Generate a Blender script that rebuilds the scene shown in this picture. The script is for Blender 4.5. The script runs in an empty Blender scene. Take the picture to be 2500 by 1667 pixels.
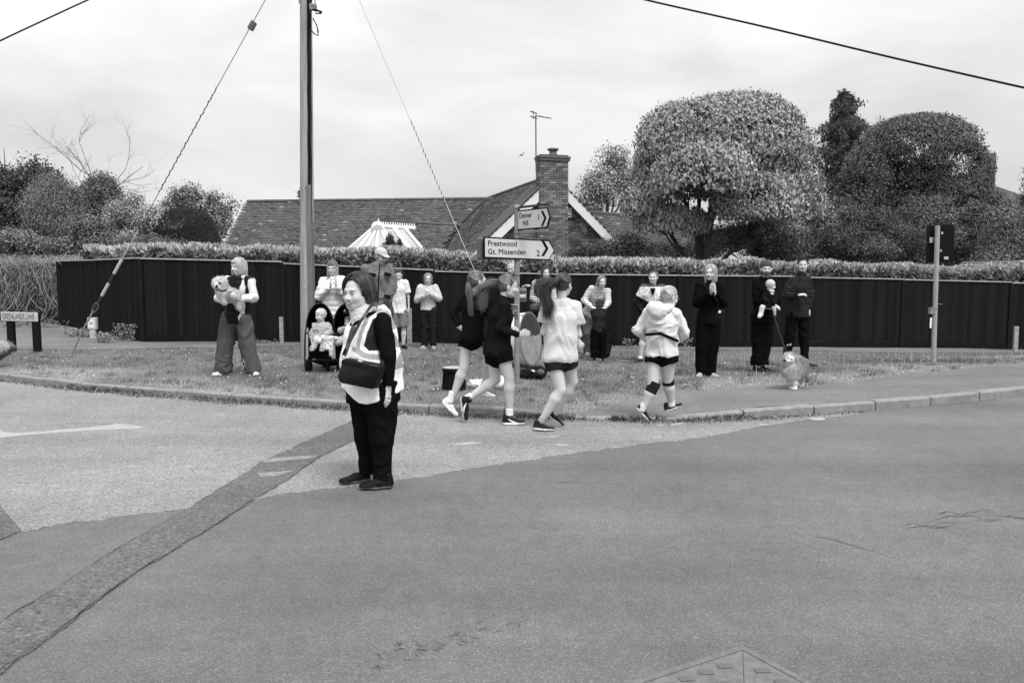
import bpy, bmesh, math, random
import numpy as np
from mathutils import Vector, Matrix
random.seed(7); rng = np.random.default_rng(7)
R = math.radians
scene = bpy.context.scene
COL = scene.collection
# ---------------------------------------------------------------- camera
F, CX, CY, CAMH = 1944.4, 1250.0, 833.5, 1.65
TH = math.atan(168.5 / F)
cam_d = bpy.data.cameras.new('camera'); cam = bpy.data.objects.new('camera', cam_d); COL.objects.link(cam)
cam_d.lens = 28; cam_d.sensor_width = 36; cam_d.clip_end = 2000; cam_d.clip_start = 0.05
cam.location = (0, 0, CAMH); cam.rotation_euler = (R(90) - TH, 0, 0)
scene.camera = cam
# ---------------------------------------------------------------- sky, sun, exposure
SUN_EL, SUN_ROT = R(58), R(150)
world = bpy.data.worlds.new('World'); scene.world = world; world.use_nodes = True
nt = world.node_tree; nt.nodes.clear()
out = nt.nodes.new('ShaderNodeOutputWorld'); bg = nt.nodes.new('ShaderNodeBackground')
sky = nt.nodes.new('ShaderNodeTexSky'); sky.sky_type = 'NISHITA'; sky.sun_disc = False
sky.sun_elevation = SUN_EL; sky.sun_rotation = SUN_ROT; sky.dust_density = 4; sky.air_density = 1.5
bw = nt.nodes.new('ShaderNodeRGBToBW'); nt.links.new(sky.outputs[0], bw.inputs[0])
tc = nt.nodes.new('ShaderNodeTexCoord'); sep = nt.nodes.new('ShaderNodeSeparateXYZ')
nt.links.new(tc.outputs['Generated'], sep.inputs[0])
def wmath(op, a, b=None, c=None):
    n = nt.nodes.new('ShaderNodeMath'); n.operation = op
    for i, v in enumerate((a, b, c)):
        if v is None: continue
        if isinstance(v, (int, float)): n.inputs[i].default_value = v
        else: nt.links.new(v, n.inputs[i])
    return n.outputs[0]
# overcast dome: luminance rises towards the zenith, broken by soft cloud
el = wmath('MAXIMUM', sep.outputs[2], 0.0)
grad = wmath('MULTIPLY_ADD', el, 5.6, 3.2)
grad = wmath('MINIMUM', grad, 8.4)
mp = nt.nodes.new('ShaderNodeMapping'); mp.inputs['Scale'].default_value = (1.3, 1.3, 4.0)
nt.links.new(tc.outputs['Generated'], mp.inputs[0])
cn = nt.nodes.new('ShaderNodeTexNoise'); cn.inputs['Scale'].default_value = 2.1; cn.inputs['Detail'].default_value = 7; cn.inputs['Roughness'].default_value = .5
cn.inputs['Distortion'].default_value = .4
nt.links.new(mp.outputs[0], cn.inputs['Vector'])
cl = wmath('MULTIPLY_ADD', cn.outputs[0], 1.05, 0.49)
cloud = wmath('MULTIPLY', grad, cl)
mixv = wmath('ADD', wmath('MULTIPLY', cloud, 0.93), wmath('MULTIPLY', bw.outputs[0], 0.07))
nt.links.new(mixv, bg.inputs[0]); bg.inputs[1].default_value = 0.1
nt.links.new(bg.outputs[0], out.inputs[0])
sun_d = bpy.data.lights.new('sun', 'SUN'); sun = bpy.data.objects.new('sun', sun_d); COL.objects.link(sun)
sun_d.energy = 1.5; sun_d.angle = R(20); sun_d.color = (1, 1, 1)
sun.rotation_euler = (R(90) - SUN_EL, 0, R(180) - SUN_ROT)
sv = scene.view_settings; sv.view_transform = 'Standard'; sv.look = 'None'; sv.exposure = 1.02; sv.gamma = 1
sv.use_curve_mapping = False
scene.cycles.max_bounces = 6; scene.cycles.diffuse_bounces = 3; scene.cycles.transparent_max_bounces = 8
# ---------------------------------------------------------------- pixel -> world
def ray(px, py):
    a = (px - CX) / F; b = -(py - CY) / F
    return np.array([a, math.cos(TH) + b * math.sin(TH), -math.sin(TH) + b * math.cos(TH)])
def P(px, py, Y):
    d = ray(px, py); return np.array([0, 0, CAMH]) + d * (Y / d[1])
def G(px, py, z=0.0):
    d = ray(px, py); return np.array([0, 0, CAMH]) + d * ((z - CAMH) / d[2])
def V3(v): return Vector((float(v[0]), float(v[1]), float(v[2])))
# ---------------------------------------------------------------- noise
def _h(i, s):
    n = (i[..., 0] * 73856093) ^ (i[..., 1] * 19349663) ^ (i[..., 2] * 83492791) ^ (s * 2654435761 % 2147483647)
    n = (n ^ (n >> 13)) * 1274126177 & 0x7fffffff
    n = (n ^ (n >> 16)) & 0xffff
    return n / 65535.0
def vn(p, s=0):
    p = np.asarray(p, float); i = np.floor(p).astype(np.int64); f = p - i; f = f * f * (3 - 2 * f)
    r = 0
    for a in (0, 1):
        for b in (0, 1):
            for c in (0, 1):
                w = (f[..., 0] if a else 1 - f[..., 0]) * (f[..., 1] if b else 1 - f[..., 1]) * (f[..., 2] if c else 1 - f[..., 2])
                r = r + w * _h(i + np.array([a, b, c]), s)
    return r * 2 - 1
def fbm(p, s=0, o=3):
    r = 0; a = 1
    for k in range(o):
        r = r + a * vn(p * (2 ** k) + k * 7.3, s + k); a *= .5
    return r / 1.75
# ---------------------------------------------------------------- materials (grey values only: the photograph is monochrome)
MATS = {}
def mat(name, v, rough=.85, ns=0, na=0, bump=0, bs=0, attr=False, metal=0, spec=.3, stretch=None, ns2=0, na2=0, stripe=None, voro=0, trans=0):
    if name in MATS: return MATS[name]
    m = bpy.data.materials.new(name); m.use_nodes = True; t = m.node_tree
    pb = t.nodes['Principled BSDF']; pb.inputs['Roughness'].default_value = rough
    pb.inputs['Metallic'].default_value = metal; pb.inputs['Specular IOR Level'].default_value = spec
    def mth(op, a, b=None, c=None):
        n = t.nodes.new('ShaderNodeMath'); n.operation = op
        for i, x in enumerate((a, b, c)):
            if x is None: continue
            if isinstance(x, (int, float)): n.inputs[i].default_value = x
            else: t.links.new(x, n.inputs[i])
        return n.outputs[0]
    tcn = t.nodes.new('ShaderNodeTexCoord'); vec = tcn.outputs['Object']
    if stretch:
        mpn = t.nodes.new('ShaderNodeMapping'); mpn.inputs['Scale'].default_value = stretch
        t.links.new(vec, mpn.inputs[0]); vec = mpn.outputs[0]
    def noise(sc, det=3):
        n = t.nodes.new('ShaderNodeTexNoise'); n.inputs['Scale'].default_value = sc; n.inputs['Detail'].default_value = det
        t.links.new(vec, n.inputs['Vector']); return n.outputs[0]
    val = v
    if ns: val = mth('MULTIPLY', mth('MULTIPLY_ADD', noise(ns), 4 * na, 1 - 2 * na), val)
    if ns2: val = mth('MULTIPLY', mth('MULTIPLY_ADD', noise(ns2), 4 * na2, 1 - 2 * na2), val)
    if voro:
        vo = t.nodes.new('ShaderNodeTexVoronoi'); vo.inputs['Scale'].default_value = voro
        t.links.new(vec, vo.inputs['Vector'])
        sc_ = t.nodes.new('ShaderNodeSeparateColor'); t.links.new(vo.outputs['Color'], sc_.inputs[0])
        val = mth('MULTIPLY', mth('MULTIPLY_ADD', sc_.outputs[0], .7, .65), val)
    if stripe:                                   # printed stripes: (axis, frequency, fill, value)
        sx = t.nodes.new('ShaderNodeSeparateXYZ'); t.links.new(tcn.outputs['Object'], sx.inputs[0])
        fr = mth('FRACT', mth('MULTIPLY', sx.outputs[stripe[0]], stripe[1]))
        g_ = mth('GREATER_THAN', fr, stripe[2])
        val = mth('MULTIPLY', val, mth('MULTIPLY_ADD', g_, stripe[3] - 1, 1))
    if attr:
        at = t.nodes.new('ShaderNodeAttribute'); at.attribute_name = 'Col'
        sc2 = t.nodes.new('ShaderNodeSeparateColor'); t.links.new(at.outputs['Color'], sc2.inputs[0])
        val = mth('MULTIPLY', sc2.outputs[0], val)
    if isinstance(val, (int, float)): pb.inputs['Base Color'].default_value = (val, val, val, 1)
    else: t.links.new(mth('MAXIMUM', val, .004), pb.inputs['Base Color'])
    if bump:
        bn = t.nodes.new('ShaderNodeBump'); bn.inputs['Strength'].default_value = 1; bn.inputs['Distance'].default_value = bump
        t.links.new(noise(bs, 4), bn.inputs['Height']); t.links.new(bn.outputs[0], pb.inputs['Normal'])
    if trans: pb.inputs['Transmission Weight'].default_value = trans
    MATS[name] = m; return m
# ---------------------------------------------------------------- mesh helpers
def npmesh(name, V, Fa, material=None, smooth=True, col=None):
    V = np.ascontiguousarray(V, np.float32); Fa = np.ascontiguousarray(Fa, np.int32)
    me = bpy.data.meshes.new(name); n = Fa.shape[1]
    me.vertices.add(len(V)); me.vertices.foreach_set('co', V.ravel())
    me.loops.add(Fa.size); me.loops.foreach_set('vertex_index', Fa.ravel())
    me.polygons.add(len(Fa)); me.polygons.foreach_set('loop_start', np.arange(0, Fa.size, n, dtype=np.int32))
    me.polygons.foreach_set('use_smooth', np.full(len(Fa), smooth))
    me.update(calc_edges=True)
    if col is not None:
        a = me.color_attributes.new('Col', 'FLOAT_COLOR', 'POINT')
        c = np.ones((len(V), 4), np.float32); c[:, :3] = np.asarray(col, np.float32).reshape(-1, 1); a.data.foreach_set('color', c.ravel())
    if material: me.materials.append(material)
    return me
def tag(o, label=None, cat=None, group=None, kind=None):
    if label: o['label'] = label
    if cat: o['category'] = cat
    if group: o['group'] = group
    if kind: o['kind'] = kind
    return o
def root(name, label, cat, loc, group=None, kind=None):
    o = bpy.data.objects.new(name, None); COL.objects.link(o); o.location = V3(loc); o.empty_display_size = .1
    return tag(o, label, cat, group, kind)
def off(parent):
    l = Vector((0, 0, 0)); p = parent
    while p is not None: l = l + p.location; p = p.parent
    return np.array(l)
def put(name, V, Fa, m, parent=None, smooth=True, col=None, kind=None):
    """vertices in world space, numpy faces"""
    loc = off(parent) if parent is not None else np.zeros(3)
    me = npmesh(name, np.asarray(V) - loc, Fa, m, smooth, col)
    o = bpy.data.objects.new(name, me); COL.objects.link(o)
    if parent is not None: o.parent = parent
    if kind: o['kind'] = kind
    return o
class MB:
    """collects simple solids in world space and links them as ONE mesh"""
    def __init__(s): s.v = []; s.f = []; s.c = []
    def add(s, V, Fs, c=1.0):
        n = len(s.v); s.v += [tuple(map(float, p)) for p in V]; s.f += [tuple(n + i for i in f) for f in Fs]; s.c += [c] * len(V); return s
    def box(s, c, size, X=(1, 0, 0), Z=(0, 0, 1), col=1.0):
        X = np.array(X, float); X /= np.linalg.norm(X); Z = np.array(Z, float); Z = Z - X * Z.dot(X); Z /= np.linalg.norm(Z); Yv = np.cross(Z, X)
        c = np.array(c, float); h = np.array(size) / 2
        V = [c + X * h[0] * a + Yv * h[1] * b + Z * h[2] * d for a in (-1, 1) for b in (-1, 1) for d in (-1, 1)]
        return s.add(V, [(0, 1, 3, 2), (4, 6, 7, 5), (0, 4, 5, 1), (2, 3, 7, 6), (0, 2, 6, 4), (1, 5, 7, 3)], col)
    def tube(s, pts, r, seg=8, cap=True, side=None, col=1.0):
        pts = [np.array(p, float) for p in pts]; n = len(pts)
        rs = r if isinstance(r, (list, tuple)) else [r] * n
        V = []; prev = None
        for i in range(n):
            t = pts[min(i + 1, n - 1)] - pts[max(i - 1, 0)]; t /= (np.linalg.norm(t) + 1e-9)
            u = prev if prev is not None else (np.array(side, float) if side is not None else (np.array([0, 0, 1.]) if abs(t[2]) < .9 else np.array([1., 0, 0])))
            u = u - t * u.dot(t); u /= (np.linalg.norm(u) + 1e-9); prev = u; w = np.cross(t, u)
            a, b = rs[i] if isinstance(rs[i], (tuple, list)) else (rs[i], rs[i])
            for k in range(seg):
                an = 2 * math.pi * k / seg; V.append(pts[i] + u * a * math.cos(an) + w * b * math.sin(an))
        Fs = [(i * seg + k, i * seg + (k + 1) % seg, (i + 1) * seg + (k + 1) % seg, (i + 1) * seg + k) for i in range(n - 1) for k in range(seg)]
        if cap: Fs += [tuple(reversed(range(seg))), tuple(range((n - 1) * seg, n * seg))]
        return s.add(V, Fs, col)
    def prism(s, poly, d, col=1.0):
        """poly: list of 3D points, d: extrusion vector"""
        n = len(poly); d = np.array(d, float); V = [np.array(p, float) for p in poly] + [np.array(p, float) + d for p in poly]
        Fs = [tuple(reversed(range(n))), tuple(range(n, 2 * n))] + [(i, (i + 1) % n, n + (i + 1) % n, n + i) for i in range(n)]
        return s.add(V, Fs, col)
    def lathe(s, c, prof, seg=20, ax=(0, 0, 1), col=1.0):
        ax = np.array(ax, float); ax /= np.linalg.norm(ax); u = np.cross(ax, [0, 1, 0.01]); u /= np.linalg.norm(u); w = np.cross(ax, u)
        V = [np.array(c) + ax * h + (u * math.cos(2 * math.pi * k / seg) + w * math.sin(2 * math.pi * k / seg)) * max(r, 1e-4) for r, h in prof for k in range(seg)]
        n = len(prof)
        Fs = [(i * seg + k, i * seg + (k + 1) % seg, (i + 1) * seg + (k + 1) % seg, (i + 1) * seg + k) for i in range(n - 1) for k in range(seg)]
        Fs += [tuple(reversed(range(seg))), tuple(range((n - 1) * seg, n * seg))]
        return s.add(V, Fs, col)
    def build(s, name, m, parent=None, smooth=False, kind=None, bevel=0):
        loc = off(parent) if parent is not None else np.zeros(3)
        me = bpy.data.meshes.new(name); me.from_pydata([tuple(np.array(p) - loc) for p in s.v], [], s.f)
        if m: me.materials.append(m)
        if any(c != 1.0 for c in s.c):
            a = me.color_attributes.new('Col', 'FLOAT_COLOR', 'POINT'); c = np.ones((len(s.v), 4), np.float32); c[:, :3] = np.array(s.c)[:, None]; a.data.foreach_set('color', c.ravel())
        bm = bmesh.new(); bm.from_mesh(me); bmesh.ops.recalc_face_normals(bm, faces=bm.faces)
        if bevel: bmesh.ops.bevel(bm, geom=bm.edges[:], offset=bevel, segments=1, affect='EDGES', profile=.5)
        bm.to_mesh(me); bm.free()
        if smooth:
            me.polygons.foreach_set('use_smooth', [True] * len(me.polygons)); me.set_sharp_from_angle(angle=R(45))
        o = bpy.data.objects.new(name, me); COL.objects.link(o)
        if parent is not None: o.parent = parent
        if kind: o['kind'] = kind
        return o
UNIT = {}
def unit_box(m, bev=.03):
    key = (m.name, bev)
    if key not in UNIT:
        me = bpy.data.meshes.new('piece'); bm = bmesh.new(); bmesh.ops.create_cube(bm, size=1)
        bmesh.ops.bevel(bm, geom=bm.edges[:], offset=bev, segments=1, affect='EDGES', profile=.5); bm.to_mesh(me); bm.free(); me.materials.append(m); UNIT[key] = me
    return UNIT[key]
def piece(name, me, c, size, X, Z, parent):
    X = V3(X).normalized(); Z = V3(Z); Z = (Z - X * Z.dot(X)).normalized(); Yv = Z.cross(X)
    o = bpy.data.objects.new(name, me); COL.objects.link(o); o.parent = parent
    M = Matrix((X * size[0], Yv * size[1], Z * size[2])).transposed().to_4x4(); M.translation = V3(np.array(c) - off(parent)); o.matrix_local = M
    return o
# ---------------------------------------------------------------- signed-distance solids -> surface nets
def nrm(v): v = np.asarray(v, float); return v / (np.linalg.norm(v) + 1e-12)
def seg(p0, p1, r0, r1=None, side=None, flat=(0, 0), k=None, neg=False):
    if r1 is None: r1 = r0
    return dict(t='s', p0=np.array(p0, float), p1=np.array(p1, float), r0=r0 if isinstance(r0, tuple) else (r0, r0), r1=r1 if isinstance(r1, tuple) else (r1, r1), side=side, flat=flat, k=k, neg=neg)
def ell(c, r, k=None, neg=False, M=None):
    return dict(t='e', c=np.array(c, float), r=(r,) * 3 if isinstance(r, (int, float)) else r, k=k, neg=neg, M=M)
def plane(c, n): return dict(t='p', c=np.array(c, float), n=nrm(n))      # removes the side n points to
def _bb(p, pad):
    if p['t'] == 's':
        m = max(max(p['r0']), max(p['r1'])) + pad; return np.minimum(p['p0'], p['p1']) - m, np.maximum(p['p0'], p['p1']) + m
    m = (max(p['r']) if p['M'] is not None else np.array(p['r'])) + pad; return p['c'] - m, p['c'] + m
def sdf(prims, vox, k=.02, smooth=1):
    lo = np.min([_bb(p, k + 2 * vox)[0] for p in prims if p['t'] != 'p' and not p['neg']], 0)
    hi = np.max([_bb(p, k + 2 * vox)[1] for p in prims if p['t'] != 'p' and not p['neg']], 0)
    n = np.ceil((hi - lo) / vox).astype(int) + 2
    D = np.full(n, .5, np.float32); ax = [lo[i] + vox * np.arange(n[i]) for i in range(3)]
    for p in prims:
        kk = p.get('k') or k
        if p['t'] == 'p':
            g = (ax[0][:, None, None] - p['c'][0]) * p['n'][0] + (ax[1][None, :, None] - p['c'][1]) * p['n'][1] + (ax[2][None, None, :] - p['c'][2]) * p['n'][2]
            D = np.maximum(D, g); continue
        a, b = _bb(p, kk + 2 * vox)
        i0 = np.clip(((a - lo) / vox).astype(int), 0, n); i1 = np.clip(np.ceil((b - lo) / vox).astype(int) + 1, 0, n)
        if np.any(i1 <= i0): continue
        sl = tuple(slice(i0[i], i1[i]) for i in range(3))
        X, Yg, Z = [ax[i][sl[i]] for i in range(3)]; X = X[:, None, None]; Yg = Yg[None, :, None]; Z = Z[None, None, :]
        if p['t'] == 'e':
            dx, dy, dz = X - p['c'][0], Yg - p['c'][1], Z - p['c'][2]
            if p['M'] is not None:
                M = p['M']; dx, dy, dz = [dx * M[0][i] + dy * M[1][i] + dz * M[2][i] for i in range(3)]
            r = p['r']; q = np.sqrt((dx / r[0]) ** 2 + (dy / r[1]) ** 2 + (dz / r[2]) ** 2); d = (q - 1) * min(r)
        else:
            d0 = p['p1'] - p['p0']; L = np.linalg.norm(d0) + 1e-9; dr = d0 / L
            s_ = p['side'] if p['side'] is not None else ([1, 0, 0] if abs(dr[0]) < .8 else [0, 1, 0])
            s_ = np.array(s_, float); s_ = nrm(s_ - dr * s_.dot(dr)); w_ = np.cross(dr, s_)
            dx, dy, dz = X - p['p0'][0], Yg - p['p0'][1], Z - p['p0'][2]
            al = dx * dr[0] + dy * dr[1] + dz * dr[2]; tt = np.clip(al / L, 0, 1)
            u = dx * s_[0] + dy * s_[1] + dz * s_[2]; w = dx * w_[0] + dy * w_[1] + dz * w_[2]; ex = al - tt * L
            ra = p['r0'][0] + (p['r1'][0] - p['r0'][0]) * tt; rb = p['r0'][1] + (p['r1'][1] - p['r0'][1]) * tt; rm = np.minimum(ra, rb)
            d = (np.sqrt((u / ra) ** 2 + (w / rb) ** 2 + (ex / rm) ** 2) - 1) * rm
            if p['flat'][0]: d = np.maximum(d, -al)
            if p['flat'][1]: d = np.maximum(d, al - L)
        o = D[sl]
        if p['neg']:
            e = -d; h = np.maximum(kk - np.abs(o - e), 0) / kk; D[sl] = np.maximum(o, e) + h * h * kk / 4
        else:
            h = np.maximum(kk - np.abs(o - d), 0) / kk; D[sl] = np.minimum(o, d) - h * h * kk / 4
    I = D < 0
    c = np.zeros(tuple(np.array(D.shape) - 1), np.int8)
    for a in (0, 1):
        for b in (0, 1):
            for e in (0, 1): c += I[a:a + c.shape[0], b:b + c.shape[1], e:e + c.shape[2]]
    act = np.argwhere((c > 0) & (c < 8)); idx = np.full(c.shape, -1, np.int64); idx[tuple(act.T)] = np.arange(len(act))
    S = np.zeros((len(act), 3)); N = np.zeros(len(act))
    cs = [(a, b, e) for a in (0, 1) for b in (0, 1) for e in (0, 1)]
    val = {q: D[tuple((act + q).T)] for q in cs}
    for q in cs:
        for x in range(3):
            if q[x]: continue
            q2 = list(q); q2[x] = 1; q2 = tuple(q2); v0, v1 = val[q], val[q2]; m = (v0 < 0) != (v1 < 0)
            t = np.where(m, v0 / np.where(m, v0 - v1, 1), 0); pt = np.array(q, float) + 0 * S; pt[:, x] += t
            S += pt * m[:, None]; N += m
    V = lo + (act + S / np.maximum(N, 1)[:, None]) * vox
    Fs = []
    for x in range(3):
        y, z = (x + 1) % 3, (x + 2) % 3
        sa = [slice(None)] * 3; sb = [slice(None)] * 3; sa[x] = slice(0, -1); sb[x] = slice(1, None)
        A = I[tuple(sa)]; B = I[tuple(sb)]; e = np.argwhere(A != B)
        e = e[(e[:, y] > 0) & (e[:, z] > 0) & (e[:, y] < D.shape[y] - 1) & (e[:, z] < D.shape[z] - 1)]
        fl = A[tuple(e.T)]
        def g(dy, dz):
            q = e.copy(); q[:, y] -= dy; q[:, z] -= dz; return idx[tuple(q.T)]
        q = np.stack([g(1, 1), g(0, 1), g(0, 0), g(1, 0)], 1); q[~fl] = q[~fl][:, ::-1]; Fs.append(q)
    Fa = np.concatenate(Fs)
    for _ in range(smooth): V = lap(V, Fa, .5)
    return V, Fa
def lap(V, Fa, f=.5):
    a = np.concatenate([Fa[:, i] for i in range(4)]); b = np.concatenate([Fa[:, (i + 1) % 4] for i in range(4)])
    i = np.concatenate([a, b]); j = np.concatenate([b, a]); n = len(V); c = np.maximum(np.bincount(i, minlength=n), 1)
    M = np.stack([np.bincount(i, V[j, x], minlength=n) / c for x in range(3)], 1); return V + (M - V) * f
def normals(V, Fa):
    n = np.cross(V[Fa[:, 2]] - V[Fa[:, 0]], V[Fa[:, 3 % Fa.shape[1]]] - V[Fa[:, 1]]); N = np.zeros_like(V)
    for k in range(Fa.shape[1]):
        for x in range(3): N[:, x] += np.bincount(Fa[:, k], n[:, x], minlength=len(V))
    return N / (np.linalg.norm(N, axis=1)[:, None] + 1e-12)
def join(ms):
    Vs, Fs, Cs, n = [], [], [], 0
    for V, Fa, c in ms:
        Vs.append(V); Fs.append(Fa + n); Cs.append(np.full(len(V), c) if np.isscalar(c) else c); n += len(V)
    return np.concatenate(Vs), np.concatenate(Fs), np.concatenate(Cs)
def strands(Pt, r, col):
    """Pt (N,M,3) polylines -> three-sided tapering tubes as quads"""
    N, M, _ = Pt.shape
    T = np.gradient(Pt, axis=1); T /= np.linalg.norm(T, axis=2, keepdims=True) + 1e-9
    ref = np.array([.3, .5, .81]); U = np.cross(T, ref); U /= np.linalg.norm(U, axis=2, keepdims=True) + 1e-9; W = np.cross(T, U)
    r = np.broadcast_to(np.asarray(r), (N, M))
    V = np.stack([Pt + (U * math.cos(a) + W * math.sin(a)) * r[..., None] for a in (0, 2.09, 4.19)], 2).reshape(-1, 3)
    b = (np.arange(N)[:, None] * M + np.arange(M - 1)[None]).ravel() * 3
    Fa = np.concatenate([np.stack([b + k, b + (k + 1) % 3, b + 3 + (k + 1) % 3, b + 3 + k], 1) for k in range(3)])
    return V, Fa, np.repeat(np.broadcast_to(col, (N,)), M * 3)
# ================================================================ ground shape
kpx = [(-500, 905), (-250, 912), (0, 927), (106, 940), (213, 953), (425, 970), (574, 982), (850, 1000), (1020, 1008), (1075, 1011), (1371, 1024), (1531, 1028), (1701, 1027), (1807, 1023), (1998, 1013), (2126, 1003), (2264, 991), (2500, 967), (2900, 925), (3300, 893)]
KW = np.array([G(a, b) for a, b in kpx])
def yk(x): return np.interp(x, KW[:, 0], KW[:, 1])
def kh(x):                                   # kerb upstand, dropped at the crossing
    xs = [-30, G(1250, 1018)[0], G(1440, 1027)[0], G(1690, 1027)[0], G(1850, 1022)[0], 40]
    return np.interp(x, xs, [.10, .10, .03, .025, .11, .12])
def sm(t): t = np.clip(t, 0, 1); return t * t * (3 - 2 * t)
def zg(x, y):
    d = y - yk(x); h = kh(x); zf = .01 - .024 * np.clip(x, -16, 18)
    return np.where(d < 0, 0.0, h + sm((d - .3) / 6.5) * (zf - h) + .02 * sm(d / 1.5) * vn(np.stack([x * .8, y * .8, 0 * x], -1), 3))
def GV(px, py):
    z = .1
    for _ in range(25):
        p = G(px, py, z); z = .5 * z + .5 * float(zg(np.array(p[0]), np.array(p[1])))
    return np.array([p[0], p[1], z])
# ================================================================ ground sheets
M_ground = mat('soil_and_rough_grass', .16, ns=3, na=.2, bump=.02, bs=12)
g_ = put('ground', [(-400, -60, -.45), (400, -60, -.45), (400, 600, -.45), (-400, 600, -.45)], np.array([[0, 1, 2, 3]]), M_ground, smooth=False); tag(g_, kind='structure')
def grid_sheet(name, xs, yfun, m, zf, rows):
    xs = np.array(xs); T = np.linspace(0, 1, rows); y0, y1 = yfun(xs)
    Xg = np.repeat(xs[:, None], rows, 1); Yg = y0[:, None] + (y1 - y0)[:, None] * T[None]
    Zg = zf(Xg, Yg); V = np.stack([Xg, Yg, Zg], -1).reshape(-1, 3)
    i = (np.arange(len(xs) - 1)[:, None] * rows + np.arange(rows - 1)[None]).ravel()
    Fa = np.stack([i, i + rows, i + rows + 1, i + 1], 1)
    o = put(name, V, Fa, m); tag(o, kind='structure'); return o
def asphalt(name, v, sc, na, crack=.0, bump=.004, vs=120):
    m = bpy.data.materials.new(name); m.use_nodes = True; t = m.node_tree; pb = t.nodes['Principled BSDF']; pb.inputs['Roughness'].default_value = .82; pb.inputs['Specular IOR Level'].default_value = .35
    def N(ty, **kw):
        n = t.nodes.new(ty)
        for k_, v_ in kw.items(): n.inputs[k_].default_value = v_
        return n
    def mth(op, a, b=None, c=None):
        n = t.nodes.new('ShaderNodeMath'); n.operation = op
        for i, x in enumerate((a, b, c)):
            if x is None: continue
            if isinstance(x, (int, float)): n.inputs[i].default_value = x
            else: t.links.new(x, n.inputs[i])
        return n.outputs[0]
    tcn = t.nodes.new('ShaderNodeTexCoord'); ob = tcn.outputs['Object']
    fine = N('ShaderNodeTexNoise', Scale=sc, Detail=5, Roughness=.72); t.links.new(ob, fine.inputs['Vector'])
    vor = N('ShaderNodeTexVoronoi', Scale=vs); t.links.new(ob, vor.inputs['Vector'])
    sepc = t.nodes.new('ShaderNodeSeparateColor'); t.links.new(vor.outputs['Color'], sepc.inputs[0])
    big = N('ShaderNodeTexNoise', Scale=.55, Detail=6, Roughness=.6); t.links.new(ob, big.inputs['Vector'])
    mid = N('ShaderNodeTexNoise', Scale=9, Detail=5, Roughness=.65); t.links.new(ob, mid.inputs['Vector'])
    stone = mth('MULTIPLY_ADD', mth('POWER', sepc.outputs[0], 7.0), .8, .86)              # a few pale chippings
    val = mth('MULTIPLY', stone, mth('MULTIPLY_ADD', fine.outputs[0], na * 4, 1 - na * 2))
    val = mth('MULTIPLY', val, mth('MULTIPLY_ADD', big.outputs[0], 1.0, .50))
    val = mth('MULTIPLY', val, mth('MULTIPLY_ADD', mid.outputs[0], .6, .70))
    mpn = t.nodes.new('ShaderNodeMapping'); mpn.inputs['Rotation'].default_value = (0, 0, R(14)); mpn.inputs['Scale'].default_value = (.10, .85, 1); t.links.new(ob, mpn.inputs[0])
    trk = N('ShaderNodeTexNoise', Scale=1.3, Detail=4, Roughness=.55); t.links.new(mpn.outputs[0], trk.inputs['Vector']); val = mth('MULTIPLY', val, mth('MULTIPLY_ADD', trk.outputs[0], .7, .65))
    st = N('ShaderNodeTexNoise', Scale=3.2, Detail=8, Roughness=.75); t.links.new(ob, st.inputs['Vector']); val = mth('MULTIPLY', val, mth('MULTIPLY_ADD', mth('LESS_THAN', st.outputs[0], .36), -.16, 1))
    pit = mth('LESS_THAN', fine.outputs[0], .40)
    val = mth('MULTIPLY', val, mth('MULTIPLY_ADD', pit, -crack, 1))
    val = mth('MULTIPLY', val, v)
    t.links.new(val, pb.inputs['Base Color'])
    bn = t.nodes.new('ShaderNodeBump'); bn.inputs['Distance'].default_value = bump; bn.inputs['Strength'].default_value = 1
    t.links.new(mth('ADD', mth('MULTIPLY', vor.outputs['Distance'], .9), fine.outputs[0]), bn.inputs['Height']); t.links.new(bn.outputs[0], pb.inputs['Normal'])
    MATS[name] = m; return m
M_new = asphalt('dark_road_asphalt', .138, 75, .30, .28, .004, 170)
M_old = asphalt('pale_worn_asphalt', .25, 48, .42, .40, .008, 105)
M_tr = asphalt('coarse_trench_asphalt', .128, 42, .38, .5, .010, 80)
M_path = asphalt('footway_asphalt', .155, 90, .25, .3, .004)
grid_sheet('road', np.linspace(-60, 60, 241), lambda x: (-40 + 0 * x, yk(x) + .05), M_new, lambda x, y: 0 * x, 3)
def jag(pts, step=.06, amp=.012, seed=0):
    r = random.Random(seed); o = []
    for a, b in zip(pts[:-1], pts[1:]):
        a = np.array(a); b = np.array(b); n = max(1, int(np.linalg.norm(b - a) / step))
        for i in range(n):
            p = a + (b - a) * i / n; w = amp * (vn(np.array([p[0] * 9, p[1] * 9, seed]), 1) * 1.2 + r.uniform(-.7, .7)); d = nrm(b - a)
            o.append(p + np.array([-d[1], d[0], 0]) * w)
    o.append(np.array(pts[-1])); return o
def sheet(name, poly, z, m, kind='structure'):
    bm = bmesh.new(); vs = [bm.verts.new((float(p[0]), float(p[1]), z)) for p in poly]
    f = bm.faces.new(vs); f.normal_update()
    if f.normal.z < 0: f.normal_flip()
    bmesh.ops.triangulate(bm, faces=bm.faces[:]); n = len(vs); lo_ = [bm.verts.new((v.co.x, v.co.y, z - .006)) for v in vs]
    for i in range(n): bm.faces.new((vs[i], vs[(i + 1) % n], lo_[(i + 1) % n], lo_[i]))
    me = bpy.data.meshes.new(name); bm.to_mesh(me); bm.free(); me.materials.append(m)
    o = bpy.data.objects.new(name, me); COL.objects.link(o); tag(o, kind=kind); return o
low = [G(*q) for q in [(-900, 1262), (-350, 1262), (0, 1233), (51, 1297), (250, 1266), (425, 1246), (560, 1232), (643, 1215), (800, 1194), (962, 1177), (1140, 1146), (1361, 1112), (1530, 1090), (1701, 1071), (1830, 1047), (1935, 1029), (2010, 1020), (2120, 1010)]]
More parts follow.
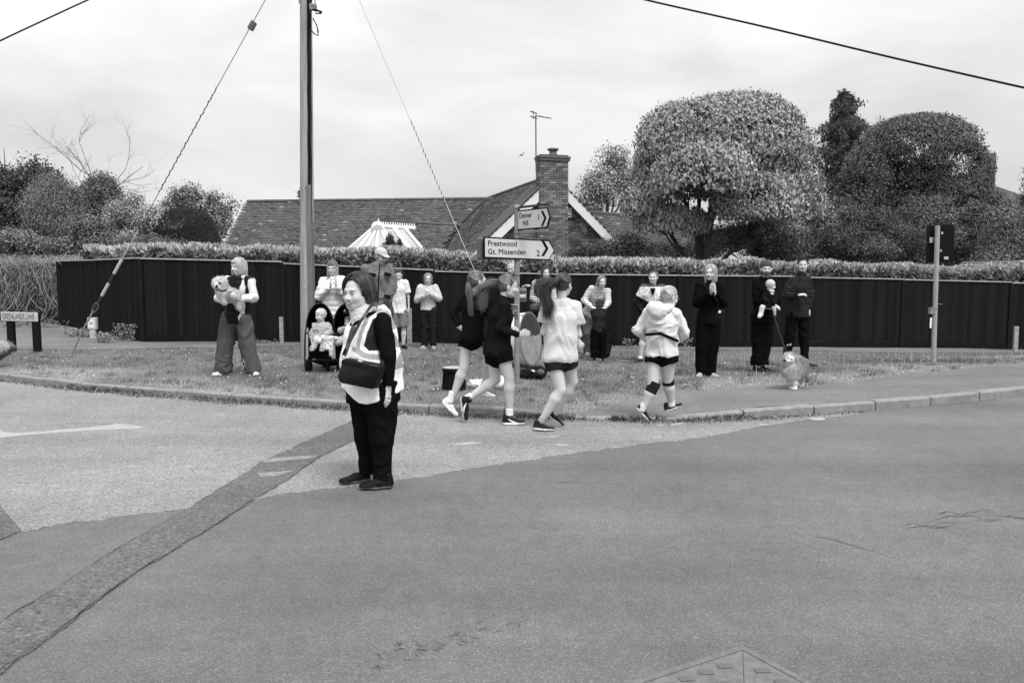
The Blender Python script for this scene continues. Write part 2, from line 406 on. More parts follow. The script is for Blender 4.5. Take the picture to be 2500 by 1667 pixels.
up = [np.array([x, float(yk(x)) - .02, 0]) for x in np.linspace(G(2126, 1003)[0], -16, 60)]
sheet('worn_lane_surface', jag(low, .03, .022, 2) + up[1:], .004, M_old)
tu = [G(*q) for q in [(-60, 1566), (0, 1520), (78, 1473), (177, 1415), (287, 1340), (380, 1290), (469, 1238), (560, 1180), (646, 1126), (755, 1075), (860, 1029), (935, 1006)]]
tl = [G(*q) for q in [(992, 1008), (965, 1018), (875, 1071), (782, 1116), (693, 1178), (630, 1215), (521, 1285), (432, 1340), (360, 1381), (240, 1465), (151, 1533), (0, 1642), (-90, 1700)]]
sheet('trench_patch', jag(tu, .04, .012, 3) + jag(tl, .04, .012, 4), .008, M_tr)
sheet('dark_patch', [G(*q) for q in [(-300, 1233), (0, 1236), (54, 1297), (0, 1318), (-300, 1330)]], .0065, M_tr)
# seams of the trench and a few long cracks: narrow gaps in the surface
M_crack = mat('tar_filled_crack', .045, ns=20, na=.3)
def crack(pts, w, z, seed):
    c = jag(pts, .035, w * 1.6, seed); r = random.Random(seed); A = []; B = []
    for i, p in enumerate(c):
        d = nrm(c[min(i + 1, len(c) - 1)] - c[max(i - 1, 0)]); n_ = np.array([-d[1], d[0], 0]); ww = w * (.15 + 1.1 * abs(vn(np.array([p[0] * 5, p[1] * 5, seed + .5]), 2)))
        if i in (0, len(c) - 1): ww *= .1
        A.append(p + n_ * ww); B.append(p - n_ * ww)
    V = np.array([x for ab in zip(A, B) for x in ab]); V[:, 2] = z; i = np.arange(len(c) - 1) * 2
    return V, np.stack([i, i + 1, i + 3, i + 2], 1), 1.0
cr = [crack(tu, .0045, .0125, 11), crack(tl, .0045, .0125, 12), crack([G(*q) for q in [(1300, 1174), (1500, 1181), (1700, 1196), (1900, 1216), (2180, 1242)]], .003, .0045, 13),
      crack([G(*q) for q in [(1985, 1308), (2035, 1318), (2090, 1335), (2150, 1352), (2210, 1370)]], .006, .0045, 14),
      crack([G(*q) for q in [(51, 1297), (0, 1318), (-80, 1330)]], .006, .0125, 15)]
rr = random.Random(5)
for i in range(26):
    a = rr.random(); px = 2200 + 260 * a; py = 1275 - 30 * a + rr.uniform(-12, 18)
    cr.append(crack([G(px, py), G(px + rr.uniform(12, 45), py + rr.uniform(-9, 6)), G(px + rr.uniform(50, 80), py + rr.uniform(-8, 10))], .0048, .0045, 30 + i))
for i in range(60):
    a = rr.random(); px = 900 + 340 * a + rr.uniform(-20, 30); py = 1612 - 100 * a + rr.uniform(-22, 26)
    cr.append(crack([G(px, py), G(px + rr.uniform(5, 18), py + rr.uniform(-8, 8)), G(px + rr.uniform(20, 34), py + rr.uniform(-8, 8))], .004, .0045, 80 + i))
Vc, Fc, _ = join(cr); o = put('road_cracks', Vc, Fc, M_crack, smooth=False); tag(o, kind='structure')
# painted markings, worn
def paint_mat():
    m = bpy.data.materials.new('worn_road_paint'); m.use_nodes = True; t = m.node_tree; pb = t.nodes['Principled BSDF']; pb.inputs['Roughness'].default_value = .7
    tcn = t.nodes.new('ShaderNodeTexCoord'); n = t.nodes.new('ShaderNodeTexNoise'); n.inputs['Scale'].default_value = 26; n.inputs['Detail'].default_value = 6; n.inputs['Roughness'].default_value = .8
    t.links.new(tcn.outputs['Object'], n.inputs['Vector']); mr = t.nodes.new('ShaderNodeMapRange'); mr.inputs[1].default_value = .38; mr.inputs[2].default_value = .62; mr.inputs[3].default_value = .25; mr.inputs[4].default_value = .36
    t.links.new(n.outputs[0], mr.inputs[0]); t.links.new(mr.outputs[0], pb.inputs['Base Color']); return m
M_paint = paint_mat()
M_faded = M_paint.copy(); M_faded.name = 'faded_road_paint'
for n_ in M_faded.node_tree.nodes:
    if n_.type == 'MAP_RANGE': n_.inputs[1].default_value = .42; n_.inputs[2].default_value = .60; n_.inputs[3].default_value = .15; n_.inputs[4].default_value = .26
marks = [
 [(-60, 1078), (0, 1070), (70, 1062.5), (136, 1057.5), (213, 1052.5), (276, 1050), (332, 1048), (357, 1044), (332, 1039), (283, 1035.5), (255, 1040.5), (191, 1047), (136, 1051.5), (64, 1057), (13, 1057), (0, 1049), (-20, 1046), (-60, 1060)],
 [(160, 1033), (212, 1030), (240, 1034), (275, 1036), (240, 1036.5), (205, 1032.5), (162, 1034.6)],
 [(630, 1128), (655, 1122), (775, 1114), (765, 1120), (650, 1131)], [(625, 1158), (725, 1150), (690, 1161), (640, 1167)],
 [(1100, 1085), (1150, 1080), (1182, 1081), (1160, 1086), (1110, 1088)], [(1310, 1069), (1370, 1064), (1360, 1068), (1312, 1071)], [(1355, 1085), (1385, 1086), (1390, 1089), (1360, 1089)],
 [(1603, 1037), (1625, 1040), (1618, 1041.5), (1600, 1039)], [(1632, 1037), (1665, 1033), (1680, 1035), (1635, 1040)], [(1590, 1069.5), (1615, 1068), (1617, 1071), (1592, 1072)],
 [(1850, 1036), (1872, 1036.5), (1877, 1040), (1858, 1039.5)], [(1965, 1022), (2010, 1021), (2015, 1026), (1985, 1027)],
 [(275, 1197), (305, 1203), (300, 1207), (280, 1204)], [(452, 1138), (470, 1146), (474, 1151), (458, 1144)]]
for i, q in enumerate(marks): sheet('road_marking', jag([G(*a) for a in q] + [G(*q[0])], .05, .012, 3)[:-1], .0125 if i in (2, 3) else .0085, M_faded if i in (1, 2, 3) else M_paint)
# verge with footways on top
M_verge = mat('verge_turf', .18, ns=2.2, na=.22, ns2=40, na2=.3, bump=.03, bs=45, rough=1)
xs = np.concatenate([np.linspace(-34, -15, 14), np.linspace(-14.6, 15, 130), np.linspace(16, 34, 14)])
grid_sheet('verge', xs, lambda x: (yk(x) + .12, 46 + 0 * x), M_verge, lambda x, y: zg(x, np.maximum(y, yk(x) + .13)), 90)
# ---- fence line
A0 = np.array([-7.9, 17.0]); A1 = np.array([12.9, 20.2]); fd = (A1 - A0) / np.linalg.norm(A1 - A0)
def yf(x): return 17.0 + (x + 7.9) * (3.2 / 20.8)
B0 = np.array([-11.6, 20.5])
def footway_edge(x):      # grass edge of the kerbside footway
    pts = np.array([GV(*q) for q in [(1375, 1012), (1430, 1004), (1500, 985), (1600, 965), (1720, 953), (1850, 951), (1980, 945), (2100, 930), (2260, 911), (2400, 896), (2500, 887), (2900, 855)]])
    return np.interp(x, pts[:, 0], pts[:, 1])
x0 = GV(1380, 1012)[0]
fx = np.linspace(x0, 26, 120)
grid_sheet('footway', fx, lambda x: (yk(x) + .125, np.maximum(footway_edge(x), yk(x) + .13) + .05 * vn(np.stack([x * 3, 0 * x, 0 * x], -1), 5)), M_path, lambda x, y: zg(x, y) + .006 - .05 * ((y - yk(x)) < .132), 24)
def back_lo(x): return np.where(x < -5.5, np.interp(x, [-30, -13, -9, -5.5], [17.0, 16.2, 15.4, 15.9]), np.interp(x, [-5.5, -3, 0, 8, 26], [15.9, yf(-3) - .28, yf(0) - .25, yf(8) - 1.2, yf(26) - 1.6])) + .06 * vn(np.stack([x * 2.5, 0 * x, 0 * x], -1), 6)
def back_hi(x): return np.where(x < -7.9, np.interp(x, [-30, -11.6, -7.9], [21.2, 19.6, 16.8]), yf(x) - .1)
bx = np.linspace(-30, 26, 150)
grid_sheet('path', bx, lambda x: (back_lo(x), np.maximum(back_hi(x), back_lo(x) + .02)), M_path, lambda x, y: zg(x, y) + .008, 8)
# ---- kerb, stone by stone
M_kerb = mat('weathered_kerb_concrete', .23, ns=9, na=.22, ns2=60, na2=.2, bump=.012, bs=60)
kerb = root('kerb', 'pale weathered concrete kerb between road and grass verge', None, (0, 10, 0), kind='structure'); del kerb['label']
kx = np.linspace(KW[0, 0], KW[-1, 0], 4000); ky = yk(kx); ks = np.concatenate([[0], np.cumsum(np.hypot(np.diff(kx), np.diff(ky)))])
s_ = 0; i = 0
while s_ < ks[-1] - 1:
    L = .915; a, b = np.interp([s_ + .010, s_ + L - .010], ks, kx); pa = np.array([a, yk(a), 0]); pb_ = np.array([b, yk(b), 0]); d = nrm(pb_ - pa); n_ = np.array([-d[1], d[0], 0])
    ha, hb = float(kh(a)) + rr.uniform(-.005, .005), float(kh(b)) + rr.uniform(-.005, .005); up_ = np.array([0, 0, 1.])
    mb = MB(); Vv = []
    for p, h in ((pa, ha), (pb_, hb)):
        Vv += [p - up_ * .1, p + up_ * (h - .018), p + n_ * .018 + up_ * h, p + n_ * .127 + up_ * h, p + n_ * .127 - up_ * .1]
    mb.add(Vv, [(0, 1, 2, 3, 4), (9, 8, 7, 6, 5)] + [(k, k + 5, (k + 1) % 5 + 5, (k + 1) % 5) for k in range(5)])
    mb.build('kerb_stone', M_kerb, kerb); s_ += L; i += 1
# ================================================================ grass, litter and weeds (uncountable)
def blades(n, xy, hmin, hmax, wid, shade, lean=.6, z=None):
    x, y = xy; n = len(x); zb = zg(x, y) if z is None else z
    a = rng.uniform(0, 2 * np.pi, n); h = rng.uniform(hmin, hmax, n); w = wid * rng.uniform(.6, 1.3, n); l = h * lean * rng.uniform(.2, 1.3, n); b = rng.uniform(0, 2 * np.pi, n)
    B = np.stack([x, y, zb - .005], -1); u = np.stack([np.cos(a), np.sin(a), 0 * a], -1) * w[:, None]; q = np.stack([np.cos(b) * l, np.sin(b) * l, h], -1)
    mid = B + q * np.array([.35, .35, .62])
    V = np.stack([B - u, B + u, mid + u * .7, mid - u * .7, B + q], 1).reshape(-1, 3); k = np.arange(n) * 5
    Fa = np.concatenate([np.stack([k, k + 1, k + 2], 1), np.stack([k, k + 2, k + 3], 1), np.stack([k + 3, k + 2, k + 4], 1)])
    return V, Fa, np.repeat(shade, 5)
def in_verge(x, y):
    d = y - yk(x); ok = (d > .14) & (y < back_lo(x) + rng.uniform(-.05, .05, len(x)))
    ok &= ~((x > x0) & (y < np.maximum(footway_edge(x), yk(x) + .13) - .04 * rng.random(len(x))))
    return ok & (np.abs(x / y) < .70)
M_grass = mat('grass_blades', .34, attr=True, rough=.7, spec=.25)
N_ = 480000
yy = rng.uniform(8.8, 19.5, N_); xx = rng.uniform(-.7, .7, N_) * yy
keep = in_verge(xx, yy) & (rng.random(N_) < np.clip(1.45 - (yy - 9) * .06, .45, 1)); xx, yy = xx[keep], yy[keep]
pn = fbm(np.stack([xx * .9, yy * .9, 0 * xx], -1), 9); de = yy - yk(xx)
edge = np.where(xx > x0, yy - footway_edge(xx), de)
straw = np.clip(1.15 - edge * .8 + pn * 1.3, 0, 1) * (rng.random(len(xx)) < .75)        # dry straw near the edges
sh = .62 + .40 * pn - .16 * np.clip((yy - 12) / 5, 0, 1) + rng.normal(0, .16, len(xx)) + .75 * straw
Vg, Fg, Cg = blades(0, (xx, yy), .014, .036, .0024, np.clip(sh, .2, 1.7))
m_ = rng.random(len(xx)) < .05; V2, F2, C2 = blades(0, (xx[m_], yy[m_]), .04, .085, .0026, np.clip(sh[m_] * 1.1, .2, 1.6), .5)
ts = rng.uniform(9.5, 16.5, 900); tx = rng.uniform(-.62, .66, 900) * ts; kk = in_verge(tx, ts); tx, ts = tx[kk][:420], ts[kk][:420]; i_ = rng.integers(0, len(tx), 16000)
ax3, ay3 = tx[i_] + rng.normal(0, .05, 16000), ts[i_] + rng.normal(0, .05, 16000); kk = in_verge(ax3, ay3); V4, F4, C4 = blades(0, (ax3[kk], ay3[kk]), .03, .085, .003, np.clip(rng.normal(.38, .14, kk.sum()), .1, 1), .7)
sx3 = rng.uniform(3, 12, 260); sy3 = rng.uniform(11, 17.5, 260); kk = in_verge(sx3, sy3); V5, F5, C5 = blades(0, (sx3[kk], sy3[kk]), .12, .26, .004, np.full(kk.sum(), 1.3), .25)
Vg, Fg, Cg = join([(Vg, Fg, Cg), (V2, F2, C2), (V4, F4, C4), (V5, F5, C5)])
o = put('grass', Vg, Fg, M_grass, smooth=False, col=Cg); tag(o, 'short mown grass with dry straw patches on the verge', 'grass', kind='stuff')
# daisies and clocks
n = 260; y_ = rng.uniform(10, 17, n); x_ = rng.uniform(-.62, .62, n) * y_; k_ = in_verge(x_, y_); x_, y_ = x_[k_], y_[k_]
mb = MB()
for a, b in zip(x_, y_):
    z = float(zg(np.array(a), np.array(b))) + rng.uniform(.035, .07); mb.lathe((a, b, z), [(.004, -.003), (.013, 0), (.004, .005)], 6)
mb.build('daisies', mat('daisy_white', .75), kind='stuff')
tag(bpy.data.objects['daisies'], 'tiny white daisies dotted over the verge grass', 'flowers')
# gutter litter, moss and weeds along the kerb foot
n = 26000; x_ = rng.uniform(-9.5, 4.2, n); dd = np.abs(rng.normal(0, .085, n)); dens = np.clip(.55 + .8 * fbm(np.stack([x_ * 1.6, 0 * x_, 0 * x_], -1), 21), .06, 1) * np.interp(x_, [-9.5, -3, .5, 3.2, 4.2], [1, 1, .7, .45, .1])
kp = rng.random(n) < dens; x_, dd = x_[kp], dd[kp]; yb = yk(x_) - .005 - dd
Vl, Fl, Cl = blades(0, (x_, yb), .004, .04, .0045, np.clip(.55 + rng.normal(0, .35, len(x_)), .1, 1.8), 1.6, z=0 * x_ + .008)
m = 150; wx = rng.uniform(-9.3, 2.6, m); wx = wx[rng.random(m) < np.clip(.35 + .9 * fbm(np.stack([wx * .9, 0 * wx, 0 * wx], -1), 61), .1, 1)]; m = len(wx)
i_ = rng.integers(0, m, m * 55); sz_ = rng.uniform(.4, 1.3, m)[i_]; lx = wx[i_] + rng.normal(0, .10, len(i_)) * sz_; ly = yk(lx) + .02 - np.abs(rng.normal(0, .06, len(i_))) * sz_
Vw, Fw, Cw = blades(0, (lx, ly), .015, .085, .007, np.clip(rng.normal(.38, .22, len(lx)), .08, 1.4), 1.1, z=0 * lx + .01); Vl, Fl, Cl = join([(Vl, Fl, Cl), (Vw, Fw, Cw)])
o = put('gutter_litter', Vl, Fl, M_grass, smooth=False, col=Cl); tag(o, 'dead leaves, moss and weeds in the gutter at the kerb foot', 'litter', kind='stuff')
# ================================================================ fences
M_board = [mat('stained_fence_board_%s' % n_, v, ns=3, na=.25, ns2=45, na2=.15, stretch=(6, 6, .5), bump=.006, bs=30, rough=.8, spec=.10) for n_, v in (('dark', .0075), ('mid', .010), ('light', .0125))]
M_cap = mat('weathered_fence_capping', .30, ns=14, na=.3, bump=.004, bs=60)
def zgs(x, y): return float(zg(np.array(float(x)), np.array(float(y))))
def fence(name_label, a, b, bays, top_fn, bw, flip=1):
    a = np.array(a); b = np.array(b); L = np.linalg.norm(b - a); d = (b - a) / L; n_ = np.array([d[1], -d[0]])
    if n_[1] > 0: n_ = -n_
    rt = root('timber_fence', name_label, 'fence', (*((a + b) / 2), 0))
    X = np.array([d[0], d[1], 0.]); nn = np.array([n_[0], n_[1], 0.])
    for i in range(len(bays) - 1):
        s0, s1 = bays[i], bays[i + 1]; pm = a + d * (s0 + s1) / 2
        t0, t1 = top_fn(i, 0), top_fn(i, 1)
        s = s0 + .07
        while s < s1 - .08:
            w = min(bw, s1 - .01 - s); p = a + d * (s + w / 2); f = (s + w / 2 - s0) / (s1 - s0); top = t0 + (t1 - t0) * f
            bot = zgs(*p) + .13 + random.uniform(0, .015); h = top - bot
            c = np.array([p[0], p[1], bot + h / 2]) + nn * random.uniform(0, .006)
            th = R(7) * flip; Xr = X * math.cos(th) + nn * math.sin(th)
            piece('board', unit_box(random.choice(M_board), .06), c, (w * 1.12, .016, h), Xr, (d[0] * random.uniform(-.004, .004), d[1] * random.uniform(-.004, .004), 1), rt)
            s += bw
        MB().box((*(pm + n_ * .012), (zgs(*pm) + .055)), (s1 - s0 - .02, .03, .17), (X[0], X[1], (zgs(*(a + d * s1)) - zgs(*(a + d * s0))) / (s1 - s0))).build('gravel_board', M_board[0], rt)
        pc = a + d * (s0 + s1) / 2
        MB().box((*(pc + n_ * .004), (t0 + t1) / 2 + .014), (s1 - s0 - .03, .075, .03), (X[0], X[1], (t1 - t0) / (s1 - s0))).build('capping_rail', M_cap, rt, bevel=.004)
        p0 = a + d * s0
        MB().box((*(p0 + n_ * .01), (zgs(*p0) + t0) / 2), (.1, .1, t0 - zgs(*p0) + .0)).build('post', M_board[1], rt, bevel=.005)
    return rt
def top_of(px, py, x, y): return CAMH + (665 - py) / F * y
mx = [-7.9, -5.0, -1.75, 1.1, 3.95, 6.75, 9.65, 12.6, 15.5, 18.4]
tops = [(633, 641), (645, 661), (664, 671), (671, 674), (674, 676), (678, 683), (684, 690), (692, 694), (694, 697)]
def xs2s(x): return (x - A0[0]) / fd[0]
def mtop(i, e):
    x = mx[i + e]; return CAMH + (665 - tops[i][e]) / F * yf(x)
fence('long black stained close-board fence with pale capping behind the spectators', A0, A0 + fd * xs2s(18.4), [xs2s(x) for x in mx], mtop, .108)
sd = nrm(A0 - B0); Ls = np.linalg.norm(A0 - B0)
B00 = B0
def stop(i, e): return [CAMH + (665 - 639) / F * 20.5, CAMH + (665 - 636.5) / F * 18.8, CAMH + (665 - 632) / F * 17.0][i + e]
fence('short dark ribbed fence return at the left corner beside the twiggy hedge', B00, A0 - sd * .06, [0, Ls / 2, Ls - .06], stop, .085, 1)
# ================================================================ foliage
def leafcloud(C, Nrm, size, asp, shade, droop=0., spread=.8, fold=.25):
    """one bent leaf of two quads-worth (four triangles) at each point, oriented about Nrm"""
    n = len(C); t = rng.normal(0, 1, (n, 3)); N_ = Nrm + rng.normal(0, spread, (n, 3)); N_ /= np.linalg.norm(N_, axis=1)[:, None] + 1e-9
    L = np.cross(N_, t); L[:, 2] -= droop; L /= np.linalg.norm(L, axis=1)[:, None] + 1e-9; W = np.cross(N_, L); W /= np.linalg.norm(W, axis=1)[:, None] + 1e-9
    N2 = np.cross(L, W); s = (size * rng.uniform(.65, 1.3, n))[:, None]
    a = C; b = C + L * s; m = C + L * s * .5; w = W * s * asp
    V = np.stack([a, m + w - N2 * s * fold * .4, b - N2 * s * fold, m - w - N2 * s * fold * .4], 1).reshape(-1, 3)
    k = np.arange(n) * 4; Fa = np.concatenate([np.stack([k, k + 1, k + 2], 1), np.stack([k, k + 2, k + 3], 1)])
    return V, Fa, np.repeat(shade, 4)
def blobpts(cs, rs, n, shell=.35, low=-1.0):
    """points near the surface of many ellipsoids"""
    cs = np.array(cs); rs = np.array(rs); w = (rs[:, 0] * rs[:, 2]); i = rng.choice(len(cs), n, p=w / w.sum())
    d = rng.normal(0, 1, (n, 3)); d /= np.linalg.norm(d, axis=1)[:, None]; d[:, 2] = np.where(d[:, 2] < low, -d[:, 2], d[:, 2])
    r = 1 - shell * rng.random(n) ** 1.5
    return cs[i] + d * rs[i] * r[:, None], d
def trunk_mesh(name, m, base, top, r0, r1, parent, limbs=(), kink=.12):
    mb = MB(); base = np.array(base, float); top = np.array(top, float)
    pts = [base + (top - base) * t + np.array([vn(np.array([t * 3, 1, base[0]])), vn(np.array([t * 3, 9, base[0]])), 0]) * kink * (t > 0) for t in np.linspace(0, 1, 7)]
    mb.tube(pts, [r0 * (1.35 if t == 0 else 1) + (r1 - r0) * t for t in np.linspace(0, 1, 7)], 9)
    for f, e, r in limbs:
        s = pts[int(f * 6)]; e = np.array(e, float); q = [s + (e - s) * t + np.array([0, 0, .25 * math.sin(t * 3)]) * np.linalg.norm(e - s) * .25 + rng.normal(0, .04, 3) * (0 < t < 1) for t in np.linspace(0, 1, 6)]
        mb.tube(q, [r * (1 - .75 * t) for t in np.linspace(0, 1, 6)], 7)
        for _ in range(4):
            k = rng.integers(2, 5); e2 = q[k] + (e - s) * rng.uniform(.2, .4) + rng.normal(0, .35, 3) * np.linalg.norm(e - s) * .35
            mb.tube([q[k], (q[k] + e2) / 2 + rng.normal(0, .05, 3), e2], [r * .35, r * .22, r * .08], 5)
    return mb.build(name, m, parent, smooth=True)
M_bark = mat('dark_rough_bark', .07, ns=8, na=.3, stretch=(4, 4, 1), bump=.03, bs=25)
M_twig = mat('pale_bare_twig', .24, ns=8, na=.3)
def lm(name, v, rough=.7, spec=.15): return mat(name, v, rough=rough, attr=True, spec=spec)
def tree(name, label, cat, px, Y, blobs, n, leaf, m, shade=(.9, .25), asp=.3, droop=.2, trunk=None, limbs=3, shell=.45, low=-1., clump=0, up=.3, group=None, gap=0.0, ns=1.2, spread=.8, fuzz=.55):
    """blobs in pixels: (px, py, rx, ry[, dY])  -> ellipsoids at distance Y"""
    n = int(n * 1.9); leaf *= .72; clump = int(clump * .75); s = F / Y; cs, rs = [], []
    for b in blobs:
        c = P(b[0], b[1], Y + (b[4] if len(b) > 4 else 0)); rx, rz = b[2] / s, b[3] / s; cs.append(c); rs.append((rx, rx * .9, rz))
    base = np.array([P(px, 660, Y)[0], Y, zgs(P(px, 660, Y)[0], min(Y, 40)) - .1]); rt = root(name, label, cat, base, group)
    if clump:
        cr_ = leaf * 5.0; rs = [(max(a * .35, a - cr_ * .75), max(b_ * .35, b_ - cr_ * .75), max(c_ * .35, c_ - cr_ * .75)) for a, b_, c_ in rs]; C, D = blobpts(cs, rs, clump, shell * .8, low)
        i = rng.integers(0, clump, n); dd = rng.normal(0, 1, (n, 3)); dd /= np.linalg.norm(dd, axis=1)[:, None]
        C2 = C[i] + dd * cr_ * rng.uniform(.3, 1, n)[:, None] * rng.uniform(.6, 1.4, clump)[i][:, None]; D2 = D[i] * .4 + dd * .8; D2[:, 2] += up; bright = rng.normal(0, shade[1] * .9, clump)[i]
    else:
        C2, D2 = blobpts(cs, rs, n, shell, low); D2 = D2.copy(); D2[:, 2] += up; bright = 0
    C2 = C2 + rng.normal(0, fuzz * leaf, C2.shape); nz = fbm(C2 * ns / (leaf * 9), 17)
    if gap: k = nz > -gap; k |= rng.random(len(k)) < .12; C2, D2, nz = C2[k], D2[k], nz[k]; bright = bright[k] if not np.isscalar(bright) else 0
    sh = np.clip(shade[0] + shade[1] * nz + bright + rng.normal(0, shade[1] * .28, len(C2)), .15, 2)
    V, Fa, Cc = leafcloud(C2, D2, np.full(len(C2), leaf), asp, sh, droop, spread)
    put('crown', V, Fa, m, rt, smooth=False, col=Cc, kind='stuff')
    if trunk:
        top = np.mean(cs, 0); lb = [(rng.uniform(.4, .9), cs[rng.integers(len(cs))] + rng.normal(0, .3, 3) * np.array(rs[0]) * .6 - np.array([0, 0, .5]) * rs[0][2], trunk * .5) for _ in range(limbs)]
        trunk_mesh('trunk', M_bark, base, top, trunk, trunk * .35, rt, lb)
    return rt
# ---- laurel hedge behind the fence: dark old leaves below, pale upright new shoots on top
def hedge():
    n = 15000; x = rng.uniform(-10.6, 18.5, n); y0 = np.where(x < -7.9, np.interp(x, [-11.6, -7.9], [20.5, 17.0]), yf(x))
    ft = np.interp(x, [-11, -7.9, -1, 4, 10, 18], [2.0, 1.93, 1.66, 1.58, 1.5, 1.38]); hy = y0 + .25
    tpy = np.interp(x / (y0 + .6) * F + CX, [-200, 160, 400, 900, 1400, 1800, 2300, 2700], [612, 604, 600, 606, 628, 636, 648, 652])
    top = CAMH + (665 - tpy) / F * (y0 + .6) - .05 + .05 * vn(np.stack([x * 1.4, 0 * x, 0 * x], -1), 31) + .05 * vn(np.stack([x * 5, 0 * x, 0 * x], -1), 32)
    rt = root('laurel_hedge', 'clipped laurel hedge with pale new shoots rising above the black fence', 'hedge', (2, 19.5, 0))
    # old leaves: front face and body
    k = rng.random(n) < .9; X = x[k]; f = rng.random(k.sum()); Yc = hy[k] + rng.uniform(-.05, .3, k.sum()) * (1 - f); Zc = (ft[k] - .15) + (top[k] - ft[k] + .05) * f
    V1 = leafcloud(np.stack([X, Yc, Zc], -1), np.tile([0, -1., .3], (len(X), 1)), np.full(len(X), .12), .27, np.clip(rng.normal(.22, .08, len(X)), .06, .6), .5, .7)
    # back and inner mass
    X = x; Yc = hy + rng.uniform(.1, 1.2, n); Zc = top - rng.uniform(.06, .5, n)
    V2 = leafcloud(np.stack([X, Yc, Zc], -1), np.tile([0, 0, 1.], (n, 1)), np.full(n, .12), .27, np.clip(rng.normal(.22, .1, n), .04, .6), .2, .7)
    # new shoots: rosettes of upright leaves
    m = 7600; i = rng.integers(0, n, m); sx = x[i] + rng.normal(0, .02, m); t = rng.random(m); sy = hy[i] + .02 + .95 * t ** 1.3; sz = top[i] - .07 - .16 * (rng.random(m) ** 2) * (t < .25)
    k = 5; S = np.repeat(np.stack([sx, sy, sz], -1), k, 0); L = np.full(len(S), .125)
    d = rng.normal(0, .42, (len(S), 3)); d[:, 2] = 1; d /= np.linalg.norm(d, axis=1)[:, None]; tt = rng.normal(0, 1, d.shape); W = np.cross(d, tt); W /= np.linalg.norm(W, axis=1)[:, None]; N2 = np.cross(d, W)
    s = (L * rng.uniform(.6, 1.25, len(S)))[:, None]; S = S + d * .02 + rng.normal(0, .012, S.shape)
    V = np.stack([S, S + d * s * .55 + W * s * .19 + N2 * s * .05, S + d * s + N2 * s * .1, S + d * s * .55 - W * s * .19 + N2 * s * .05], 1).reshape(-1, 3); q = np.arange(len(S)) * 4
    sh = np.clip(rng.normal(1.0, .16, len(S)) + .18 * fbm(S * 1.7, 77), .35, 1.6)
    V3_ = (V, np.concatenate([np.stack([q, q + 1, q + 2], 1), np.stack([q, q + 2, q + 3], 1)]), np.repeat(sh, 4))
    Vv, Ff, Cc = join([V1, V2, V3_]); put('foliage', Vv, Ff, lm('laurel_leaf', .42, .6, .2), rt, smooth=False, col=Cc, kind='stuff')
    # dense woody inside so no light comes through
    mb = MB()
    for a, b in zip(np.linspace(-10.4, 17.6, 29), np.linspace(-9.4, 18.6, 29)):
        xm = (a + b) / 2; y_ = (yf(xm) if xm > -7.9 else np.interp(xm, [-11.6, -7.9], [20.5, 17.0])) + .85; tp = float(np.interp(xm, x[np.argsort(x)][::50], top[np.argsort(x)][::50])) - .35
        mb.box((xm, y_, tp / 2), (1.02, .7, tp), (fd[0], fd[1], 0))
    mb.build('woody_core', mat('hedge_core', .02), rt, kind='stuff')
hedge()
# ---- twiggy hedge left of the fence
def twig_hedge():
    rt = root('twiggy_hedge', 'scraggy hedge of bare stems and small leaves left of the fence', 'hedge', (-13.5, 21, .3)); n = 2600
    x = rng.uniform(-17.5, -10.9, n); y = np.interp(x, [-18, -11.4], [21.6, 20.6]) + rng.uniform(0, .9, n); z0 = .25 + 1.7 * rng.random(n) ** .7; tp = 2.02
    lean = rng.normal(.25, .35, n); L = rng.uniform(.4, 1.1, n); Z1 = np.minimum(z0 + L, tp + rng.uniform(-.05, .12, n))
    t = np.linspace(0, 1, 5)[None, :, None]; A = np.stack([x, y, z0], -1)[:, None]; B = np.stack([x + lean * L, y - rng.uniform(0, .25, n), Z1], -1)[:, None]
    Pt = A + (B - A) * t + np.sin(t * 3.1) * rng.normal(0, .08, (n, 1, 3))
    S = strands(Pt, np.linspace(.008, .003, 5)[None], rng.uniform(.4, 1.3, n)); S3 = (S[0], np.concatenate([S[1][:, [0, 1, 2]], S[1][:, [0, 2, 3]]]), S[2])
    V, Fa, C = S3; put('stems', V, Fa, mat('hedge_twig', .36, attr=True), rt, smooth=False, col=C, kind='stuff')
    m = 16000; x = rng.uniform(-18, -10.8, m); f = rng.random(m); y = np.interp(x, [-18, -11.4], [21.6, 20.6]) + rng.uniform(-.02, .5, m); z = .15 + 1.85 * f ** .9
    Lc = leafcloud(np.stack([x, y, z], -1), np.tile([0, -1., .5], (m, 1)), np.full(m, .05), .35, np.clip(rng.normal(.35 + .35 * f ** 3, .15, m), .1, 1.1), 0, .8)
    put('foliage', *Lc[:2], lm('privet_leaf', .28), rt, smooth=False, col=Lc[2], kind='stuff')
    mb = MB(); mb.box((-14.4, 21.75, .95), (7.4, .7, 1.9), (6.6, -1, 0)); mb.build('woody_core', MATS['hedge_core'], rt, kind='stuff')
twig_hedge()
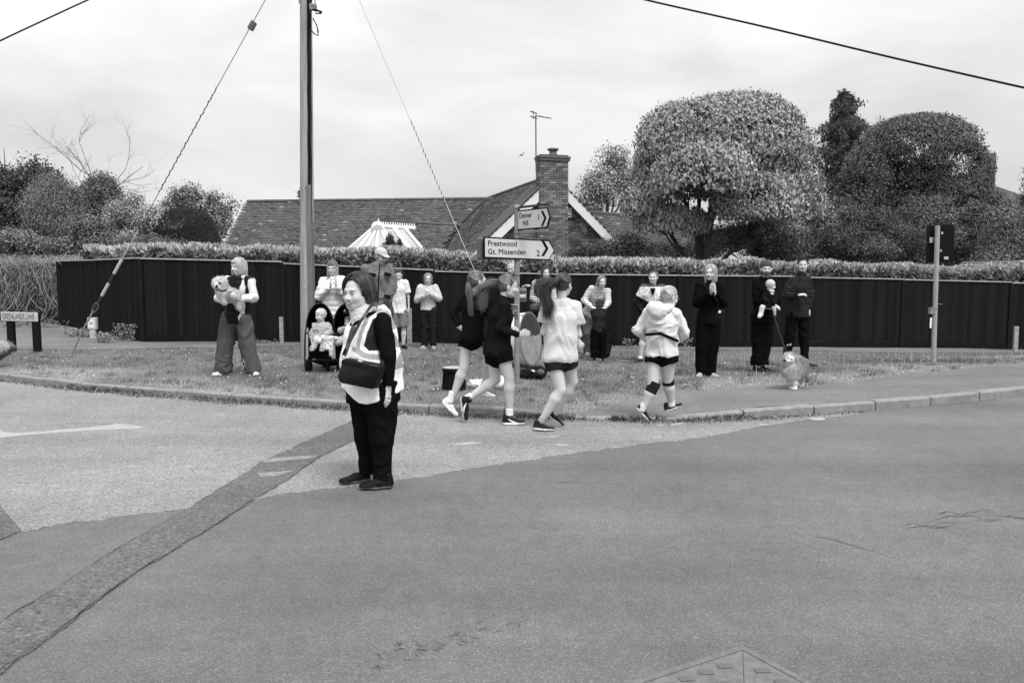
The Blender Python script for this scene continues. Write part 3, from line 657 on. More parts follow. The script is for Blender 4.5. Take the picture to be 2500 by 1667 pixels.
# ---- big clipped dome tree
Ld, Lm, Ll = lm('dark_leaf', .085), lm('mid_leaf', .15), lm('light_leaf', .36)
dome = [(1765, 395, 200, 150), (1690, 350, 130, 100, -1), (1830, 350, 130, 110, -1), (1900, 440, 105, 150), (1640, 440, 95, 130), (1790, 300, 130, 68), (1570, 500, 55, 62, -.8), (1930, 500, 80, 80), (1720, 440, 120, 90, -1.8), (1850, 500, 100, 80, -1.5), (1640, 545, 90, 45, -.6)]
t_ = tree('dome_tree', 'large round-headed clipped tree with pale drooping leaves right of the chimney', 'tree', 1700, 24, dome, 105000, .15, lm('dome_tree_leaf', .30, .6, .25), (.95, .42), .27, .9, trunk=.17, limbs=0, shell=.30, low=-.35, up=.9, gap=.25, ns=1.0, spread=.55, fuzz=.6)
bs = P(1700, 640, 24); bs[2] = 1.0
trunk_mesh('limb', M_bark, bs, P(1720, 520, 24), .16, .12, t_, [(.3, P(1560, 470, 23.6), .09), (.3, P(1900, 560, 23.5), .08), (.5, P(1640, 400, 24), .09), (.7, P(1790, 380, 24), .09), (.9, P(1860, 420, 24.5), .08), (.6, P(1720, 330, 24), .08), (.3, P(1600, 560, 23.4), .06)])
# ---- second dome tree, darker, sky showing through it
d2 = [(2190, 470, 105, 60), (2310, 480, 95, 50), (2240, 440, 110, 50, .8), (2240, 370, 150, 85), (2150, 420, 90, 80), (2330, 420, 88, 80), (2240, 320, 110, 38), (2380, 440, 40, 55), (2110, 480, 75, 55), (2240, 520, 150, 45), (2200, 560, 120, 50)]
t_ = tree('dome_tree', 'dark umbrella-shaped tree with sky gaps behind the pole at right', 'tree', 2230, 27, d2, 60000, .11, lm('umbrella_tree_leaf', .125), (.95, .28), .3, .7, trunk=.13, limbs=0, shell=.34, low=-.55, up=.7, gap=.14, ns=.8, spread=.6)
trunk_mesh('limb', M_bark, P(2230, 640, 27), P(2225, 480, 27), .1, .08, t_, [(.4, P(2150, 420, 27), .06), (.6, P(2330, 400, 27), .06), (.8, P(2260, 350, 27), .06), (.7, P(2190, 360, 27), .05), (.5, P(2370, 440, 27), .05)])
# ---- pale loose tree behind the gable
tree('ash_tree', 'pale thin-leaved tree standing between chimney and dome tree', 'tree', 1480, 38, [(1465, 450, 60, 65), (1440, 500, 45, 50), (1510, 390, 40, 38), (1480, 370, 28, 22), (1530, 450, 40, 60)], 9000, .15, Ll, (.85, .3), .3, .2, trunk=.13, limbs=9, shell=.95, clump=420, gap=.35, group=None)
# ---- conifer
def conifer(label, px, Y, ytop, ybot, hw, n, m, lean=0):
    s = F / Y; x0_ = (px - CX) / s; zt = CAMH + (665 - ytop) / s; zb = CAMH + (665 - ybot) / s
    rt = root('conifer', label, 'tree', (x0_, Y, zgs(x0_, 40) - .1)); mb = MB(); mb.tube([(x0_, Y, 0), (x0_, Y, zt)], [.16, .02], 8); mb.build('trunk', M_bark, rt, smooth=True)
    C, D, S = [], [], []
    for k in range(int(n)):
        f = rng.random() ** .7; z = zt - (zt - zb) * f; rad = hw / s * (.06 + .94 * f ** .62) * (1 + .35 * math.sin(f * 31)) * rng.uniform(.45, 1.0) * (1.45 if k % 7 == 0 else 1); a = rng.uniform(0, 2 * np.pi)
        m_ = 36; t = rng.random(m_); r = rad * t ** .6; dz = -.25 * rad * t ** 1.6 + .1 * rad
        C.append(np.stack([x0_ + np.cos(a) * r + rng.normal(0, .06, m_), Y + np.sin(a) * r + rng.normal(0, .06, m_), z + dz + rng.normal(0, .07, m_)], -1)); D.append(np.tile([np.cos(a), np.sin(a), .5], (m_, 1))); S.append(np.full(m_, rng.normal(.9, .2)))
    C, D, S = np.concatenate(C), np.concatenate(D), np.concatenate(S)
    L = leafcloud(C, D, np.full(len(C), .20), .16, np.clip(S + rng.normal(0, .12, len(C)), .2, 1.8), 1.3, .5); put('crown', *L[:2], m, rt, smooth=False, col=L[2], kind='stuff')
conifer('tall ragged conifer between the two dome-shaped trees', 2045, 34, 236, 560, 122, 1000, lm('conifer_needle', .085))
# ---- shrubs and trees filling the garden on the right
tree('shrub', 'dark shrub against the brick gable below the satellite dish', 'shrub', 1480, 23, [(1470, 610, 60, 30), (1420, 622, 40, 22), (1530, 600, 50, 36)], 9000, .07, Lm, (.6, .35), .3, .1, clump=300)
tree('shrub', 'pale bushy shrub under the big dome tree behind the hedge', 'shrub', 1700, 25.5, [(1600, 610, 70, 30), (1760, 585, 90, 42), (1850, 570, 90, 60), (1700, 615, 90, 26)], 17000, .09, lm('pale_shrub_leaf', .32), (.75, .45), .3, .1, clump=420, shell=.6)
tree('shrub', 'light leafy shrub between dome tree and conifer', 'shrub', 2000, 26, [(1985, 520, 60, 62), (1930, 580, 75, 60), (2030, 560, 60, 60)], 15000, .085, lm('light_shrub_leaf', .27), (.85, .35), .32, .2, clump=450, shell=.5)
tree('shrub', 'very dark dense shrub mass right of the dome tree trunk', 'shrub', 1980, 24.5, [(1930, 620, 110, 38), (2060, 600, 110, 60), (1860, 625, 60, 25), (2180, 600, 110, 60), (2130, 560, 70, 60)], 30000, .08, lm('deep_shrub_leaf', .10), (.8, .4), .3, .1, clump=700, shell=.6)
tree('shrub', 'small branching shrub below the second dome tree', 'shrub', 2110, 23.6, [(2075, 520, 40, 34), (2060, 590, 60, 50), (2130, 610, 60, 40)], 9000, .07, lm('grey_shrub_leaf', .17), (.7, .35), .3, .1, clump=350, shell=.7, trunk=.03, limbs=6)
tree('shrub', 'mid-grey shrub behind the black sign board', 'shrub', 2330, 24.5, [(2320, 600, 90, 60), (2380, 540, 55, 60), (2280, 570, 60, 60), (2260, 640, 90, 30)], 19000, .08, lm('mid_shrub_leaf', .14), (.8, .4), .3, .1, clump=480, shell=.6)
tree('clipped_conifer', 'rounded clipped conifer with feathery texture at the right edge', 'tree', 2460, 23, [(2455, 580, 62, 88), (2440, 640, 70, 50), (2500, 620, 60, 70)], 26000, .085, lm('cypress_leaf', .18), (.85, .35), .22, -.5, clump=1100, shell=.25, low=-.6)
tree('evergreen', 'dark evergreen tree cut by the right edge of the frame', 'tree', 2540, 26, [(2530, 560, 60, 100), (2540, 440, 40, 50), (2515, 412, 22, 14), (2560, 480, 70, 90)], 14000, .1, Ld, (.8, .35), .25, .6, clump=420, trunk=.12, shell=.6)
tree('shrub', 'small climbing shrub beside the distant chimney at right', 'shrub', 2420, 30, [(2415, 490, 40, 30), (2445, 505, 35, 26), (2400, 530, 50, 30)], 7000, .09, Lm, (.7, .4), .3, .1, clump=240, shell=.7)
# ---- trees on the left
tree('broadleaf_tree', 'large dark broadleaved tree at the far left edge', 'tree', 60, 33, [(60, 440, 75, 38), (20, 520, 80, 90), (120, 440, 50, 30), (80, 415, 45, 18), (0, 440, 50, 40), (15, 590, 90, 60), (8, 408, 10, 5)], 24000, .16, lm('far_dark_leaf', .085), (.9, .35), .3, .3, clump=620, trunk=.2, limbs=8, shell=.75, gap=.3)
tree('feathery_conifer', 'big soft feathery conifer above the twiggy hedge', 'tree', 130, 27, [(135, 530, 75, 90), (110, 500, 50, 50), (165, 500, 40, 55), (100, 590, 60, 40), (170, 570, 40, 60), (130, 460, 40, 32)], 44000, .13, lm('soft_needle', .18, .8, .15), (.9, .4), .1, -1.0, clump=620, shell=.4, low=-.7, spread=.6)
tree('mounded_tree', 'rounded mid-grey tree with a bare tree rising behind it', 'tree', 245, 31, [(245, 480, 60, 52), (275, 520, 50, 60), (220, 520, 40, 60), (250, 450, 40, 24)], 18000, .12, lm('mound_leaf', .14), (.9, .3), .3, .3, clump=520, trunk=.14, shell=.4)
tree('small_tree', 'light small-leaved garden tree left of the clipped dark yew', 'tree', 300, 24.5, [(300, 530, 60, 50), (345, 540, 50, 50), (330, 490, 30, 30), (260, 560, 55, 45), (385, 530, 25, 45), (320, 580, 70, 30)], 20000, .07, lm('light_small_leaf', .40), (.75, .4), .3, .1, trunk=.04, limbs=10, clump=650, shell=.9, gap=.3)
tree('shrub', 'low leafy shrub mound in front of the dark yew', 'shrub', 400, 22.5, [(400, 600, 60, 20), (350, 596, 60, 26), (450, 606, 30, 12)], 8000, .06, lm('low_mound_leaf', .14), (.8, .3), .3, .1, clump=300)
tree('shrub', 'shrub of mixed dark and pale leaves below the feathery conifer', 'shrub', 60, 23.5, [(40, 590, 60, 40), (90, 605, 60, 30), (215, 570, 50, 50), (160, 605, 70, 30), (250, 595, 60, 30)], 15000, .08, lm('mixed_shrub_leaf', .20), (.65, .5), .3, .2, clump=420, shell=.7)
tree('broadleaf_tree', 'pale open tree behind the dark yew and beside the tiled roof', 'tree', 490, 36, [(450, 480, 50, 22), (510, 500, 50, 30), (420, 500, 40, 30), (560, 505, 22, 12), (520, 540, 50, 50), (455, 470, 22, 14)], 10000, .15, lm('far_pale_leaf', .22), (.85, .35), .3, .2, clump=420, trunk=.14, limbs=9, shell=.9, gap=.25)
tree('clipped_yew', 'almost black dome-shaped clipped yew left of the tiled roof', 'tree', 455, 25, [(452, 560, 74, 52), (480, 590, 58, 40), (420, 590, 50, 30)], 34000, .07, lm('yew_needle', .045, .6, .25), (.8, .35), .16, 1.4, shell=.12, low=-.5, spread=.45)
tree('shrub', 'two dark upright twigs of shrub in front of the conservatory roof', 'shrub', 960, 20.4, [(952, 592, 11, 22), (975, 598, 7, 16), (940, 604, 7, 10), (962, 606, 14, 12)], 2300, .05, lm('dark_twig_leaf', .05), (.8, .3), .25, -1, shell=.9)
tree('small_tree', 'treetop just showing over the roof ridge behind the utility pole', 'tree', 738, 44, [(736, 472, 7, 5), (742, 482, 8, 8)], 260, .2, Ld, (.8, .3), .3, 0, shell=.9)
# bare tree: recursive branches
def bare():
    Y = 33; rt = root('bare_tree', 'leafless tree with fine spreading branches above the mounded tree', 'tree', P(245, 640, Y) * [1, 1, 0]); mb = MB()
    def br(p, d, L, r, lv):
        q = [p]; 
        for i in range(4): d = nrm(d + rng.normal(0, .16, 3) + np.array([0, 0, .03])); q.append(q[-1] + d * L / 4)
        mb.tube(q, [r * (1 - .5 * i / 4) for i in range(5)], 5 if lv > 2 else 7)
        if lv < 5:
            for _ in range(3 if lv < 4 else 2):
                k = rng.integers(1, 5); a = nrm(rng.normal(0, 1, 3)); br(q[k], nrm(d + a * .85 + np.array([0, 0, .12])), L * rng.uniform(.5, .75), r * .5, lv + 1)
    b0 = P(238, 640, Y) * [1, 1, 0]; mb.tube([b0, P(239, 590, Y), P(241, 530, Y), P(242, 476, Y)], [.10, .08, .05, .035], 8)
    br(P(240, 500, Y), nrm(np.array([-.25, 0, 1])), 2.6, .040, 1); br(P(240, 490, Y), nrm(np.array([-.6, 0, 1.])), 1.7, .024, 2); br(P(245, 480, Y), nrm(np.array([.9, 0, .55])), 2.1, .026, 2); br(P(240, 520, Y), nrm(np.array([.3, .2, 1])), 2.2, .032, 1)
    mb.build('trunk', M_twig, rt, smooth=True)
bare()
# weeds at the fence foot
def weed(label, px, py, w, h, n, leafs=.05, v='light_leaf'):
    b = GV(px, py); s = F / b[1]; rt = root('weed', label, 'plant', b); k = n
    C = b + np.stack([rng.normal(0, w / s / 2, k), rng.uniform(0, .15, k), h / s * rng.random(k) ** 1.2], -1)
    L = leafcloud(C, np.tile([0, -.6, .6], (k, 1)), np.full(k, leafs), .28, np.clip(rng.normal(.5, .25, k), .1, 1.2), -.4, .9); put('leaves', *L[:2], MATS[v], rt, smooth=False, col=L[2], kind='stuff')
for a in [('leafy weed beside the white marker post at the ribbed fence', 252, 838, 22, 26, 260), ('largest bushy weed at the foot of the ribbed fence', 300, 832, 34, 40, 520), ('weed clump left of the marker post by the twiggy hedge', 190, 824, 40, 22, 300), ('single small weed in front of the fence corner', 402, 832, 12, 22, 60), ('weed between the two shins of the pale jacketed runner and the fence', 1678, 848, 14, 22, 110), ('ragged weeds behind the blonde woman at the fence foot', 625, 838, 60, 8, 160),
          ('weed growing by the fence between striped mother and tracksuit man', 1535, 848, 16, 20, 90), ('low weeds at the fence foot near the left signpost', 60, 800, 90, 16, 420)]: weed(*a)
# ================================================================ the brick bungalow
M_brick = [mat('brick_%s' % n_, v, ns=20, na=.2, bump=.004, bs=80, rough=.95) for n_, v in (('dark', .10), ('mid', .145), ('light', .20), ('pale', .27))]
M_mortar = mat('mortar', .30, ns=12, na=.2)
M_tile = mat('clay_roof_tile', .078, attr=True, ns=14, na=.25, bump=.003, bs=60, rough=.9)
M_tile2 = mat('clay_ridge_tile', .085, ns=14, na=.3, ns2=3, na2=.2, rough=.9)
M_white = mat('white_painted_board', .72, ns=3, na=.06, rough=.5)
M_lich = mat('lichen_tile', .4)
O2 = np.array([1.37, 27.4]); pdir = np.array([.96, .28]); wdir = np.array([-.28, .96])
def H(u, v, z): q = O2 + pdir * u + wdir * v; return np.array([q[0], q[1], z])     # house frame: u right, v back
house = root('bungalow', 'brick bungalow with tiled roofs, white bargeboards and tall chimney behind the hedge', 'house', (*O2, 0))
PX, PV = np.array([.96, .28, 0]), np.array([-.28, .96, 0]); UP = np.array([0, 0, 1.])
roof = tag(bpy.data.objects.new('roof', None)); COL.objects.link(roof); roof.parent = house
tile_budget = [290]
def tiled(name, o, X, S, w, h, keep=None, gauge=.105, tw=.17, single=False):
    """o: eave corner, X: unit along the eave, S: unit up the slope"""
    X = nrm(X); S = nrm(S); N = np.cross(X, S); N = N if N[2] > 0 else -N; mb_v, mb_f, mb_c = [], [], []; nrow = int(h / gauge); ncol = int(w / tw) + 1
    r_, c_ = np.meshgrid(np.arange(nrow), np.arange(ncol), indexing='ij'); r_ = r_.ravel(); c_ = c_.ravel()
    a = c_ * tw - (r_ % 2) * tw / 2; cen = np.array(o) + X * (a + tw / 2)[:, None] + S * (r_ * gauge + gauge)[:, None]
    if keep is not None: k = keep(cen); r_, a, cen = r_[k], a[k], cen[k]
    n = len(cen); tilt = rng.normal(0, .004, n)[:, None]; th = .013; hw = tw / 2 - .003; L = gauge * 1.5
    lift = .027 + rng.uniform(0, .006, n)[:, None]
    base = cen - S * gauge
    V = []
    for sx in (-1, 1):
        for (q, nz) in ((0, lift), (L, .004 + 0 * lift)):
            V.append(base + X * hw * sx + S * q + N * (nz + tilt * sx)); V.append(base + X * hw * sx + S * q + N * (nz + tilt * sx - th))
    V = np.stack(V, 1)   # order: (-,0,top)(-,0,bot)(-,L,top)(-,L,bot)(+...)
    fs = np.array([(0, 4, 6, 2), (1, 5, 4, 0), (1, 0, 2, 3), (4, 5, 7, 6)])
    Fa = (np.arange(n)[:, None, None] * 8 + fs[None]).reshape(-1, 4)
    sh = np.clip(rng.normal(1, .20, n) + .25 * fbm(cen * .9, 41), .4, 1.9); sh = np.where(rng.random(n) < .012, 2.8, sh)
    pr = roof
    loc = off(house)
    put(name, V.reshape(-1, 3), Fa, M_tile, pr, smooth=False, col=np.repeat(sh, 8), kind='stuff')
    # boarding beneath
    mb = MB(); mb.prism([np.array(o) - N * .012, np.array(o) + X * w - N * .012, np.array(o) + X * w + S * h - N * .012, np.array(o) + S * h - N * .012], -N * .06)
    return mb
# single tiles that can be picked apart: the nearest rows of the gable wing's slope
pitch = R(43); ca, sa = math.cos(pitch), math.sin(pitch); HZ = 4.93
# wing left slope: eave at u=-3.05, ridge at u=0
SL = PX * ca + UP * sa; oL = H(-3.05, -.12, HZ - 3.05 * math.tan(pitch)); lenL = 3.05 / ca
m1 = tiled('wing_tiles', oL, PV, SL, 9.2, lenL); m1.build('wing_boarding', MATS['hedge_core'], roof)
SR = -PX * ca + UP * sa; oR = H(3.05, -.12, HZ - 3.05 * math.tan(pitch))
m2 = tiled('wing_tiles', oR, PV, SR, 9.2, lenL); m2.build('wing_boarding', MATS['hedge_core'], roof)
# main roof
ra = np.array([-.85, 33.9, 4.75]); rb = np.array([-11.55, 35.2, 4.75]); rd_ = nrm(ra - rb); fr = np.array([-.123, -.992, 0.]); S3 = nrm(-fr * 2.6 + UP * 2.4)
m3 = tiled('main_tiles', rb + fr * 2.6 - UP * 2.4, rd_, S3, np.linalg.norm(ra - rb) + 2.2, np.hypot(2.6, 2.4)); m3.build('main_boarding', MATS['hedge_core'], roof)
mbk = MB(); mbk.prism([rb, rb + rd_ * 13, rb + rd_ * 13 - fr * 3 - UP * 2.6, rb - fr * 3 - UP * 2.6], -UP * .05); mbk.build('rear_slope', M_tile2, roof)
# right hand roof seen between gable and trees
r0_ = P(1400, 514, 33.5); r1_ = P(1720, 540, 35); dd_ = nrm(r1_ - r0_); S4 = nrm(np.array([.1, 1.9, 1.75]))
m4 = tiled('right_tiles', r0_ - S4 * 2.6, dd_, S4, 5.6, 2.6); m4.build('right_boarding', MATS['hedge_core'], roof)
# small link roof beside the conservatory
l0 = P(1016, 543, 28.6); l1 = P(1128, 549, 28.6); S5 = nrm(np.array([0, 1.5, 1.4]))
def keep5(c):
    px = CX + F * c[:, 0] / c[:, 1]; py = 665 - F * (c[:, 2] - CAMH) / c[:, 1]; return (px > 1016 + (py - 543) * .24) & (px < 1122 - (py - 548) * .72)
tiled('link_tiles', l0 - S5 * 2.1 - np.array([.1, 0, 0]), l1 - l0, S5, 1.9, 2.1, keep5)
mb = MB(); mb.prism([P(1016, 545, 28.62), P(1120, 550, 28.62), P(1080, 625, 27.4), P(1034, 625, 27.4)], (0, .03, -.05)); mb.build('link_boarding', MATS['hedge_core'], roof)
# ridge tiles
def ridge(a, b, r=.11, step=.45, pr=roof):
    a, b = np.array(a, float), np.array(b, float); d = nrm(b - a); s = 0; L = np.linalg.norm(b - a); w = nrm(np.cross(d, UP))
    while s < L:
        e = min(s + step - .012, L); p0, p1 = a + d * s, a + d * e; mb = MB(); V = []
        for p in (p0, p1):
            for k in range(6): an = math.pi * k / 5; V.append(p + w * math.cos(an) * r + UP * (math.sin(an) * r * .8 - .03 + random.uniform(0, .004)))
        mb.add(V, [(k, k + 1, k + 7, k + 6) for k in range(5)] + [(0, 5, 4, 3, 2, 1), (6, 7, 8, 9, 10, 11), (0, 6, 11, 5)]); mb.build('ridge_tile', M_tile2, pr); s += step
ridge(H(0, -.12, HZ), H(0, 8.9, HZ)); ridge(rb, ra); ridge(l0, l1, .09); ridge(r0_, r1_, .1)
# valley lead, a dark strip
MB().tube([P(1184, 489, 33.5), P(1123, 549, 30.2), P(1072, 622, 27.9)], .05, 6).build('valley', MATS['hedge_core'], roof)
# 290 separately laid tiles on the front verge of the wing slope
k = 0
for r_ in range(28):
    for c_ in range(10):
        if k >= 290: break
        ctr = oL + PV * (c_ * .165 + .083 - (r_ % 2) * .08) + SL * ((r_ + 8) * .105) + nrm(np.cross(PV, SL) * -1) * -.0
        N = nrm(np.cross(PV, SL)); N = N if N[2] > 0 else -N
        piece('roof_tile', unit_box(M_tile2, .06), ctr + N * .034, (.158, .15, .014), PV, N + SL * -.12, roof); k += 1
# bargeboards
def barge(u1, pr):
    sg = -1 if u1 < 0 else 1; t = math.tan(pitch); mb = MB()
    z = lambda u: HZ - abs(u) * t
    a = .52 * sg; mb.prism([H(a, -.16, z(a) - .015), H(u1, -.16, z(u1) - .015), H(u1, -.16, z(u1) - .42), H(a, -.16, z(a) - .42)], PV * .03); return mb.build('bargeboard', M_white, pr, bevel=.004)
barge(-3.15, house); barge(3.15, house)
MB().prism([H(-3.15, -.12, HZ - 3.15 * math.tan(pitch) - .34), H(0, -.12, HZ - .34), H(0, .3, HZ - .34), H(-3.15, .3, HZ - 3.15 * math.tan(pitch) - .34)], UP * .01).build('soffit', M_white, house)
MB().prism([H(3.15, -.12, HZ - 3.15 * math.tan(pitch) - .34), H(0, -.12, HZ - .34), H(0, .3, HZ - .34), H(3.15, .3, HZ - 3.15 * math.tan(pitch) - .34)], UP * .01).build('soffit', M_white, house)
# gable wall
wall = MB(); wall.prism([H(-2.8, .16, -.3), H(2.8, .16, -.3), H(2.8, .16, 2.1), H(0, .16, HZ - .2), H(-2.8, .16, 2.1)], PV * .2)
wl = wall.build('gable_wall', M_mortar, house)
mw = MB(); mw.box(H(-2.8, 4.5, 1), (.2, 8.5, 2.6), PX); mw.box(H(2.8, 4.5, 1), (.2, 8.5, 2.6), PX)
c_ = rb + (ra - rb) / 2 + fr * 2.2; mw.box((c_[0], c_[1], 1.0), (10.2, .25, 2.7), rd_); c2_ = rb + rd_ * .35 + fr * .0; mw.prism([rb + rd_ * .3 + fr * 2.3 - UP * 2.45, rb + rd_ * .3 - UP * .1, rb + rd_ * .3 - fr * 2.3 - UP * 2.3, rb + rd_ * .3 - fr * 2.3 - UP * 4.9, rb + rd_ * .3 + fr * 2.3 - UP * 4.9], rd_ * .2)
mw.build('side_wall', M_brick[1], house)
def bricks(frame, u0, u1, z0, z1, v, limit, pr, inside=None, step=.225, course=.075, nface=0):
    """frame(u,v,z); returns the overflow mesh"""
    n = 0; over = MB(); zs = np.arange(z1 - course / 2, z0, -course)
    for i, z in enumerate(zs):
        u = u0 - (i % 2) * step / 2
        while u < u1 - .02:
            a = max(u, u0); b = min(u + step, u1); u += step
            if b - a < .04: continue
            if inside and not inside((a + b) / 2, z): continue
            c = frame((a + b) / 2, v + random.uniform(-.003, .003), z); m = random.choices(M_brick, (3, 5, 3, .8))[0]; size = (b - a - .011, .06, .064)
            if n < limit: piece('brick', unit_box(m, .05), c, size, frame(1, v, z) - frame(0, v, z), UP, pr); n += 1
            else: over.box(c, size, frame(1, v, z) - frame(0, v, z))
    return over
tp = math.tan(pitch)
def wall_in(u, z): return abs(u) > .50 and z < HZ - abs(u) * tp - .3
ov = bricks(lambda u, v, z: H(u, v, z), -2.7, 2.7, 2.0, HZ - .4, .135, 299, wl, wall_in)
if ov.v: ov.build('lower_bricks', M_brick[1], wl, kind='stuff')
# chimney stack in front of the gable
ch = MB(); ch.box(H(0, -.02, 2.7), (.96, .30, 5.75 + .0), PX); cz = CAMH + (665 - 385) / F * 27.1
ch = MB(); ch.box(H(0, .02, cz / 2), (.97, .40, cz), PX); chm = ch.build('chimney', M_mortar, house)
ov = bricks(lambda u, v, z: H(u, v, z), -.5, .5, 2.05, cz - .18, -.195, 230, chm)
if ov.v: ov.build('stack_bricks', M_brick[2], chm, kind='stuff')
ov = bricks(lambda u, v, z: H(-.5 + v, u, z), -.21, .21, 3.4, cz - .18, -.0, 60, chm)
if ov.v: ov.build('stack_bricks', M_brick[0], chm, kind='stuff')
capm = MB(); capm.box(H(0, .0, cz - .13), (1.09, .52, .09), PX); capm.box(H(0, .0, cz - .055), (1.13, .56, .07), PX); capm.box(H(0, 0, cz + .0), (1.0, .44, .07), PX)
capm.build('chimney_cap', M_brick[0], chm, bevel=.008)
pc = H(.02, 0, cz + .03); MB().lathe(pc, [(.15, 0), (.16, .03), (.13, .07), (.12, .13), (.17, .17), (.175, .18), (.02, .18)], 18).build('chimney_pot', mat('terracotta_pot', .12, ns=10, na=.2), chm, smooth=True)
MB().lathe(pc + UP * .20, [(.10, -.02), (.20, .0), (.205, .012), (.16, .06), (.05, .08)], 18).build('chimney_cowl', mat('grey_metal', .28, rough=.5, metal=.3), chm, smooth=True)
# aerial on the chimney
ae = root('television_aerial', 'thin rooftop television aerial on a tall mast beside the chimney pot', 'aerial', P(1309, 382, 27.1)); b = P(1309, 385, 27.1); tpz = P(1308, 282, 27.1)
MB().tube([b - UP * .5, tpz], .022, 6).build('mast', mat('aerial_metal', .10, metal=.2, rough=.5), ae)
mb = MB(); e = P(1346, 289, 26.8); mb.tube([tpz + UP * -.02, e], .011, 5); d = nrm(e - tpz); q_ = nrm(np.cross(d, UP))
for i in range(11): c = tpz + (e - tpz) * (i / 11 + .05); mb.tube([c - q_ * (.16 - .008 * i) + UP * -.02, c + q_ * (.16 - .008 * i)], .006, 4)
for s in (-.08, .08): mb.box(tpz + UP * s - d * .08, (.02, .45, .035), d)
mb.tube([tpz - d * .1 + UP * -.14, tpz - d * .1 + UP * .14], .012, 5); mb.build('antenna_boom', MATS['aerial_metal'], ae)
# alarm box, satellite dish, lamp
ab = root('alarm_box', 'white burglar alarm box high on the brick gable wall', 'alarm box', H(.66, .08, 3.6)); c = P(1392.5, 519, 27.5); zc = c[2]
MB().box(H(.62, .06, zc), (.20, .09, .33), PX).build('casing', M_white, ab, bevel=.012); MB().box(H(.62, .012, zc - .10), (.15, .012, .03), PX).build('strobe', mat('black_plastic', .02, rough=.4), ab)
sdz = CAMH + (665 - 561) / F * 27.4; sd_ = root('satellite_dish', 'dark round satellite dish on the gable wall beside the white alarm box', 'satellite dish', H(1.1, -.2, sdz))
axd = nrm(np.array([.93, -.5, .3])); cc = H(.98, -.28, sdz); MB().lathe(cc, [(.001, 0), (.12, .012), (.2, .04), (.225, .06), (.215, .075), (.19, .055), (.1, .03), (.001, .02)], 22, axd).build('dish', mat('dish_grey', .06, rough=.45), sd_, smooth=True)
MB().tube([H(.72, .1, sdz + .02), H(.8, -.2, sdz + .05), cc], .018, 6).build('bracket', MATS['black_plastic'], sd_)
MB().tube([cc - UP * .16, cc + axd * .32 - UP * .16, cc + axd * .36 - UP * .12], .012, 6).tube([cc + axd * .34 - UP * .14, cc + axd * .28 - UP * .11], .03, 8).build('receiver_arm', MATS['black_plastic'], sd_)
# ================================================================ conservatory roof
cons = root('conservatory', 'white conservatory with fanned glass roof and spiked ridge cresting', 'conservatory', (-4.0, 25.5, 0))
Yc = 25.0; apex = P(920, 545, Yc); r_end = P(1012, 551, Yc + .6)
M_glass = mat('reflective_roof_glass', .35, rough=.12, spec=.7, ns=.8, na=.15); M_upvc = mat('white_upvc', .8, rough=.4)
def fan(px, py, Y): return P(px, py, Y)
hub = [P(908, 560, Yc - .25), P(916, 562, Yc - .3), P(924, 562, Yc - .3), P(930, 562, Yc - .3), P(937, 560, Yc - .28)]
feet = [P(838, 618, 24.5), P(862, 622, 24.0), P(884, 624, 23.7), P(916, 626, 23.6), P(958, 626, 23.7), P(972, 620, 23.9)]
tops_ = [P(907, 559, Yc - .1), P(911, 561, Yc - .2), P(917, 562, Yc - .28), P(924, 563, Yc - .3), P(931, 562, Yc - .28), P(936, 559, Yc - .22)]
for a, b in zip(tops_, feet): MB().box((a + b) / 2, (np.linalg.norm(b - a) + .05, .07, .05), b - a, (0, -.5, 1)).build('glazing_bar', M_upvc, cons, bevel=.006)
for i in range(5): MB().prism([tops_[i] - UP * .015, tops_[i + 1] - UP * .015, feet[i + 1] - UP * .015, feet[i] - UP * .015], (0, .0, -.02)).build('glass_pane', M_glass, cons)
MB().tube([P(922, 546, Yc), P(922, 553, Yc - .05), P(922, 566, Yc - .3)], [(.06, .06), (.2, .2), (.27, .2)], 10).build('hub_cover', M_upvc, cons, smooth=True)
st = [P(936, 557, Yc - .2), P(960, 558, Yc - .05), P(993, 561, Yc + .2), P(1013, 563, Yc + .4)]; sb = [P(990, 618, 23.9), P(1007, 622, 23.9), P(1043, 625, 24.0), P(1070, 625, 24.2)]
st = [P(937, 556, Yc - .15), P(963, 557, Yc), P(990, 558, Yc + .15), P(1014, 560, Yc + .3)]; sb = [P(972, 620, 23.9), P(1006, 620, 23.9), P(1030, 608, 24.0), P(1031, 606, 24.0)]
for a, b, w_ in zip(st[1:3], [P(1007, 618, 23.9), P(1030, 606, 24.0)], (.13, .08)): MB().box((a + b) / 2, (np.linalg.norm(b - a), w_, .05), b - a, (0, -.5, 1)).build('glazing_bar', M_upvc, cons, bevel=.006)
MB().prism([q - UP * .03 for q in (st[0], st[1], P(1007, 618, 23.9), P(972, 620, 23.9))], (0, 0, -.02)).build('glass_pane', M_glass, cons)
MB().prism([q - UP * .03 for q in (st[1], st[2], P(1030, 606, 24.0), P(1007, 618, 23.9))], (0, 0, -.02)).build('glass_pane', M_glass, cons)
MB().box((P(978, 576, 24.8) + P(1004, 577, 24.9)) / 2, (.36, .05, .04), (1, 0, 0)).box((P(981, 582, 24.7) + P(1007, 583, 24.7)) / 2, (.36, .05, .04), (1, 0, 0)).build('vent_frame', M_upvc, cons)
MB().tube([P(926, 552, Yc - .02), P(1014, 557, Yc + .3)], [(.05, .06)] * 2, 6).build('ridge_bar', M_upvc, cons)
MB().lathe(P(924, 547, Yc), [(.03, 0), (.035, .03), (.012, .06), (.03, .09), (.004, .17)], 8).build('finial', M_upvc, cons, smooth=True)
for i in range(15):
    c = P(930 + i * 5.8, 548.5 + i * .42, Yc + i * .02); MB().lathe(c, [(.028, 0), (.03, .02), (.012, .04), (.024, .06), (.004, .1)], 6).build('cresting_spike', M_upvc, cons)
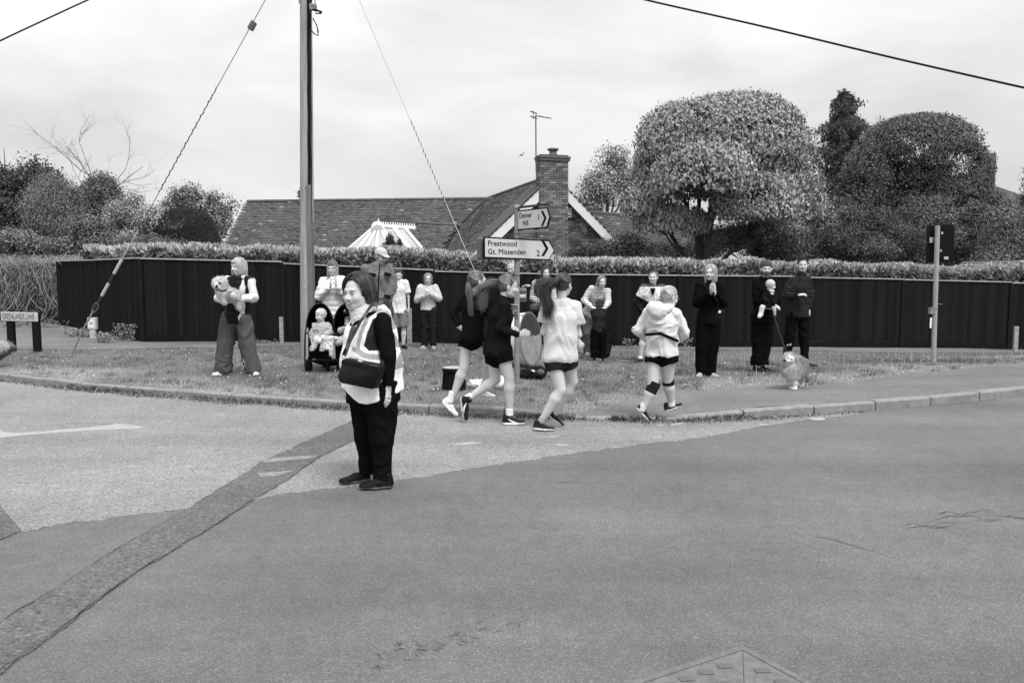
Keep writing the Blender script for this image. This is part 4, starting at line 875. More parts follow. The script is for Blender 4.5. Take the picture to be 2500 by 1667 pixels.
cwl = MB(); cwl.prism([feet[0] - UP * .1, feet[2] - UP * .1, feet[4] - UP * .1, P(1031, 640, 24.0), P(1031, 640, 26), P(838, 640, 26)], -UP * 2.0); cwl.build('side_wall', M_upvc, cons)
# ================================================================ second house behind the trees at right
h2 = root('house', 'neighbouring tiled house glimpsed through the dark umbrella tree', 'house', (25, 44, 0)); Y2 = 42
MB().prism([P(2195, 470, Y2), P(2270, 610, Y2), P(2270, 700, Y2), P(2100, 700, Y2), P(2100, 520, Y2)], (0, 5, 0)).build('wall', M_brick[1], h2)
MB().prism([P(2140, 415, Y2 - .3), P(2225, 530, Y2 - .3), P(2219, 536, Y2 - .3), P(2134, 421, Y2 - .3)], (0, .08, 0)).build('bargeboard', M_white, h2)
MB().prism([P(2140, 412, Y2 - .2), P(2230, 532, Y2 - .2), P(2460, 500, Y2 + 5), P(2395, 440, Y2 + 5)], (0, .1, .05)).build('roof', M_tile2, h2)
MB().prism([P(2390, 440, Y2 + 3), P(2500, 478, Y2 + 2), P(2560, 600, Y2), P(2300, 620, Y2)], (0, .2, 0)).build('roof', M_tile2, h2)
c2 = MB(); c2.box((P(2405, 400, Y2 + 2) + P(2405, 470, Y2 + 2)) / 2, (.75, .6, 2.6)); c2.box(P(2405, 410, Y2 + 2), (.85, .7, .2)); c2.build('chimney', M_brick[0], h2)
ae2 = root('television_aerial', 'distant comb-shaped television aerial above the dark umbrella tree', 'aerial', P(2150, 330, 40)); mb = MB(); mb.tube([P(2148, 360, 40), P(2149, 282, 40)], .02, 5); mb.tube([P(2147, 297, 40), P(2166, 302, 39.5)], .03, 5)
for i in range(7): mb.tube([P(2137, 286 + i * 4, 40), P(2160, 284 + i * 4, 40)], .006, 4)
mb.build('antenna', MATS['aerial_metal'], ae2)
fr_ = root('flat_roof', 'pale flat roof edge showing over the hedge at the far right', 'roof', (14.5, 22.5, 0)); MB().box((P(2418, 640, 22) + P(2620, 644, 22)) / 2, (2.4, 2.5, .06), (1, .05, -.02)).build('fascia', mat('pale_felt', .42), fr_); MB().box(P(2540, 655, 22.6), (2.3, 2.2, .3)).box(P(2540, 700, 22.8) * [1, 1, 0] + UP * .7, (2.3, 2, 1.5)).build('shed_wall', M_board[2], fr_)
# ================================================================ people: kit
def rot(yaw, pitch=0, roll=0):
    """head/foot frame -> world, columns right,forward,up; yaw 0 faces the camera, + turns to image right"""
    a = R(yaw); f = np.array([math.sin(a), -math.cos(a), 0]); u = np.array([0, 0, 1.]); r = np.cross(f, u)
    p = R(-pitch); f2 = f * math.cos(p) + u * math.sin(p); u2 = u * math.cos(p) - f * math.sin(p)
    q = R(roll); r3 = r * math.cos(q) + u2 * math.sin(q); u3 = u2 * math.cos(q) - r * math.sin(q)
    return np.stack([r3, f2, u3], 1)
M_skin = mat('skin', .50, attr=True, rough=.55, spec=.3, ns=30, na=.05)
M_hair = mat('hair', 1.0, attr=True, rough=.45, spec=.5)
def cloth(v, name=None, rough=.9, bump=.006, bs=14, na=.08, **kw):
    if v < .05: v = v * .52
    return mat((name or 'cloth') + '_%03d' % int(v * 1000), v, rough=rough, ns=9, na=na, bump=bump, bs=bs, spec=.02 if v < .05 else .15, attr=True, **kw)
def headmesh(hs, smile=.3, jaw=1.0, dark=1.0, vox=.0052, hairv=None, beard=0, glasses=False, kid=False, eyes=True):
    e = .031; ey = .098
    pr = [ell((0, -.012, .036), (.077, .097, .084)), ell((0, .018, -.025), (.063 * jaw, .076, .086)), ell((0, .058, -.088), (.027 * jaw, .027, .022)),
          ell((0, .02, -.075), (.052 * jaw, .05, .03)),
          seg((0, .090, .012), (0, .112, -.026), .0075, .0125, k=.012), ell((.013, .098, -.031), .0095, k=.01), ell((-.013, .098, -.031), .0095, k=.01),
          seg((-.034, .083, .025), (.034, .083, .025), .011, k=.015),
          ell((e, .106, .005), (.021, .024, .014), neg=True, k=.012), ell((-e, .106, .005), (.021, .024, .014), neg=True, k=.012),
          ell((e, .080, .003), .0135, k=.004), ell((-e, .080, .003), .0135, k=.004),
          ell((.038, .066, -.030 + .006 * smile), (.022, .022, .022)), ell((-.038, .066, -.030 + .006 * smile), (.022, .022, .022)),
          seg((-.024 - .006 * smile, .083, -.054 + .008 * smile), (0, .095, -.057), .0058, .0075, k=.008), seg((.024 + .006 * smile, .083, -.054 + .008 * smile), (0, .095, -.057), .0058, .0075, k=.008),
          seg((-.018, .086, -.066), (.018, .086, -.066), .0075, k=.008),
          seg((-.016, .096, -.0615), (.016, .096, -.0615), .0035, neg=True, k=.005),
          ell((.079, -.004, -.004), (.010, .019, .032), k=.008), ell((-.079, -.004, -.004), (.010, .019, .032), k=.008)]
    if kid: pr[0] = ell((0, -.012, .036), (.085, .098, .086)); pr += [ell((.034, .06, -.045), (.028, .026, .028)), ell((-.034, .06, -.045), (.028, .026, .028))]
    V, Fa = sdf(pr, vox, .018, 1)
    c = np.ones(len(V)) * dark; x, y, z = V.T
    def spot(cx, cz, rx, rz, v, soft=.35):
        nonlocal c
        q = np.sqrt(((np.abs(x) - cx) / rx) ** 2 + ((z - cz) / rz) ** 2) if cx > 0 else np.sqrt((x / rx) ** 2 + ((z - cz) / rz) ** 2)
        w = np.clip((1 - q) / soft, 0, 1) * (y > .04); c = c * (1 - w) + v * w
    spot(.032, .027, .020, .0055, .38 * dark, .5)                      # brows
    if eyes:
        spot(.031, .004, .021, .013, (.9 if kid else .72) * dark, .7); spot(.031, .004, .0165, .0068, (.6 if kid else .34) * dark, .5); spot(.031, .0025, .0125, .0045, .95, .5); spot(.031, .003, .0062, .0062, .05, .4); spot(.031, .0085, .0165, .0026, .12, .5)  # wide first spot paints socket shade into the skin colour, the rest the eye
    spot(0, -.060 + .002 * smile, .028 + .006 * smile, .0125, .55 * dark)
    if smile > .5: spot(0, -.060 + .002 * smile, .025 + .005 * smile, .0085, .10); spot(0, -.0570, .020, .0045, 1.7)
    else: spot(0, -.0605, .023, .0032, .16)
    spot(.012, -.037, .0065, .0035, .25); spot(.040, -.045, .004, .016, .82 * dark, .8)
    if beard:
        w = np.clip((-.028 - z) / .02, 0, 1) * np.clip((y - .0) / .03, 0, 1) * (1 - np.clip(1 - np.sqrt((x / .02) ** 2 + ((z + .060) / .008) ** 2), 0, 1)); c = c * (1 - w * beard) + .10 * w * beard
    V = V * hs / .23
    return V, Fa, c
def handmesh(w, d, nrm_, size=1.0, curl=.35, thumb=1, vox=.0042, spread=.010, fing=None):
    """w wrist point, d direction of the fingers, nrm_ back-of-hand normal; thumb +1/-1 side"""
    d = nrm(d); n = nrm(np.array(nrm_) - d * np.dot(nrm_, d)); s = np.cross(n, d) * thumb
    pr = [seg((-.03, 0, 0), (.01, 0, 0), (.024, .019), (.028, .017), side=(0, 1, 0)), seg((.005, .0, 0), (.08, .0, 0), (.030, .014), (.038, .012), side=(0, 1, 0))]
    for i, (yy, L) in enumerate(((.029, .074), (.010, .082), (-.010, .076), (-.029, .058))):
        cu = curl if fing is None else fing[i]; p = np.array([.082 - abs(yy) * .15, yy, 0]); a = cu * .7; ang = yy * spread * 900 / 57
        for L_, r0, r1 in ((L * .45, .0092, .0085), (L * .3, .0085, .0078), (L * .25, .0078, .0066)):
            q = p + L_ * np.array([math.cos(a), math.sin(ang) * .5, -math.sin(a)]); pr.append(seg(p, q, r0, r1, k=.006)); p = q; a += cu
    pr += [seg((.018, .026, -.004), (.048, .050, -.012), .0125, .0105, k=.01), seg((.048, .050, -.012), (.078, .056, -.018 - .02 * curl), .0105, .0082, k=.006)]
    V, Fa = sdf(pr, vox, .010, 1); V = V * size
    return np.array(w) + V[:, :1] * d + V[:, 1:2] * s + V[:, 2:] * n, (Fa if thumb > 0 else Fa[:, ::-1]), 1.0
def foldv(V, Fa, amp, fr=5.5, seed=0, axis=None, quilt=0):
    """cloth folds: sharp ridges of two sizes pushed along the normals, optionally quilted rows"""
    N = normals(V, Fa); q = V * fr
    q = q * np.array(axis if axis is not None else (1.25, 1.25, .8)); q = q + 1.1 * np.stack([vn(q * .7, seed + k) for k in (1, 2, 3)], -1)
    n = 1 - 3.2 * np.abs(vn(q, seed)); n2 = 1 - 3.0 * np.abs(vn(q * 2.3 + 5, seed + 7)); d = amp * (.75 * np.clip(n, -.8, 1) + .38 * np.clip(n2, -.8, 1)) - amp * .1
    if quilt: d = d + .012 * (np.abs(np.sin(V[:, 2] * math.pi / quilt)) ** .6 - .7)
    return V + N * d[:, None]
def shoe(heel, toe, up, w=1.0, v=.05, sole=.7, sw=.022, parent=None, ankle=None, swoosh=False, name='shoe', mid=None):
    heel = np.array(heel, float); toe = np.array(toe, float); L = np.linalg.norm(toe - heel); X = (toe - heel) / L; U = nrm(np.array(up) - X * np.dot(up, X)); S = np.cross(U, X)
    k = L / .28
    pr = [seg((.035 * 1, 0, .04), (.045, 0, .105), (.036, .038), (.034, .036), side=(0, 1, 0)), seg((.04, 0, .045), (.13, 0, .045), (.034, .036), (.038, .036), side=(0, 1, 0)),
          seg((.13, 0, .042), (.22, 0, .032), (.040, .036), (.040, .022), side=(0, 1, 0)), ell((.245, -.0, .03), (.035, .036, .024)),
          seg((.03, 0, .014), (.15, 0, .012), (.040, .018), (.045, .016), side=(0, 1, 0)), seg((.15, 0, .012), (.24, 0, .018), (.045, .016), (.036, .016), side=(0, 1, 0)), plane((0, 0, 0), (0, 0, -1)),
          ell((.04, 0, .118), (.024, .022, .03), neg=True, k=.006)]
    V, Fa = sdf(pr, .006, .014, 1); c = np.where(V[:, 2] < sw, sole / max(v, .001), 1.0)
    if swoosh:
        t = np.clip((V[:, 0] - .07) / .12, 0, 1); zc = .075 - .042 * t + .05 * (1 - t) * t * -1; w_ = (np.abs(V[:, 2] - zc) < .011 * (1.1 - np.abs(2 * t - .9))) & (t > 0) & (t < 1) & (np.abs(V[:, 1]) > .012); c = np.where(w_, .75 / v, c)
    if mid is not None: c = np.where((V[:, 2] > sw) & (V[:, 0] < .11), mid / v, c)
    V = V * k * np.array([1, w, 1]); W = heel + V[:, :1] * X + V[:, 1:2] * S + V[:, 2:] * U
    c = c if v > .06 else np.where(c > 1.01, c * 2.2, 1.0)
    return put(name, W, Fa, mat('shoe_%03d' % int(v * 1000), v if v > .06 else v * .45, attr=True, rough=.6, spec=.12), parent, col=c)
def hairstyle(style, hc, M, hs, v, parent, Y=0, length=.2, n=420, tail=None, var=.25, openf=48, fringe=0, part=0.0, vol=1.0, name='hair', wind=(0, 0, 0), thick=.0022, capn=(0, .86, -.5), capo=.058):
    """built in the head frame (0.23 m head), then placed"""
    k = hs / .23; c0 = np.array([0, -.016, .036]); rr_ = np.array([.085, .105, .094]) * vol; cols, Vs = [], []
    pr = [ell(c0, tuple(rr_)), plane((0, capo, .066), capn)]; thick *= .62; n = int(n * 2.3)
    if style in ('bob', 'long'): pr += [seg((s_ * .072 * vol, -.012, .03), (s_ * .068 * vol, -.014, .03 - .05 - length * .5), (.018, .036), (.012, .024), side=(1, 0, 0)) for s_ in (-1, 1)] + [ell((0, -.05, -.02), (.082 * vol, .062, .08)), seg((0, -.06, -.02), (0, -.06, -.02 - max(0, length - .06)), (.078 * vol, .05), (.07 * vol, .036), side=(1, 0, 0))]
    elif style == 'pony': pr += [ell((0, -.04, .0), (.07, .065, .07))]
    elif style == 'short': pr += [ell((0, -.045, -.005), (.076, .062, .07))]
    if style == 'none': pr = [ell(c0 - [0, .03, 0], .05)]
    if style in ('short', 'pony'): pr += [plane((0, capo, .066), capn)]
    if style == 'short': pr[0] = ell(c0, tuple(rr_ * .955)); n = int(n * 1.5); pr.insert(2, ell((0, -.02, -.01), (.079, .075, .05), k=.01))
    if style in ('short', 'pony'): pr += [plane((0, -.0, -.058), (0, .25, -1))]
    V, Fa = sdf(pr, .006, .02, 1); V = V + normals(V, Fa) * (.0035 * fbm(V * np.array([70, 70, 12]), 5))[:, None]
    ms = [(V, Fa, v * .75 * (1 + var * vn(V * np.array([120, 120, 20]), 6)))]
    m = 14
    def ellp(az, el, g=1.0): return c0 + rr_ * g * np.stack([np.cos(el) * np.sin(az), np.cos(el) * np.cos(az), np.sin(el)], -1)
    if style in ('bob', 'long') and n:
        az = rng.uniform(-math.pi, math.pi, n); fa = np.abs(az) < R(openf); el0 = np.where(fa, rng.uniform(R(52), R(86), n), rng.uniform(R(22), R(88), n)); aze = np.where(fa, np.where(az > R(-12), 1, -1) * R(openf) * rng.uniform(.95, 1.25, n), az); g = rng.uniform(1.0, 1.07, n)[:, None]; Lr = length * rng.uniform(.8, 1.08, n); P_ = []
        t = np.linspace(0, 1, m); arc = .10 * (el0 / R(90)) + .03; tot = arc + Lr
        for j in range(m):
            s = t[j] * tot; e = el0 - np.clip(s / arc, 0, 1) * (el0 + R(4)); a2 = az + (aze - az) * np.clip(s / arc, 0, 1) ** .75; p = ellp(a2, e, g); dr = np.maximum(s - arc, 0); p[:, 2] -= dr
            f = dr / max(length, .01); p[:, 0] *= (1 - .10 * f); p[:, 1] = p[:, 1] * (1 - .12 * f)
            p += (np.array(wind) * (dr ** 1.5)[:, None] * 6) + .006 * np.stack([vn(np.stack([az * 9, s * 14, 0 * s], -1), q) for q in (1, 2, 3)], -1) * (1 + 2 * f)[:, None]; P_.append(p)
        Pt = np.stack(P_, 1); ms.append(strands(Pt, thick * np.interp(t, [0, .7, 1], [1, 1, .35])[None], v * np.clip(rng.normal(1, var, n), .35, 1.9)))
        if fringe:
            nf = int(n * .3); az = rng.uniform(R(-openf), R(openf), nf); P_ = []
            for j in range(m): e = R(75) - t[j] * R(75) * fringe; p = ellp(az * (1 + .0 * t[j]), np.full(nf, e), 1.04) + .004 * rng.normal(0, 1, (nf, 3)) * t[j]; P_.append(p)
            ms.append(strands(np.stack(P_, 1), np.full((1, m), thick), v * np.clip(rng.normal(1, var, nf), .35, 1.9)))
    if style == 'pony':
        tie = np.array([0, -.118, .03]); az = rng.uniform(-math.pi, math.pi, n); el0 = np.where(np.abs(az) < R(60), R(38), R(-8)) + rng.uniform(0, R(40), n) * (np.abs(az) < 2.6); st = ellp(az, el0, 1.0); P_ = []
        for j in range(m):
            t = j / (m - 1); p = st * (1 - t) + tie * t; d = (p - c0) / rr_; l = np.linalg.norm(d, axis=1)[:, None]; p = c0 + d / l * rr_ * (1.025 if t < .95 else 1.0); P_.append(p)
        ms.append(strands(np.stack(P_, 1), np.full((1, m), thick), v * np.clip(rng.normal(1, var, n), .35, 1.9)))
    if style == 'short' and n:
        az = rng.uniform(-math.pi, math.pi, n); el0 = np.where(np.abs(az) < R(75), R(42), R(0)) + rng.uniform(0, R(46), n); P_ = []; st = ellp(az, el0, .99)
        dirn = np.stack([rng.normal(0, .3, n), rng.normal(.6, .3, n), rng.normal(-.2, .2, n)], -1)
        for j in range(5): p = st + dirn * (length * j / 4); d = (p - c0) / rr_; l = np.linalg.norm(d, axis=1)[:, None]; P_.append(c0 + d / l * rr_ * (.965 + .085 * j / 4))
        ms.append(strands(np.stack(P_, 1), np.full((1, 5), thick), v * np.clip(rng.normal(1, var, n), .35, 1.9)))
    ms = [(hc + (V_ * k) @ M.T, F_, c_) for V_, F_, c_ in ms]
    if tail is not None:                                  # world polyline followed by a fan of strands: (points, spread0, spread1, count)
        pts, s0, s1, nt_ = tail; nt_ = int(nt_ * 2.2); pts = np.array(pts); T = np.linspace(0, len(pts) - 1, 16); C = np.stack([np.interp(T, range(len(pts)), pts[:, x]) for x in range(3)], 1)
        for _ in range(2): C[1:-1] = .25 * C[:-2] + .5 * C[1:-1] + .25 * C[2:]
        o = rng.normal(0, 1, (nt_, 3)); tt = np.linspace(0, 1, 16)[None, :, None]; le = rng.uniform(.75, 1.05, nt_)
        Tn = np.clip(tt[..., 0] * le[:, None], 0, 1) * 15; Cn = np.stack([np.interp(Tn.ravel(), range(16), C[:, x]).reshape(nt_, 16) for x in range(3)], -1)
        Pt = Cn + o[:, None] * (s0 + (s1 - s0) * tt ** .8) * np.minimum(1, tt * 6 + .25) + .012 * np.stack([vn(np.stack([np.repeat(o[:, :1] * 3, 16, 1), tt[..., 0] * 6 + 0 * o[:, :1], q + 0 * Tn], -1), q) for q in (1, 2, 3)], -1) * tt
        shd = v * np.clip(rng.normal(1.05, var * 1.3, nt_), .35, 2.2); ms.append(strands(Pt, np.linspace(thick * 1.2, thick * .5, 16)[None], shd))
    Vv, Ff, Cc = join(ms); return put(name, Vv, Ff, M_hair, parent, col=np.maximum(Cc, .005))
def person(label, foot, J, head, yaw=0, sc=1.0, skin=1.0, build=1.0, hands=(), group=None, Yb=None, torso=None, legr=None, vox=.016):
    """J: joints as (px, py, dz) ; foot: ground pixel"""
    b = GV(*foot) if Yb is None else np.array([(foot[0] - CX) / F * Yb, Yb, zgs((foot[0] - CX) / F * Yb, Yb)])
    Y = b[1]; rt = root('person', label, 'person', b, group); W = {k: P(q[0], q[1], Y + (q[2] if len(q) > 2 else 0)) for k, q in J.items()}
    hx = head; hc = P(hx['c'][0], hx['c'][1], Y + (hx['c'][2] if len(hx['c']) > 2 else 0)); M = rot(hx.get('yaw', 0), hx.get('pitch', 0), hx.get('roll', 0)); hs = hx.get('h', .23)
    W['hc'] = hc; shC = (W['shA'] + W['shB']) / 2; hiC = (W['hiA'] + W['hiB']) / 2; W['shC'], W['hiC'] = shC, hiC
    sd = nrm(W['shB'] - W['shA']); hd_ = nrm(W['hiB'] - W['hiA']); s = sc * build
    T = dict(chest=(.155 * s, .105 * s), waist=(.125 * s, .095 * s), hip=(.155 * s, .11 * s)); T.update(torso or {})
    up = shC - hiC; p1 = hiC + up * .38 + 0; p2 = hiC + up * .78
    def tor(g, hem=0.0, k=.03, top=.045):
        ad = lambda q: (q[0] + g, q[1] + g)
        pr = [seg(hiC, p1, ad(T['hip']), ad(T['waist']), side=hd_, k=k, flat=(1 if g > 0 else 0, 0)), seg(p1, p2, ad(T['waist']), ad(T['chest']), side=sd, k=k), seg(p2, shC - nrm(up) * .045 * sc, ad(T['chest']), ad((T['chest'][0] * .84, T['chest'][1] * .72)), side=sd, k=k),
              seg(shC + nrm(up) * .03 * sc, W['shA'] + sd * .015 * sc, (.040 * sc + g, .05 * sc + g), .036 * sc + g, side=up, k=k), seg(shC + nrm(up) * .03 * sc, W['shB'] - sd * .015 * sc, (.040 * sc + g, .05 * sc + g), .036 * sc + g, side=up, k=k)]
        if hem: pr.append(seg(hiC, hiC - nrm(up) * hem, ad(T['hip']), ad((T['hip'][0] * 1.03, T['hip'][1] * 1.03)), side=hd_, flat=(0, 1), k=k))
        return pr
    nk = hc + M @ np.array([0, -.02, -.07]) * hs / .23; nb = shC + nrm(up) * .0; NR = .047 * hs / .23 * hx.get('neck', 1)
    A = (.041 * s, .035 * s, .031 * s, .023 * sc); Lg = legr or (.082 * s, .054 * s, .052 * s, .034 * sc); W['Lg'] = Lg
    def arm(q, g, r=A, g2=None):
        g2 = g if g2 is None else g2; return [seg(W['sh' + q], W['el' + q], r[0] + g, r[1] + g), seg(W['el' + q], W['wr' + q], r[2] + g, r[3] + g2)]
    def leg(q, g, r=Lg, cal=1.17):
        kn, an = W['kn' + q], W['an' + q]; m = kn + (an - kn) * .3
        return [seg(W['hi' + q], kn, r[0] + g, r[1] + g), seg(kn, m, r[2] + g, r[2] * cal + g, k=.015), seg(m, an, r[2] * cal + g, r[3] + g, k=.015)]
    bod = tor(-.012) + [seg(nb, nk, NR * 1.15, NR)] + arm('A', -.004) + arm('B', -.004) + leg('A', 0) + leg('B', 0)
    ms = [(*sdf(bod, vox * sc ** .5, .025, 1), skin)]
    hv, hf, hcol = headmesh(hs, hx.get('smile', .2), hx.get('jaw', 1), 1.0, beard=hx.get('beard', 0), kid=hx.get('kid', False))
    ms.append((hc + hv @ M.T, hf, hcol * skin))
    for q, d, n_, cu, th in hands:
        w = W['wr' + q]; dd = P(d[0], d[1], Y + d[2]) - w; ms.append([*handmesh(w + nrm(dd) * .01, dd, n_, sc ** .7 * .95, cu, th)]); ms[-1][2] = skin
    Vv, Ff, Cc = join([tuple(m_) for m_ in ms]); put('body', Vv, Ff, M_skin, rt, col=Cc)
    return dict(rt=rt, W=W, Y=Y, hc=hc, M=M, hs=hs, tor=tor, arm=arm, leg=leg, sd=sd, up=nrm(up), nk=nk, nb=nb, s=s, sc=sc, T=T, hd=hd_, A=A, Lg=Lg, px=lambda a, b_, dz=0: P(a, b_, Y + dz))
def garment(p, name, pr, m, vox=.013, amp=.007, fr=6, k=.025, seed=1, col=None, sm_=1, axis=None, quilt=0):
    V, Fa = sdf(pr, vox * .85, k, sm_); V = foldv(V, Fa, amp * 1.35, fr, seed, axis, quilt)
    c = col(V) if col is not None else np.ones(len(V)); return put(name, V, Fa, m, p['rt'], col=c)
def top(p, name, v, g=.016, hem=.08, sleeve=1.0, amp=.007, collar=.0, m=None, vox=.013, bulk=.003, extra=(), cuts=(), col=None, seed=1, fr=6, neckcut=True, gs=None, quilt=0):
    W = p['W']; pr = p['tor'](g, hem); gs = g if gs is None else gs
    for q in 'AB':
        sl = sleeve if not isinstance(sleeve, dict) else sleeve[q]
        if sl <= 0: continue
        A = p['A']; sh, e, w = W['sh' + q], W['el' + q], W['wr' + q]
        if sl < 1: pr.append(seg(sh, sh + (e - sh) * sl, A[0] + gs + bulk, A[1] + gs + bulk * 2, flat=(0, 1), k=.012))
        else: pr += [seg(sh, e, A[0] + gs + bulk, A[1] + gs + bulk, k=.012), seg(e, w, A[1] + gs + bulk, A[3] + gs * .8 + .002, flat=(0, 1), k=.012)]
    if collar: pr.append(seg(p['nb'], p['nb'] + (p['nk'] - p['nb']) * collar, .062 * p['hs'] / .23 + g, .053 * p['hs'] / .23 + g * .5, flat=(0, 1), k=.02))
    pr += list(extra); pr += list(cuts)
    return garment(p, name, pr, m or cloth(v), vox, amp, fr, .025, seed, col, quilt=quilt)
def bottom(p, name, v, g=.020, upto=1.0, r=None, amp=.006, m=None, vox=.013, rise=.05, seed=2, fr=5, flare=None, col=None, hipg=.0):
    rise = min(rise, .05)
    W = p['W']; hiC = W['hiC']; T = p['T']; pr = [seg(hiC + p['up'] * rise, hiC - p['up'] * .02, (T['waist'][0] + hipg, T['waist'][1] + hipg), (T['hip'][0] + hipg, T['hip'][1] + hipg), side=p['hd'], flat=(1, 0), k=.03)]
    Lg = r or tuple(x + g for x in p['Lg'])
    for q in 'AB':
        h, k_, a = W['hi' + q], W['kn' + q], W['an' + q]
        if upto < 1: pr.append(seg(h, h + (k_ - h) * upto, Lg[0], Lg[0] + (Lg[1] - Lg[0]) * upto + .012, flat=(0, 1), k=.025))
        else:
            e = k_ + (a - k_) * (upto if upto > 1 else 1.0); pr += [seg(h, k_, Lg[0], Lg[1], k=.03), seg(k_, e, Lg[2], Lg[3], flat=(0, 1), k=.03)]
    return garment(p, name, pr, m or cloth(v), vox, amp, fr, .03, seed, col)
def footpair(p, ya, yb, v=.05, sole=.7, L=.27, **kw):
    """shoes standing on the ground under each ankle"""
    for q, yw in (('A', ya), ('B', yb)):
        a = p['W']['an' + q]; g = zgs(a[0], a[1]); d = rot(yw)[:, 1]; h = np.array([a[0], a[1], g]) - d * .055 * p['sc']; shoe(h, h + d * L * p['sc'], (0, 0, 1), v=v, sole=sole, parent=p['rt'], **kw)
def hood(p, v, m=None, r=.10, back=.10, droop=-.12, name='hood', lay=.0):
    M, hc, k = p['M'], p['hc'], p['hs'] / .23; pr = [ell(p['nb'] + p['up'] * .055 + back * .4 * -M[:, 1] * .7, (.115 * k, .11 * k, .06 * k)), ell(p['nk'] + M @ np.array([0, .0, -.02]) * k, (.055, .06, .08), neg=True, k=.01)]
    return garment(p, name, pr, m or cloth(v), .011, .006, 9, .02, 5)
def facepart(p, name, pr, m, vox=.006, amp=0, col=None, fr=30, smooth=1, k=.012):
    V, Fa = sdf(pr, vox, k, smooth)
    if amp: V = foldv(V, Fa, amp, fr, 4)
    c = col(V) if col is not None else np.ones(len(V)); V = p['hc'] + (V * p['hs'] / .23) @ p['M'].T
    return put(name, V, Fa, m, p['rt'], col=c)
def glasses(p):
    mb = MB(); k = p['hs'] / .23; f = lambda x, y, z: p['hc'] + p['M'] @ (np.array([x, y, z]) * k)
    for s in (-1, 1):
        mb.tube([f(s * .033 + .021 * math.cos(a), .106, .002 + .016 * math.sin(a)) for a in np.linspace(0, 2 * math.pi, 13)], .0016, 4); mb.tube([f(s * .054, .104, .006), f(s * .079, .0, .008)], .0016, 4)
    mb.tube([f(-.012, .109, .004), f(.012, .109, .004)], .0016, 4); mb.build('glasses', mat('spectacle_frame', .08, rough=.3), p['rt'])
def beanie(p, v, texture=0.0, name='beanie', top_=.0):
    pr = [ell((0, -.016, .055), (.090, .108, .098)), plane((0, .07, .05), (0, .35, -1)), plane((0, -.1, -.01), (0, 0, -1))]
    def c(V): return np.ones(len(V)) * (1 + texture * vn(V * 95, 8)) * np.where(V[:, 2] < .055, 1.0, 1.0)
    return facepart(p, name, pr, cloth(v, 'knit'), .005, .004, c, 40)
# ================================================================ people: the steward in front
def J(**k): return k
# ---- steward
Jn = J(shA=(876, 782, .17), shB=(932, 784, -.15), elA=(862, 850, .22), elB=(949, 872, -.20), wrA=(850, 905, .1), wrB=(948, 941, -.20), hiA=(893, 946, .09), hiB=(928, 950, -.09), knA=(901, 1060, .09), knB=(932, 1066, -.09), anA=(905, 1152, .10), anB=(935, 1166, -.09))
p = person('stout dark-haired woman steward in white vest standing on the road', (925, 1182), Jn, dict(c=(873, 717, -.0), yaw=-30, pitch=3, h=.262, smile=1.0, jaw=1.24, neck=1.15), yaw=-60, build=1.2,
           hands=[('B', (948, 992, -.22), (.9, -.35, 0), .22, 1)], torso=dict(chest=(.185, .165), waist=(.20, .205), hip=(.195, .19)), legr=(.112, .078, .058, .036), vox=.013)
PS = p; W = p['W']
bottom(p, 'trousers', .012, g=.012, r=(.135, .106, .096, .076), amp=.012, upto=1.03, rise=.06, vox=.012)
top(p, 'jumper', .013, g=.012, hem=.10, amp=.006, gs=.016, vox=.011, collar=0)
# vest: its own panels, with grey reflective bands following armhole and waist
bd = nrm(np.cross(p['sd'], p['up'])); bd = bd if bd[1] < 0 else -bd
T = p['T']; fwd = rot(-60)[:, 1]; lat = p['sd']
def proj(V): return CX + F * V[:, 0] / (V[:, 1] * math.cos(TH) - (V[:, 2] - CAMH) * math.sin(TH)), CY - F * (V[:, 1] * math.sin(TH) + (V[:, 2] - CAMH) * math.cos(TH)) / (V[:, 1] * math.cos(TH) - (V[:, 2] - CAMH) * math.sin(TH))
def near_line(x, y, pts):
    d = np.full(len(x), 1e9)
    for (a, b), (c, e) in zip(pts[:-1], pts[1:]):
        t = np.clip(((x - a) * (c - a) + (y - b) * (e - b)) / ((c - a) ** 2 + (e - b) ** 2), 0, 1); d = np.minimum(d, np.hypot(x - a - t * (c - a), y - b - t * (e - b)))
    return d
def inside(x, y, pts):
    r = np.zeros(len(x), bool)
    for (a, b), (c, e) in zip(pts, pts[1:] + pts[:1]): r ^= ((b > y) != (e > y)) & (x < (c - a) * (y - b) / (e - b + 1e-9) + a)
    return r
def vcol(V):
    x, y = proj(V); fr = (V - W['shC']) @ np.array([0, 1., 0]) < .12; c = np.ones(len(V)) * .82
    for pts, w in (([(872, 858), (876, 832), (886, 802), (899, 773), (912, 761), (928, 757), (945, 762), (956, 776), (962, 800)], 4.6), ([(872, 856), (884, 866), (905, 871), (932, 872)], 7), ([(958, 818), (966, 834), (972, 842)], 7), ([(985, 862), (976, 880), (968, 894)], 8), ([(931, 900), (930, 916)], 8), ([(936, 902), (990, 890)], 5)):
        c = np.where(fr & (near_line(x, y, pts) < w), .33, c)
    c = np.where(fr & inside(x, y, [(911, 778), (922, 773), (940, 776), (955, 790), (964, 826), (968, 862), (928, 856), (900, 856), (888, 844), (896, 812)]), .006, c)
    c = np.where(fr & inside(x, y, [(866, 778), (878, 776), (868, 800), (856, 840), (846, 870), (838, 872), (846, 835), (856, 800)]), .05, c)
    return c
hemv = [seg(W['hiC'], W['hiC'] - p['up'] * .135, (T['hip'][0] + .035, T['hip'][1] + .04), (T['hip'][0] + .05, T['hip'][1] + .065), side=lat, flat=(0, 1), k=.03)]
pr = p['tor'](.030, 0, .03, .055) + hemv + [seg(W['shC'], W['shC'] - p['up'] * .1, (.20, .16), (.21, .18), side=lat)]
mid = (W['shB'] + W['elB']) / 2
